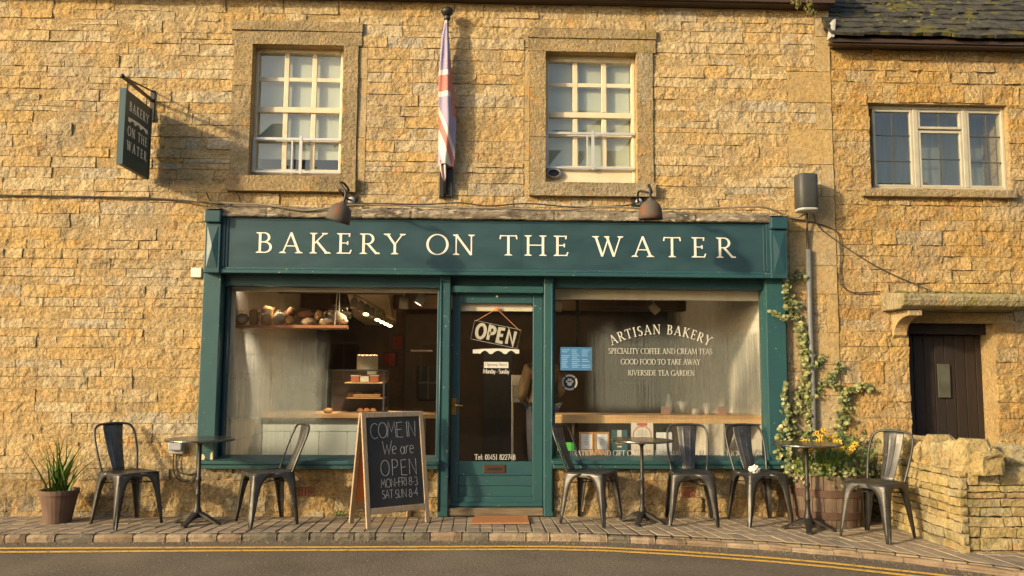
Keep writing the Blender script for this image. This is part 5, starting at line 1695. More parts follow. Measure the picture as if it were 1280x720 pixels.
def flagP(u, v):
    ctr = ftop.lerp(fb, .045 + .83 * v)
    py = project(ctr)[1]
    xl_, xr_ = at(lerp_t(LEFT, v), py, ctr.y).x, at(lerp_t(RIGHT, v), py, ctr.y).x
    # a folded sheet: the front half of the loop shows u 0..1, the back half hangs behind
    if u <= .6:
        t = u / .6
        x = xl_ + (xr_ - xl_) * t
        y = ctr.y - .03 - (xr_ - xl_) * .30 * math.sin(PI * t) - .016 * math.sin(t * 9 + v * 4) * min(1, v * 4)
    else:
        t = (u - .6) / .4
        x = xr_ + (xl_ + .01 - xr_) * t
        y = ctr.y + .02 + .018 * math.sin(PI * t * 2 + v * 5)
    return (x, y, ctr.z + .012 * math.sin(u * 7) * v)
fm.grid(flagP, nu, nv)
fo = fm.build('flag', m_flag, None, smooth=True)
uvl = fo.data.uv_layers.new(name='UVMap')
for lp in fo.data.loops:
    i, j = lp.vertex_index % (nu + 1), lp.vertex_index // (nu + 1)
    uvl.data[lp.index].uv = (min(1, (i / nu) / .6), j / nv)
tag(fo, 'faded red white and blue flag furled down its pole', 'flag')
tl = MB()
ft = at(552.5, 204, -.12)
tl.grid(lambda u, v: (at(548 + 10 * u + 4.5 * v * (1 - u), 0 + 201 + 27 * v, -.10).x, -.11 - .02 * math.sin(u * 9) - .02 * u, at(553, 201 + 27 * v * (1 - .45 * abs(u - .5)), -.10).z), 12, 8)
m_ftail, nt, b = mat_base('flag_tail_cloth')
uv = N(nt, 'ShaderNodeTexCoord'); sp = N(nt, 'ShaderNodeSeparateXYZ'); L(nt, uv.outputs['Generated'], sp.inputs[0])
c = ramp(nt, sp.outputs['X'], [(0, RED), (.30, WHT), (.44, RED), (.74, WHT), (.86, LIL)])
L(nt, c, b.inputs['Base Color']); b.inputs['Roughness'].default_value = .85
tl.build('flag_tail', m_ftail, fo, smooth=True)

# ------------------------------------------------------------------ speaker, conduit, boxes, cables
sp0 = at(1009, 240, -.20)
SPK = thing('wall_speaker', 'dark grey rounded outdoor speaker mounted on the dressed stone strip', 'speaker', (sp0.x, 0, sp0.z))
r = rect(996, 218, 1021.5, 264, -.2)
hw_, hz = (r[1] - r[0]) / 2, (r[3] - r[2]) / 2
def spk(s, z0, z1, nm, m_):
    mb = MB(); v = []; n = 36
    for z, k in ((z0, .0), (z0, .93), (z0 + .012, 1), (z1 - .012, 1), (z1, .93), (z1, 0)):
        for i in range(n):
            a = 2 * PI * i / n; e = 2 / 3.4
            ca, sa = math.cos(a), math.sin(a)
            v.append((sp0.x + math.copysign(abs(ca) ** e, ca) * hw_ * k * s, -.17 + math.copysign(abs(sa) ** e, sa) * .095 * k * s, z))
    mb.add(v, [(i * n + k, i * n + (k + 1) % n, (i + 1) * n + (k + 1) % n, (i + 1) * n + k) for i in range(5) for k in range(n)])
    mb.build(nm, m_, SPK, smooth=True)
spk(1.0, r[2] + .03, r[3], 'grille', m_grayplast)
spk(1.0, r[2], r[2] + .028, 'base_ring', m_lgray)
B(sp0.x - .03, sp0.x + .03, -.08, .01, r[2] + .08, r[3] - .08).build('wall_bracket', m_black, SPK)
def wire(pts, r, lab, m_=None, name='cable', n=6):
    P3 = [at(a, b, y) for a, b, y in pts]
    return tag(MB().tube(cat_rom(P3, n), r, 6).build(name, m_ or m_wire, smooth=True), lab, 'cable' if name == 'cable' else 'conduit')
cdt = MB().tube([at(1010.5, 312, -.035), at(1012.5, 400, -.035), at(1016, 480, -.035), at(1019, 585, -.035)], .027, 10).build('conduit_pipe', m_pipe, smooth=True)
tag(cdt, 'grey vertical conduit pipe rising from the ivy to the speaker', 'conduit')
wire([(1008.5, 264, -.10), (1009, 285, -.05), (1010, 314, -.035)], .010, 'thick black lead from the speaker down into the grey conduit')
wire([(-80, 243, -.03), (90, 245.5, -.03), (160, 247, -.03), (215, 249.5, -.03), (262, 254, -.10), (290, 256, -.2)], .009, 'dark cable running along the wall left of the shop sign')
wire([(262, 253, -.17), (330, 256, -.20), (380, 263, -.2), (415, 259, -.2), (450, 256, -.16), (520, 257.5, -.16), (560, 259.5, -.16), (640, 260.5, -.16), (700, 262.5, -.16), (760, 259, -.16), (830, 261, -.16), (900, 260, -.16), (945, 258.5, -.16), (965, 262, -.12), (990, 272, -.05), (1006, 268, -.08)], .009, 'dusty cable drooping along the top of the shop sign', m_wirew)
wire([(440, 254, -.10), (480, 254.5, -.16), (530, 255.5, -.16), (575, 253.5, -.16), (610, 257.5, -.16), (660, 254.5, -.16), (720, 259, -.16), (780, 257, -.14), (798, 253, -.06)], .0075, 'thin dark cable strung between the two lamps')
wire([(258, 241, -.03), (264, 252, -.05), (275, 256, -.15)], .006, 'short loose wire end above the left console')
wire([(293, 238, -.05), (299, 247, -.05), (300, 254, -.15)], .006, 'short dark wire below the left upper window')
wire([(985, 273, -.05), (1012, 277, -.03), (1040, 286, -.03), (1049, 296, -.03), (1051, 320, -.02), (1050, 350, -.02), (1058, 362, -.02), (1072, 366, -.02), (1100, 364, -.03)], .006, 'dark cable looping from the sign down beside the quoins to the hood')
wire([(1017, 268, -.05), (1024, 284, -.03), (1050, 304, -.03), (1085, 327, -.03), (1120, 345, -.03), (1158, 361, -.05), (1170, 366, -.1)], .0055, 'thin cable slanting across the cottage wall to the door hood')
jb = rect(239.5, 335, 252.5, 347, -.03)
tag(B(jb[0], jb[1], -.05, .005, jb[2], jb[3]).build('junction_box', m_white, bevel=.006), 'small white junction box left of the shopfront pilaster', 'box')
eb = rect(211, 546.5, 229.5, 567.5, -.06)
EB = thing('electric_box', 'grey outdoor socket box on the wall behind the left table', 'socket box', ((eb[0] + eb[1]) / 2, 0, eb[2]))
m_eb = M('grey_socket_plastic', (.36, .37, .37), (.30, .31, .31), rough=.5)
B(eb[0], eb[1], -.055, .005, eb[2], eb[3]).build('back_box', m_eb, EB, bevel=.008)
B(eb[0] + .004, eb[1] - .004, -.10, -.056, eb[2] + .035, eb[3] - .004).build('cover', m_eb, EB, bevel=.012)
wire([(217, 567, -.03), (216.5, 585, -.03), (220, 596, -.03), (230, 602, -.03), (241, 598, -.03), (246, 588, -.03)], .006, 'dark cable hanging in a loop below the grey socket box')
wire([(221, 567, -.035), (220, 580, -.035), (224, 590, -.035), (236, 593, -.035), (247, 590, -.03)], .006, 'second shorter cable loop below the grey socket box')

# ------------------------------------------------------------------ leaves
m_ivy, nt, b = mat_base('variegated_ivy_leaf')
b.inputs['Roughness'].default_value = .5
at_ = N(nt, 'ShaderNodeAttribute', attribute_name='tint')
c = ramp(nt, at_.outputs['Fac'], [(0, (.050, .075, .022)), (.3, (.095, .125, .032)), (.55, (.19, .20, .06)), (.8, (.28, .27, .10)), (1, (.38, .35, .16))])
L(nt, c, b.inputs['Base Color'])
b.inputs['Transmission Weight'].default_value = 0
m_leaf, nt, b = mat_base('garden_leaf')
b.inputs['Roughness'].default_value = .45
at_ = N(nt, 'ShaderNodeAttribute', attribute_name='tint')
c = ramp(nt, at_.outputs['Fac'], [(0, (.035, .085, .012)), (.5, (.085, .165, .020)), (1, (.17, .22, .035))])
L(nt, c, b.inputs['Base Color'])
m_petal = M('yellow_petal', (.66, .46, .05), (.58, .33, .03), rough=.6, vs=30)
m_soil = M('potting_soil', (.05, .035, .02), (.03, .02, .012), rough=1, vs=20)
m_stem = M('ivy_stem', (.16, .11, .06), (.10, .07, .04), rough=.9)
def leaf(mb, p, nrm, up, s, tint, lobes=True):
    nrm = Vector(nrm).normalized()
    a = Vector(up) - nrm * nrm.dot(Vector(up))
    a = a.normalized() if a.length > 1e-4 else nrm.orthogonal().normalized()
    bb = nrm.cross(a)
    if lobes:
        pts = [(0, -.5), (.34, -.36), (.5, -.05), (.26, .04), (.30, .34), (.06, .22), (0, .60), (-.06, .22), (-.30, .34), (-.26, .04), (-.5, -.05), (-.34, -.36)]
    else:
        pts = [(0, -.5), (.22, -.1), (.16, .25), (0, .55), (-.16, .25), (-.22, -.1)]
    v = [p + nrm * (.10 * s)] + [p + bb * x * s + a * y * s for x, y in pts]
    n = len(pts)
    mb.add(v, [(0, i + 1, (i + 1) % n + 1) for i in range(n)], tint)
rl = random.Random(21)
IV = thing('ivy_climber', 'cream and green ivy climbing the wall between pilaster and cottage', 'climbing plant', at(1005, 600, 0))
TR = [([(985, 598), (985, 560), (992, 528), (1000, 498), (1009, 470), (1007, 445), (1003, 425), (999, 405), (992, 392), (986, 372), (985, 352), (996, 346), (1004, 343)], 360, 7, .9),
      ([(990, 392), (980, 398), (970, 393), (964, 389)], 34, 2.6, .8),
      ([(1003, 410), (1008, 440), (1011, 465), (1006, 500), (1012, 530), (1012, 570)], 200, 8, .9),
      ([(1011, 470), (1020, 462), (1026, 445)], 22, 5, .35),
      ([(1012, 500), (1020, 492), (1034, 476), (1044, 470), (1050, 455)], 70, 6, .6),
      ([(1034, 474), (1046, 484), (1054, 494), (1062, 489), (1076, 485), (1091, 487)], 90, 4.5, .8),
      ([(1056, 492), (1056, 512), (1050, 536), (1044, 560), (1040, 585)], 170, 8, .7),
      ([(982, 480), (980, 500), (984, 520), (976, 548), (974, 575)], 80, 4.5, .85),
      ([(1004, 545), (1020, 560), (1040, 566)], 110, 9, .6)]
lv_ = MB()
for pts, n, sd_, bright in TR:
    sm = cat_rom([(a, b, 0) for a, b in pts], 6)
    MB().tube([at(p.x, p.y, -.02) for p in sm], .006, 5).build('stem', m_stem, IV, smooth=True)
    for k in range(int(n * 1.5)):
        t = rl.random() * (len(sm) - 1); i = int(t)
        q = sm[i].lerp(sm[min(i + 1, len(sm) - 1)], t - i)
        dens = 1 - .3 * abs(2 * t / (len(sm) - 1) - 1)
        a, b_ = q.x + rl.gauss(0, sd_ * .55) * dens, q.y + rl.gauss(0, sd_ * .5)
        y = -.03 - abs(rl.gauss(0, .022))
        p = at(a, b_, y)
        if p.x < px_(984, 460) and abs(p.z) > 0: y = min(y, -.11); p = at(a, b_, y)
        nn = Vector((rl.gauss(-.2, .5), -1, rl.gauss(.35, .45)))
        leaf(lv_, p, nn, (rl.gauss(0, .6), 0, -1 + rl.random() * .6), rl.choice((.020, .028, .036, .050)) * rl.uniform(.85, 1.15), min(1, max(0, rl.gauss(bright * .58, .27))))
lv_.build('leaves', m_ivy, IV, kind='stuff')

# barrel planter
bc = ground(1033, 652)
R0, R1, Hb = .330, .355, .44
BP = thing('barrel_planter', 'half barrel planter with two rusty hoops holding spring flowers', 'planter', bc)
m_stave = M('weathered_oak_stave', (.155, .105, .064), (.075, .05, .033), rough=.8, vs=7, stretch=(5, 5, .7), bump=.6, bs=22)
m_hoop = M('rusty_hoop', (.115, .064, .042), (.08, .045, .03), rough=.75, metal=.3, vs=8, bump=.3)
nS = 22
def br_(z): return R0 + (R1 - R0) * math.sin(PI * min(1, z / Hb) * .62) * 1.05
for k in range(nS):
    a0, a1 = 2 * PI * k / nS + .006, 2 * PI * (k + 1) / nS - .006
    mb = MB(); v = []
    zz = [0, .11, .22, .33, Hb + rl.uniform(-.006, .006)]
    o = rl.uniform(-.003, .003)
    for z in zz:
        rr_ = br_(z) + o
        for r_, a in ((rr_, a0), (rr_ + .004, (a0 + a1) / 2), (rr_, a1), (rr_ - .03, a1), (rr_ - .03, a0)):
            v.append((r_ * math.cos(a), r_ * math.sin(a), z))
    mb.add(v, [(i * 5 + j, i * 5 + (j + 1) % 5, (i + 1) * 5 + (j + 1) % 5, (i + 1) * 5 + j) for i in range(4) for j in range(5)] + [(20, 21, 22, 23, 24)])
    mb.build('stave', m_stave, BP, local=True)
for z in (.10, .29):
    v = MB()
    n = 48
    pr = [(br_(z - .033) + .006, z - .033), (br_(z - .033) + .012, z - .03), (br_(z + .033) + .012, z + .03), (br_(z + .033) + .006, z + .033)]
    v.lathe(pr, (0, 0, 0), n)
    v.build('hoop', m_hoop, BP, smooth=False, local=True)
MB().lathe([(0, Hb - .05), (.31, Hb - .05)], (0, 0, 0), 24).build('soil', m_soil, BP, local=True)
# planting in the barrel
def blade(mb, p, d, ln, wd, tint):
    d = Vector(d)
    side = d.cross(Vector((0, -1, .2))).normalized() * wd
    v = []
    for k in range(5):
        t = k / 4
        q = p + Vector((d.x * t * t * ln, d.y * t * t * ln, d.z * t * ln))
        s = side * (1 - t ** 2 * .95)
        v += [q - s, q + s]
    mb.add(v, [(2 * i, 2 * i + 1, 2 * i + 3, 2 * i + 2) for i in range(4)], tint)
def flower_clump(c, n, h, lab, flowers):
    t = thing('daffodil_clump', lab, 'flowers', c, 0, 'yellow daffodils in the barrel')
    mb = MB(); fl = MB(); tr_ = MB(); stm = MB()
    for k in range(n):
        p = Vector((rl.gauss(0, .055), rl.gauss(0, .055), 0)) + Vector(c)
        blade(mb, p, (rl.gauss(0, .30), rl.gauss(-.1, .28), 1), h * rl.uniform(.7, 1.15), rl.uniform(.006, .011), rl.random())
    for k in range(flowers):
        p = Vector(c) + Vector((rl.gauss(0, .07), rl.gauss(-.02, .06), h * rl.uniform(.85, 1.15)))
        stm.tube([Vector(c) + Vector((0, 0, 0)), p], .003, 5)
        dr = Vector((rl.gauss(-.3, .5), -1, rl.gauss(.1, .4))).normalized()
        a = dr.orthogonal().normalized(); b_ = dr.cross(a)
        for j in range(6):
            an = j * PI / 3
            ra = (a * math.cos(an) + b_ * math.sin(an)); rb = dr.cross(ra)
            fl.add([p, p + ra * .016 + rb * .011, p + ra * .036 + dr * .004, p + ra * .016 - rb * .011], [(0, 1, 2, 3)])
        tr_.lathe([(.008, 0), (.011, .012), (.014, .018)], p, 8, axis=dr)
    mb.build('blades', m_leaf, t, kind='stuff')
    if flowers:
        stm.build('stalks', m_leaf, t, smooth=True); fl.build('petals', m_petal, t, kind='stuff'); tr_.build('trumpets', m_petal, t, smooth=True, kind='stuff')
zz = Hb - .05
flower_clump((bc.x - .19, bc.y - .10, zz), 22, .31, 'yellow daffodils at the left front of the barrel', 8)
flower_clump((bc.x - .06, bc.y - .17, zz), 44, .31, 'bright green upright blades just right of the table column', 3)
flower_clump((bc.x + .05, bc.y + .02, zz), 34, .37, 'yellow daffodils in the middle of the barrel', 10)
flower_clump((bc.x + .11, bc.y - .12, zz), 24, .28, 'lower yellow daffodils at the right of the barrel', 5)
flower_clump((bc.x + .22, bc.y - .02, zz), 22, .27, 'green blades without flowers at the right edge of the barrel', 0)
IV2 = thing('trailing_ivy', 'pale variegated ivy spilling round the barrel rim', 'plant', (bc.x, bc.y, zz))
lv_ = MB()
for k in range(460):
    a = rl.uniform(PI * .95, PI * 2.1); rr_ = R1 * rl.uniform(.55, 1.12)
    p = Vector((bc.x + rr_ * math.cos(a), bc.y + rr_ * math.sin(a), Hb + rl.gauss(.045, .045) - max(0, rr_ - R1) * 1.5))
    leaf(lv_, p, (rl.gauss(0, .5) + math.cos(a) * .5, -1, rl.gauss(.5, .4)), (rl.gauss(0, 1), 0, 1), rl.uniform(.022, .042), min(1, max(0, rl.gauss(.38, .25))))
lv_.build('leaves', m_ivy, IV2, kind='stuff')
SH = thing('low_shrub', 'dull green leafy shrub behind the barrel against the cottage', 'shrub', (bc.x + .30, -.22, 0))
lv_ = MB()
for k in range(700):
    p = Vector((bc.x + .30 + rl.gauss(0, .17), -.20 + rl.gauss(0, .09), .50 + rl.gauss(0, .14)))
    leaf(lv_, p, (rl.gauss(-.2, .6), -1, rl.gauss(.4, .5)), (rl.gauss(0, 1), 0, 1), rl.uniform(.025, .05), min(1, max(0, rl.gauss(.30, .2))))
lv_.build('leaves', m_ivy, SH, kind='stuff')
for k in range(7):
    MB().tube([(bc.x + .30, -.2, .0), (bc.x + .30 + rl.gauss(0, .08), -.2 + rl.gauss(0, .05), .3), (bc.x + .30 + rl.gauss(0, .15), -.2 + rl.gauss(0, .07), .6)], [.010, .007, .004], 5).build('stem', m_stem, SH, smooth=True)

# strappy plant in a pot at the far left, half out of the old picture edge
pc_ = ground(72, 652)
PT = thing('potted_plant', 'strappy green plant in a terracotta pot at far left', 'plant', pc_)
MB().lathe([(0, 0), (.11, 0), (.155, .24), (.165, .24), (.165, .28), (.15, .28), (.145, .25), (0, .25)], (0, 0, 0), 24).build('pot', M('clay_pot', (.14, .085, .055), (.10, .06, .04), rough=.85, vs=8), PT, smooth=False, local=True)
mb = MB()
for k in range(46):
    a = rl.uniform(0, 2 * PI); l = rl.uniform(.35, .62)
    d = Vector((math.cos(a) * rl.uniform(.2, .75), math.sin(a) * rl.uniform(.1, .5), 1))
    p = Vector((rl.gauss(0, .04), rl.gauss(0, .04), .25))
    v = []
    side = Vector((-math.sin(a), math.cos(a), 0)) * .013
    for i in range(6):
        t = i / 5
        q = p + Vector((d.x * l * t, d.y * l * t, l * t * (1 - .45 * t * (abs(d.x) + abs(d.y)))))
        s = side * (1 - t * .9)
        v += [q - s, q + s]
    mb.add(v, [(2 * i, 2 * i + 1, 2 * i + 3, 2 * i + 2) for i in range(5)], rl.random() * .8)
mb.build('leaves', m_leaf, PT, local=True, kind='stuff')
# tufts: weed by the A-board, dry grass hanging from the eaves
wd_ = MB(); p0 = ground(424, 645.5)
for k in range(60):
    leaf(wd_, Vector((p0.x + rl.gauss(0, .04), p0.y - abs(rl.gauss(0, .012)), abs(rl.gauss(0, .02)) + .006)), (rl.gauss(0, .4), -1, .8), (rl.gauss(0, 1), 0, 1), rl.uniform(.012, .026), rl.random() * .4, False)
tag(wd_.build('weed', m_leaf), 'small green weed growing at the wall foot by the chalkboard', 'weed')
for k, (a, b, n) in enumerate(((997, 5, 40), (1012, 12, 60))):
    tf = MB(); p0 = at(a, 0, -.28)
    for j in range(n):
        leaf(tf, Vector((p0.x + rl.gauss(0, .02), -.28 + rl.gauss(0, .02), at(a, rl.uniform(-2, b + 6), -.28).z)), (rl.gauss(0, .4), -1, .3), (0, 0, -1), rl.uniform(.02, .04), rl.uniform(.1, .6), False)
    tag(tf.build('dry_tuft', m_moss), ('shorter' if k == 0 else 'longer') + ' dry moss tuft hanging from the eaves near the cottage roof', 'moss')
# ------------------------------------------------------------------ things inside the shop
# hanging bread shelf with loaves
ys = .42
p0, p1 = at(288, 404.5, ys), at(440, 411, ys - .05)
zsf = at(360, 406, ys).z
SHF = thing('bread_shelf', 'orange brown shelf slung on cords across the left window', 'shelf', (p0.x, ys, zsf))
sx0_, sx1_ = at(289, 405, ys + .15).x, at(436, 411, ys - .08).x
MB().add([(sx0_, ys - .05, zsf - .005), (sx1_, ys - .13, zsf - .005), (sx1_ - .05, ys + .2, zsf - .005), (sx0_, ys + .2, zsf - .005), (sx0_, ys - .05, zsf - .035), (sx1_, ys - .13, zsf - .035), (sx1_ - .05, ys + .2, zsf - .035), (sx0_, ys + .2, zsf - .035)],
         [(0, 1, 2, 3), (7, 6, 5, 4), (0, 4, 5, 1), (1, 5, 6, 2), (2, 6, 7, 3), (3, 7, 4, 0)]).build('board', m_woodshelf, SHF, bevel=.004)
for x in (sx0_ + .04, sx1_ - .14):
    for y in (ys - .08, ys + .19):
        MB().tube([(x, y, zsf - .03), (x + .01, ys + .06, zc)], .005, 5).build('cord', m_blind, SHF)
m_crust = [M('golden_crust', (.42, .23, .075), (.30, .14, .04), rough=.7, vs=9, bump=.4, bs=30, bd=.01), M('brown_crust', (.30, .11, .04), (.20, .07, .025), rough=.7, vs=9, bump=.4, bs=30), M('floury_crust', (.46, .34, .20), (.30, .19, .09), rough=.85, vs=12, bump=.4, bs=30)]
m_bag = glass_mat('clear_bag', (.92, .92, .90), boost=2.5)
LO = [(303, 399, 'round', 2, 'small floury round loaf at the left end of the bread shelf', 1.0), (317.5, 397, 'tin', 0, 'square tin loaf next to the leftmost round loaf', .95), (334, 395.5, 'tin', 0, 'tallest square tin loaf in a tied clear bag', 1.15),
      (349, 398.5, 'round', 2, 'floury round loaf right of the bagged tin loaf', 1.0), (364, 390.5, 'end', 1, 'brown loaf stood on end on top of the others', .9), (363, 401, 'round', 0, 'golden round loaf beneath the upright brown loaf', .9),
      (384, 393, 'long', 1, 'long dark crusted loaf lying behind the middle of the shelf', 1.0), (386, 402, 'round', 2, 'wide floury loaf in front of the long dark loaf', 1.1), (399, 395, 'end', 0, 'cut golden loaf showing its end', 1.0),
      (409, 402.5, 'round', 2, 'loaf in a white crinkled bag near the right cord', 1.15), (422, 396, 'lean', 2, 'long floury loaf leaning at the right end of the shelf', 1.25)]
for k, (a, b, kd, mi, lab, s) in enumerate(LO):
    y = ys + (.0 if kd in ('round', 'tin') else .10)
    p = at(a, b, y)
    z0_ = zsf - .005
    o = thing('bread_loaf', lab, 'bread', (p.x, y, p.z), 0, 'loaves on the hanging shelf')
    mb = MB()
    if kd == 'round':
        hgt = p.z - z0_
        mb.ball((0, 0, 0), .062 * s, 14, 10, (1.05, 1, max(.5, hgt / (.062 * s))), .25)
    elif kd == 'tin':
        hz_ = p.z - z0_
        mb.lathe([(0, -hz_), (.055 * s, -hz_), (.058 * s, 0), (.060 * s, hz_ * .8), (.045 * s, hz_ * 1.1), (0, hz_ * 1.18)], (0, 0, 0), 4)
        mb.v = [((x - y_) * .72, (x + y_) * .72, z) for x, y_, z in mb.v]
    elif kd == 'end':
        mb.ball((0, 0, 0), .052 * s, 14, 10, (.95, 1.3, 1.15), .18)
    elif kd == 'long':
        mb.ball((0, 0, 0), .060 * s, 16, 10, (1.55, .9, .8), .18)
    else:
        mb.ball((0, 0, 0), .060 * s, 16, 10, (1.6, .8, .72), .18)
        mb.v = [(x * .84 + z * .5, y_, z * .84 - x * .5) for x, y_, z in mb.v]
    mb.build('crust', m_crust[mi], o, smooth=(kd != 'tin'), bevel=(.012 if kd == 'tin' else 0), local=True, seg=3)
    if k in (2, 3, 9, 10):
        bg_ = MB()
        bg_.ball((0, 0, .012), .072 * s, 16, 10, (1.1 if kd != 'lean' else 1.6, 1.0, 1.0), .5)
        bg_.build('clear_bag', m_bag, o, smooth=True, local=True)

# track lights
emb = bpy.data.materials.get('lit_spot') or emit_mat('lit_spot', (1, .78, .45), 5.0)
emb.node_tree.nodes['Principled BSDF'].inputs['Emission Strength'].default_value = 7.0
TL = thing('track_light', 'track of cream spotlights running back into the shop', 'track light', at(460, 385, 2.0))
q0, q1 = at(443, 376, 1.25), at(492, 402, 3.9)
m_spot = M('cream_spot_metal', (.42, .37, .25), (.34, .30, .20), rough=.5)
MB().tube([q0 + Vector((0, 0, .06)), q1 + Vector((0, 0, .06))], .018, 6).build('track', m_spot, TL)
for k in range(8):
    t = [0, .14, .27, .39, .55, .68, .80, .90][k]
    p = q0.lerp(q1, t)
    sp_ = MB().lathe([(0, .02), (.034, .02), (.038, -.0), (.038, -.095), (.035, -.098)], p, 14, axis=(.05, .55, 1)).tube([p, p + Vector((0, 0, .06))], .010, 6)
    hd_ = sp_.build('spot_head', m_spot, TL, smooth=True)
    MB().lathe([(0, -.094), (.035, -.094)], p, 14, axis=(.05, .55, 1)).build('lens', emb if k in (2, 4, 5, 6, 7) else m_spot, hd_)
for k, (a, b, y, tx, lab) in enumerate(((505, 378, 1.1, 0, 'straight cream ceiling spotlight behind the left window'), (527, 373, .9, .6, 'cream ceiling spotlight tilted at the right end of the left window'), (817, 385, 1.6, -.9, 'tilted cream ceiling spotlight above the arched lettering'), (697, 381, 1.2, .1, 'dim cream ceiling spotlight in the upper left of the right window'))):
    p = at(a, b, y)
    o = thing('ceiling_spotlight', lab, 'spotlight', p, 0, 'single ceiling spotlights')
    MB().tube([p, (p.x, p.y, zc)], .010, 6).build('stem', m_spot, o)
    h_ = MB().lathe([(0, .05), (.045, .05), (.05, .03), (.05, -.07), (.046, -.072)], p, 14, axis=(tx, .1, 1)).build('spot_head', m_spot, o, smooth=True)
    MB().lathe([(0, -.066), (.045, -.066)], p, 14, axis=(tx, .1, 1)).build('lens', emb if k == 1 else m_spot, h_)
def lit(p, e, r=.04, spot=75, target=None, colr=(1, .72, .40)):
    ld = bpy.data.lights.new('track_and_fill_glow', 'SPOT')
    ld.energy = e; ld.color = colr; ld.shadow_soft_size = r
    ld.spot_size = math.radians(spot); ld.spot_blend = .6
    lo = bpy.data.objects.new('track_and_fill_glow', ld); COL.objects.link(lo)
    lo.location = p
    d = (Vector(target) - Vector(p))
    lo.rotation_euler = d.to_track_quat('-Z', 'Y').to_euler()
for t, tg in ((.27, (455, 490, 1.7)), (.55, (450, 470, 1.9)), (.80, (520, 420, 3.2))):
    p = q0.lerp(q1, t) + Vector((0, 0, -.15))
    lit(p, 60, target=at(*tg))
lit(at(620, 372, 1.4), 40, target=at(620, 412, 3.3))
for a_, b_, e_, tg in ((352, 366, 120, (345, 540, 1.5)), (366, 373.5, 120, (440, 545, 1.5)), (300, 362, 40, (296, 500, 1.6))):  # fill lamps added out of view, without fittings, to light the counter front
    p = Vector((at(tg[0], 470, 1.0).x + .15, .27, 2.32))
    lit(p, e_, spot=44, target=at(*tg), colr=(1, .88, .68))

# counter and display case
zct = at(470, 517, 1.5).z
cr1 = at(546, 520, 1.5).x
CO = thing('shop_counter', 'pale green boarded counter with a pine top behind the left window', 'counter', (ix0, 1.5, 0))
B(ix0 + .02, cr1 - .16, 1.52, 2.1, .0, zct - .05).build('carcass', m_counter, CO)
x = ix0 + .025
while x < cr1 - .17:
    w_ = min(.31, cr1 - .165 - x)
    B(x + .003, x + w_ - .003, 1.503, 1.519, .02, zct - .20).build('front_board', m_counter, CO)
    x += w_
B(ix0 + .022, cr1 - .165, 1.500, 1.5185, zct - .195, zct - .052).build('front_rail', m_counter, CO)
B(ix0 + .02, cr1, 1.44, 2.15, zct - .049, zct).build('counter_top', m_wood, CO, bevel=.005)
DC = thing('cake_display_case', 'glass cake display case on the counter behind the left window', 'display case', at(443, 515, 1.75))
r = rect(408, 462, 480, 515, 1.62)
y0_, y1_ = 1.60, 2.0
fr = MB()
for x in (r[0], r[1]):
    for y in (y0_, y1_):
        fr.box(x - .010, x + .010, y - .010, y + .010, zct + .001, r[3])
for y in (y0_, y1_):
    fr.box(r[0] + .011, r[1] - .011, y - .008, y + .008, r[3] - .016, r[3] - .001)
fr.build('case_frame', m_grayplast, DC)
B(r[0] + .012, r[1] - .012, y1_ - .006, y1_ + .006, zct + .001, r[3] - .02).build('back_panel', m_darkwood, DC)
MB().add([(r[0], y0_, zct), (r[1], y0_, zct), (r[1], y0_, r[3]), (r[0], y0_, r[3])], [(0, 1, 2, 3)]).build('front_glass', m_glass, DC)
B(r[0] + .012, r[1] - .012, y0_ + .012, y1_ - .012, r[3] - .004, r[3] + .003).build('top_shelf', m_glass, DC)
for yy, xa in ((478, 431), (497, 433)):
    z = at(450, yy, 1.62).z
    B(at(xa, yy, 1.62).x, r[1] - .013, y0_ + .01, y1_ - .01, z - .012, z).build('case_shelf', m_wood, DC)
m_sponge = M('orange_sponge', (.50, .14, .04), (.40, .10, .03), rough=.8, vs=20)
m_icing = M('pale_icing', (.70, .62, .42), (.62, .54, .35), rough=.7, vs=12)
m_pastry = M('golden_pastry', (.48, .26, .09), (.36, .17, .05), rough=.7, vs=14, bump=.4, bs=40)
def slab_cake(a, c, b, d, y, dp, m_, lab, g='cakes in the display case', top=None):
    q = rect(a, b, c, d, y)
    o = thing('cake', lab, 'cake', ((q[0] + q[1]) / 2, y, q[2]), 0, g)
    B(q[0], q[1], y, y + dp, q[2], q[3] - .012).build('sponge', m_, o, bevel=.008)
    B(q[0] - .002, q[1] + .002, y - .002, y + dp + .002, q[3] - .0115, q[3]).build('icing', top or m_icing, o, bevel=.005)
slab_cake(438.5, 449, 469, 477.6, 1.64, .12, m_sponge, 'orange cake at the left of the top case shelf')
slab_cake(450, 461, 470, 477.6, 1.64, .12, m_icing, 'pale iced cake between the two orange cakes')
slab_cake(462, 473, 469, 477.6, 1.64, .12, m_sponge, 'orange cake at the right of the top case shelf')
slab_cake(459, 470, 463.5, 468.5, 1.68, .10, m_icing, 'small pale cake wedge above the right orange cake')
slab_cake(441, 475, 493, 496.6, 1.64, .14, m_pastry, 'long golden traybake on the middle case shelf', top=m_pastry)
wb_ = rect(444, 445, 470.5, 459.3, 1.66)
CK = thing('white_cake', 'tall white iced cake standing on top of the display case', 'cake', ((wb_[0] + wb_[1]) / 2, 1.8, wb_[2]))
rW = (wb_[1] - wb_[0]) / 2; hW = wb_[3] - r[3] - .004
MB().lathe([(0, 0), (rW, 0), (rW, hW * .9), (rW * .97, hW), (0, hW)], ((wb_[0] + wb_[1]) / 2, 1.8, r[3] + .0035), 32).build('icing', m_icing, CK)
dl_ = MB()
for k in range(14):
    dl_.ball(((wb_[0] + wb_[1]) / 2 + rW * .88 * math.cos(k * PI / 7), 1.8 + rW * .88 * math.sin(k * PI / 7), r[3] + hW + .008), .014, 7, 5)
dl_.build('piped_swirls', m_icing, CK, smooth=True)
pz0 = zct
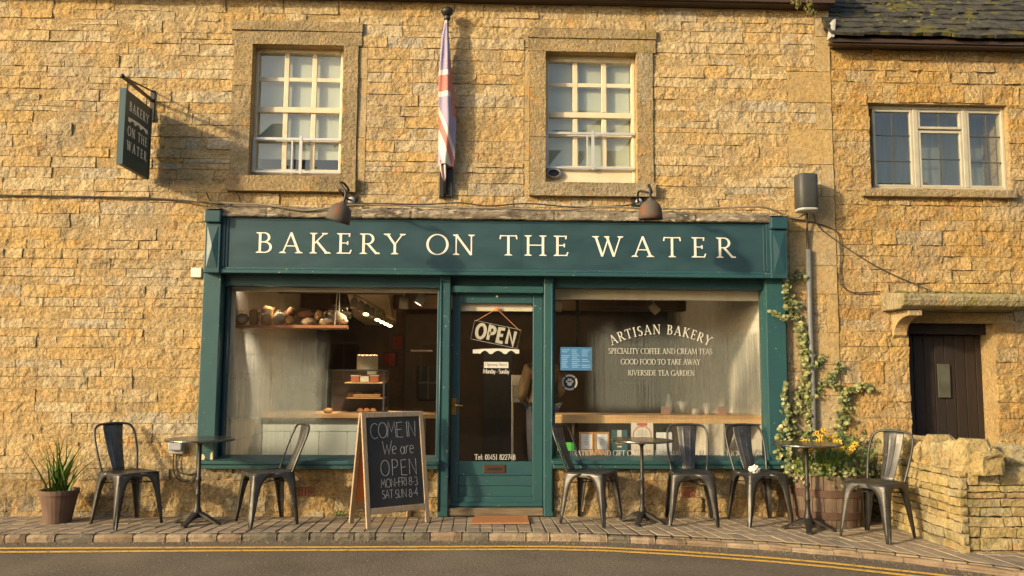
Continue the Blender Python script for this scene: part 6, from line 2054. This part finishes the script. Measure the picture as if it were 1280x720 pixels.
for k, (a, w_) in enumerate(((450, .05), (458, .055), (466, .05))):
    p = at(a, 512, 1.68)
    o = thing('pastry', ('left', 'middle', 'right')[k] + ' red topped pastry on the bottom of the display case', 'pastry', (p.x, 1.68, pz0), 0, 'red topped pastries')
    MB().ball((p.x, 1.70, pz0 + .022), w_ * .8, 12, 8, (1, 1, .5), .2).build('crust', m_pastry, o, smooth=True)
    MB().ball((p.x, 1.70, pz0 + .040), w_ * .5, 10, 6, (1, 1, .5), .3).build('filling', m_sponge, o, smooth=True)
for k, (a, lab) in enumerate(((437, 'leftmost small golden bun on the middle case shelf'), (446, 'second small golden bun on the middle case shelf'), (470, 'rightmost small golden bun on the middle case shelf'))):
    p = at(a, 492, 1.72)
    zs_ = at(450, 497, 1.62).z
    o = thing('bun', lab, 'bun', (p.x, 1.84, zs_), 0, 'small buns in the display case')
    MB().ball((p.x, 1.84, zs_ + .026), .042, 12, 8, (1.1, 1, .7), .2).build('crust', m_crust[0], o, smooth=True)
p = at(410, 513, 1.50)
o = thing('scone', 'round golden scone at the left foot of the display case', 'scone', (p.x, 1.52, zct))
MB().ball((p.x, 1.52, zct + .028), .045, 14, 8, (1.15, 1, .68), .2).build('crust', m_crust[0], o, smooth=True)
# pictures on the post
m_redprint = M('red_print', (.32, .045, .03), (.20, .03, .02), rough=.7, vs=16)
for a, b, c, d, lab in ((491, 420, 503, 436, 'upper red picture hanging on the timber post'), (480.5, 442, 494, 457, 'lower red picture in a dark frame by the timber post')):
    q = rect(a, b, c, d, 3.0)
    o = thing('picture', lab, 'picture', (q[0], 3.0, q[2]), 0, 'red pictures')
    B(q[0] - .02, q[1] + .02, 3.005, 3.03, q[2] - .02, q[3] + .02).build('frame', m_darkwood, o)
    B(q[0], q[1], 2.998, 3.0045, q[2], q[3]).build('print', m_redprint, o)
q = rect(514, 437.5, 540, 439.5, 2.8)
tag(B(q[0], q[1], 2.7, 2.9, q[2], q[3]).build('wall_shelf', m_white), 'short white shelf at the back of the left window', 'shelf')
q = rect(521, 458, 547, 500, 4.2)
BK2 = thing('back_window', 'dim glazed back window far inside the shop', 'window', (q[0], 4.4, q[2]))
f_ = B(q[0], q[1], 4.40, 4.448, q[2], q[3]).build('dark_glazing', m_black, BK2)
gb = MB(); xm = (q[0] + q[1]) / 2; zm = (q[2] + q[3]) / 2
gb.box(xm - .012, xm + .012, 4.38, 4.399, q[2], q[3]); gb.box(q[0], xm - .013, 4.38, 4.399, zm - .01, zm + .01); gb.box(xm + .013, q[1], 4.38, 4.399, zm - .01, zm + .01)
gb.build('glazing_bars', m_roomceil, BK2)

# inside the door: white shelves, the OPEN sign, a person
q = rect(640.5, 470, 660, 500, 2.6)
WS = thing('white_shelf_unit', 'white stepped shelf unit glimpsed through the right of the door', 'shelf unit', (q[0], 2.6, .0))
for a, b, c, d in ((640.5, 469, 655, 482.5), (640.5, 483, 650, 496), (640.5, 496.5, 661, 503)):
    z = rect(a, b, c, d, 2.55)
    B(z[0], z[1], 2.55, 2.95, z[2], z[3]).build('shelf_box', m_wallwhite, WS)
z = rect(640.5, 503, 642, 575, 2.55)
B(z[0], z[1], 2.56, 2.94, .0, z[3]).build('leg', m_wallwhite, WS)
yo_ = YD + .04
OS = thing('open_sign', 'tilted clear OPEN sign hanging on orange string inside the door', 'sign', at(621, 415, yo_))
tilt = math.radians(-11.5)
oc = at(619.8, 418, yo_ + .004)
sc_ = (px_(649, 420, yo_) - px_(591, 420, yo_))
def opl(u, v, n):
    return (oc.x + u * math.cos(tilt) - v * math.sin(tilt), oc.y - n, oc.z + u * math.sin(tilt) + v * math.cos(tilt))
pw_, ph_ = .228, .092
cp = MB(); pts_ = [(-pw_, -ph_), (pw_, -ph_), (pw_, ph_), (-pw_, ph_)]
cp.add([opl(a, b, 0) for a, b in pts_], [(0, 1, 2, 3)])
cp.build('clear_panel', m_glass, OS)
ed = MB(); ed.tube([opl(a, b, 0) for a, b in pts_ + pts_[:1]], .0025, 5); ed.build('panel_edge', m_lgray, OS)
om = MB()
chalk_text(om, 'OPEN', -.195, .195, -.066, .132, lambda u, v, n: opl(u, v, n + .002), .030, 0, th=.003)
om.build('sign_letters', M('aged_letter_card', (.44, .42, .33), (.38, .36, .28), rough=.7), OS)
hk = at(621, 386, yo_)
m_string = M('orange_string', (.62, .26, .11), rough=.8)
for u in (-pw_ + .012, pw_ - .012):
    MB().tube([opl(u, ph_ - .008, .004), (hk.x, hk.y - .004, hk.z)], .0035, 5).build('string', m_string, OS)
MB().lathe([(0, 0), (.022, 0), (.024, .008), (0, .012)], (hk.x, hk.y - .002, hk.z), 14, axis=(0, -1, 0)).build('sucker', m_string, OS)

def person(base, face, lab):
    """standing figure, one skinned body; coat, trousers and hair over it; turned by face"""
    P_ = thing('person', lab, 'person', base, face)
    J = {'pel': (0, 0, .93), 'sp': (0, .01, 1.12), 'ch': (0, .02, 1.30), 'nk': (0, .0, 1.45), 'hd': (0, -.02, 1.56), 'top': (0, -.01, 1.66)}
    r_ = {'pel': .135, 'sp': .125, 'ch': .14, 'nk': .055, 'hd': .085, 'top': .06}
    E_ = [('pel', 'sp'), ('sp', 'ch'), ('ch', 'nk'), ('nk', 'hd'), ('hd', 'top')]
    for s, n_ in ((-1, 'l'), (1, 'r')):
        J.update({n_ + 'sh': (s * .17, .01, 1.37), n_ + 'el': (s * .25, .04, 1.10), n_ + 'wr': (s * .16, -.16, .99), n_ + 'pm': (s * .12, -.22, .99), n_ + 'hp': (s * .085, 0, .88), n_ + 'kn': (s * .095, -.01, .49), n_ + 'an': (s * .10, .03, .09), n_ + 'to': (s * .11, -.14, .04)})
        r_.update({n_ + 'sh': .062, n_ + 'el': .048, n_ + 'wr': .030, n_ + 'pm': .034, n_ + 'hp': .095, n_ + 'kn': .062, n_ + 'an': .042, n_ + 'to': .036})
        E_ += [('ch', n_ + 'sh'), (n_ + 'sh', n_ + 'el'), (n_ + 'el', n_ + 'wr'), (n_ + 'wr', n_ + 'pm'), ('pel', n_ + 'hp'), (n_ + 'hp', n_ + 'kn'), (n_ + 'kn', n_ + 'an'), (n_ + 'an', n_ + 'to')]
        for k in range(5):       # fingers and thumb
            a = (k - 1.5) * .018 if k < 4 else 0
            b0 = (s * .12 + (a if k < 4 else -s * .03), -.235 if k < 4 else -.19, .985)
            b1 = (s * .105 + (a if k < 4 else -s * .055), (-.275 - (.008 if k in (1, 2) else 0)) if k < 4 else -.225, .970)
            b2 = (s * .095 + (a if k < 4 else -s * .065), (-.295 - (.008 if k in (1, 2) else 0)) if k < 4 else -.25, .945)
            for q_, b in enumerate((b0, b1, b2)):
                J['%sf%d%d' % (n_, k, q_)] = b; r_['%sf%d%d' % (n_, k, q_)] = (.011, .010, .008)[q_]
            E_ += [(n_ + 'pm', '%sf%d0' % (n_, k)), ('%sf%d0' % (n_, k), '%sf%d1' % (n_, k)), ('%sf%d1' % (n_, k), '%sf%d2' % (n_, k))]
    def skinned(nm, keys, mat, grow=1.0, add=0.0, sub=2):
        ids = {k: i for i, k in enumerate(keys)}
        me = bpy.data.meshes.new(nm)
        me.from_pydata([J[k] for k in keys], [(ids[a], ids[b]) for a, b in E_ if a in ids and b in ids], [])
        o = bpy.data.objects.new(nm, me); COL.objects.link(o); o.parent = P_
        o.modifiers.new('skin', 'SKIN'); sub_ = o.modifiers.new('sub', 'SUBSURF'); sub_.levels = sub_.render_levels = sub
        for i, k in enumerate(keys):
            sv = me.skin_vertices[0].data[i]
            sv.radius = (r_[k] * grow + add,) * 2
            sv.use_root = (i == 0)
        me.materials.append(mat)
        return o
    m_skin = M('skin', (.50, .30, .20), (.45, .26, .17), rough=.6)
    skinned('body', list(J), m_skin)
    up = ['pel', 'sp', 'ch'] + [s + q for s in 'lr' for q in ('sh', 'el', 'wr')]
    J['hemz'] = (0, .0, .72); r_['hemz'] = .155; E_.append(('pel', 'hemz'))
    skinned('coat', up + ['hemz'], M('tan_coat_cloth', (.36, .24, .12), (.28, .18, .085), rough=.9, vs=10, bump=.4, bs=60), 1.12, .012)
    lo_ = ['pel'] + [s + q for s in 'lr' for q in ('hp', 'kn', 'an')]
    skinned('trousers', lo_, M('dark_trousers', (.05, .05, .06), rough=.9), 1.08, .006)
    MB().ball((0, .015, 1.60), .108, 16, 12, (.88, 1, 1.02), .1).build('hair', M('brown_hair', (.07, .04, .02), rough=.8), P_, smooth=True, local=True)
    fc = MB(); fc.ball((-.032, -.098, 1.575), .011, 8, 6); fc.ball((.032, -.098, 1.575), .011, 8, 6)
    fc.build('eyes', m_black, P_, smooth=True, local=True)
    MB().ball((0, -.112, 1.545), .016, 8, 6, (.8, 1, 1.5)).build('nose', m_skin, P_, smooth=True, local=True)
    return P_
pb = at(676, 560, 1.9)
person((pb.x, 1.9, .0), math.radians(200), 'person in a tan coat standing behind the right edge of the door')

# menu screen, window bench and what stands on it
ysn = 1.6
q = rect(700.5, 434, 740, 463, ysn)
MS = thing('menu_screen', 'blue lit menu screen behind the right window', 'screen', (q[0], ysn, q[2]))
B(q[0] - .012, q[1] + .012, ysn, ysn + .04, q[2] - .012, q[3] + .012).build('bezel', m_black, MS, bevel=.004)
m_screen = emit_mat('blue_screen', (.10, .27, .42), .42)
B(q[0], q[1], ysn - .002, ysn - .0005, q[2], q[3]).build('display', m_screen, MS)
tx = MB()
for c_ in range(3):
    for k in range(10):
        x = q[0] + (.04 + .32 * c_) * (q[1] - q[0]); z = q[3] - (.12 + .082 * k) * (q[3] - q[2])
        if rl.random() < .85: tx.box(x, x + rl.uniform(.14, .27) * (q[1] - q[0]), ysn - .0032, ysn - .0022, z - .004, z + .004)
tx.build('screen_lines', emit_mat('screen_text', (.35, .55, .62), .5), MS)
tag(MB().tube([(q[0] + .2, ysn + .02, q[3] + .01), (q[0] + .2, ysn + .02, zc)], .018, 8).build('screen_pole', m_black), 'black drop pole holding up the blue menu screen', 'pole')

yb0, yb1 = .30, .72
zbt = at(825, 519.0, yb0).z
WBn = thing('window_bench', 'long pine window bench across the right shop window', 'bench', (GR[0], yb0, zbt))
m_benchw = M('pale_pine_bench', (.68, .44, .20), (.58, .35, .14), rough=.5, vs=4, stretch=(1, 12, 14))
bx0_, bx1_ = GR[0] - .02, ix1 - .002
n_ = 3
for k in range(n_):
    y0_ = yb0 + (yb1 - yb0) * k / n_
    B(bx0_, bx1_, y0_ + .001, y0_ + (yb1 - yb0) / n_ - .001, zbt - .028, zbt).build('top_board', m_benchw, WBn, bevel=.003)
B(bx0_, bx1_, yb0 - .001, yb0 + .03, zbt - .080, zbt - .029).build('front_edge', m_benchw, WBn, bevel=.003)
for x in (bx0_ + .25, (bx0_ + bx1_) / 2, bx1_ - .25):
    MB().prism_x([(yb0 + .04, zbt - .03), (yb1, zbt - .03), (yb1, zbt - .35), (yb1 - .04, zbt - .35)], x, x + .03).build('bracket', m_darkwood, WBn)
m_ceram = M('white_ceramic', (.70, .68, .60), rough=.25)
m_pinkc = M('pink_box', (.55, .30, .22), rough=.7)
def on_bench(nm, lab, cat, px, parts, group=None, y=.48):
    x = at(px, 510, y).x
    o = thing(nm, lab, cat, (x, y, zbt), 0, group)
    for pn_, prof_, mt in parts:
        MB().lathe(prof_, (x, y, zbt), 20).build(pn_, mt, o, smooth=True)
    return o
on_bench('bottle', 'clear bottle with a pale label on the window bench', 'bottle', 836, [('body', [(0, 0), (.030, 0), (.032, .01), (.032, .12), (.014, .16), (.014, .20), (0, .20)], m_lgray), ('label', [(.0325, .03), (.0325, .10)], m_ceram)])
on_bench('bowl', 'glass bowl holding a paper cone on the window bench', 'bowl', 853, [('body', [(0, 0), (.035, 0), (.06, .03), (.07, .075), (.066, .075), (.03, .012), (0, .01)], m_glass), ('paper_cone', [(.01, .02), (.06, .13), (.055, .13)], m_ceram)])
on_bench('cup', 'white paper cup at the right of the window bench', 'cup', 884, [('body', [(0, 0), (.030, 0), (.040, .10), (.037, .10), (.028, .006)], m_ceram), ('lid', [(.041, .10), (.041, .108), (.03, .115), (0, .115)], m_white)])
on_bench('jar', 'small sugar jar between the bowl and the paper cup', 'jar', 869, [('body', [(0, 0), (.036, 0), (.036, .055), (.030, .06), (0, .06)], m_ceram)])
for k, (a, lab) in enumerate(((832, 'small pink box beside the bottle'), (902, 'small pink box at the far right of the window bench'))):
    x = at(a, 508, .42).x
    o = thing('small_box', lab, 'box', (x, .42, zbt), 0, 'pink boxes on the window bench')
    B(x - .04, x + .04, .39, .45, zbt + .001, zbt + .07).build('carton', m_pinkc, o, bevel=.003)
    B(x - .042, x + .042, .388, .452, zbt + .0705, zbt + .082).build('lid', m_pinkc, o, bevel=.003)

# cards standing on the inner sill of the right window
zin = GR[2] - .0
tag(B(GR[0] - .02, GR[1] + .02, .151, .30, zin - .06, zin - .012).build('inner_sill', m_darkwood), 'dark timber ledge inside the right window under the cards', 'ledge')
yc_ = .20
m_frame = M('gilt_frame', (.50, .28, .10), (.42, .22, .07), rough=.5)
m_paper = M('cream_paper', (.66, .62, .50), (.60, .56, .44), rough=.8)
m_paperw = M('white_paper', (.70, .72, .68), rough=.8)
m_red = M('red_print_ink', (.50, .12, .09), rough=.7)
m_ink = M('grey_ink', (.30, .30, .27), rough=.8)
m_card = M('teal_card', (.030, .110, .115), (.024, .09, .095), rough=.6)
m_amber = M('amber_ink', (.60, .33, .05), rough=.7)
def stand(nm, lab, cat, a, b, c, d, m_, fw=0, m_f=None, group=None):
    q = rect(a, b, c, d, yc_)
    zz_ = zin - .0115
    o = thing(nm, lab, cat, ((q[0] + q[1]) / 2, yc_, zz_), 0, group)
    if fw:
        f = B(q[0], q[0] + fw, yc_ - .008, yc_ + .01, zz_, q[3]); f.box(q[1] - fw, q[1], yc_ - .008, yc_ + .01, zz_, q[3])
        f.box(q[0] + fw, q[1] - fw, yc_ - .0078, yc_ + .01, q[3] - fw, q[3]); f.box(q[0] + fw, q[1] - fw, yc_ - .0078, yc_ + .01, zz_, q[2] + fw)
        f.build('frame', m_f, o, bevel=.003)
    pnl = B(q[0] + fw, q[1] - fw, yc_ - .002, yc_ + .004, (q[2] + fw) if fw else zz_, q[3] - fw).build('sheet', m_, o)
    return o, pnl, q
def lines(q, rows, m_, par, x0=.2, x1=.8, h=.006, seed=1):
    rr_ = random.Random(seed); mb = MB()
    for t in rows:
        z = q[2] + (q[3] - q[2]) * t; wv = rr_.uniform(.0, .1)
        mb.box(q[0] + (q[1] - q[0]) * (x0 + wv), q[0] + (q[1] - q[0]) * (x1 - wv), yc_ - .0032, yc_ - .0021, z - h / 2, z + h / 2)
    mb.build('print', m_, par)
o, s_, q = stand('payment_screen', 'small black device with a bright green screen in the right window', 'device', 694.5, 549, 720, 567.5, m_black, .014, m_black)
B(q[0] + .016, q[1] - .045, yc_ - .0045, yc_ - .0022, q[2] + .03, q[3] - .03).build('green_display', emit_mat('green_screen', (.12, .50, .05), .55), s_)
B(q[1] - .043, q[1] - .018, yc_ - .0045, yc_ - .0022, q[2] + .03, q[3] - .03).build('side_display', emit_mat('green_screen_dim', (.08, .36, .05), .40), s_)
for k, (a, c) in enumerate(((724, 742), (743, 761.5))):
    o, s_, q = stand('framed_certificate', ('left' if k == 0 else 'right') + ' of two gilt framed certificates in the window', 'certificate', a, 540, c, 563.5, m_paperw, .017, m_frame, 'gilt framed certificates')
    lines(q, (.72, .60, .50, .42, .34), m_ink, s_, .32, .68, .005, k)
o, s_, q = stand('award_card', 'teal award card with amber print beside the framed certificates', 'card', 764.5, 537.5, 784, 566, m_card)
B(q[0] + .055, q[1] - .055, yc_ - .0032, yc_ - .0021, q[3] - .065, q[3] - .002).build('ribbon', m_paper, s_)
text_line('BEST', q[0] + .038, q[1] - .038, q[2] + .085, .034, yc_ - .0022, m_amber, s_, name='print', th=.001, k=.2, t=.14)
B(q[0] + .055, q[1] - .055, yc_ - .0032, yc_ - .0021, q[2] + .052, q[2] + .066).build('small_print', m_paper, s_)
o, s_, q = stand('winner_certificate', 'tall white certificate with a red ring in the right window', 'certificate', 789, 528.5, 816.5, 568, m_paper)
cx_, cz_ = (q[0] + q[1]) / 2, q[2] + (q[3] - q[2]) * .60
R_ = (q[1] - q[0]) * .43
rg = MB(); nn = 40
rg.add([(cx_ + r_ * math.cos(2 * PI * k / nn), yc_ - .0028, cz_ + r_ * math.sin(2 * PI * k / nn)) for r_ in (R_, R_ * .90) for k in range(nn)], [(k, (k + 1) % nn, nn + (k + 1) % nn, nn + k) for k in range(nn)])
rg.build('red_ring', m_red, s_)
B(cx_ - .05, cx_ + .05, yc_ - .0032, yc_ - .0021, q[3] - .028, q[3] - .002).build('red_tab', m_red, s_)
lines(q, (.74, .68, .62, .55, .48), m_ink, s_, .25, .75, .005, 9)
text_line('WINNER', q[0] + .03, q[1] - .03, q[2] + .020, .026, yc_ - .0022, m_red, s_, name='print', th=.001, k=.18, t=.11)
o, s_, q = stand('leaflet', 'pale leaflet with a blue band right of the red ringed certificate', 'leaflet', 820.5, 540.5, 840, 568, m_paperw)
B(q[0] + .025, q[1] - .015, yc_ - .0032, yc_ - .0021, q[2] + (q[3] - q[2]) * .52, q[2] + (q[3] - q[2]) * .68).build('blue_band', M('blue_grey_ink', (.12, .17, .22), rough=.8), s_)

# ------------------------------------------------------------------ the terrace across the street, seen only as dark reflections in the shop glass
m_render = M('shaded_terrace_stone', (.34, .25, .13), (.26, .19, .10), rough=.9, vs=2)
for k, (xa, xb, hz, lab) in enumerate(((-13.0, -3.2, 5.6, 'lower stone terrace house across the street with two chimneys'), (-3.0, 6.4, 6.4, 'tall stone terrace house across the street with one chimney'), (6.6, 17.0, 5.2, 'wide low stone cottage across the street at the right'))):
    OH = thing('terrace_house', lab, 'building', ((xa + xb) / 2, -19.0, 0), 0, 'houses across the street')
    B(xa, xb, -26, -19, -.2, hz).build('wall', m_render, OH)
    MB().prism_x([(-18.75, hz + .002), (-22.5, hz + 3.2), (-26.25, hz + .002)], xa - .05, xb + .05).build('roof', m_slatestone, OH)
    for c in range(2 if k == 0 else 1):
        x = xa + 1.2 + c * (xb - xa - 2.4)
        B(x - .45, x + .45, -23.0, -22.0, hz + 2.2, hz + 4.2).build('chimney', m_render, OH)
    n = int((xb - xa) / 2.4)
    for i in range(n):
        x = xa + (i + .5) * (xb - xa) / n
        for z in (.95, 3.4):
            if z < 1 and i == n // 2:
                B(x - .5, x + .5, -18.99, -18.94, .0, 2.05).build('door', m_teal, OH)
                continue
            f = B(x - .55, x + .55, -18.99, -18.94, z, z + 1.3).build('window', m_cream, OH)
            for a, b in ((-.49, -.02), (.02, .49)):
                B(x + a, x + b, -18.939, -18.934, z + .07, z + 1.23).build('pane', m_black, f)
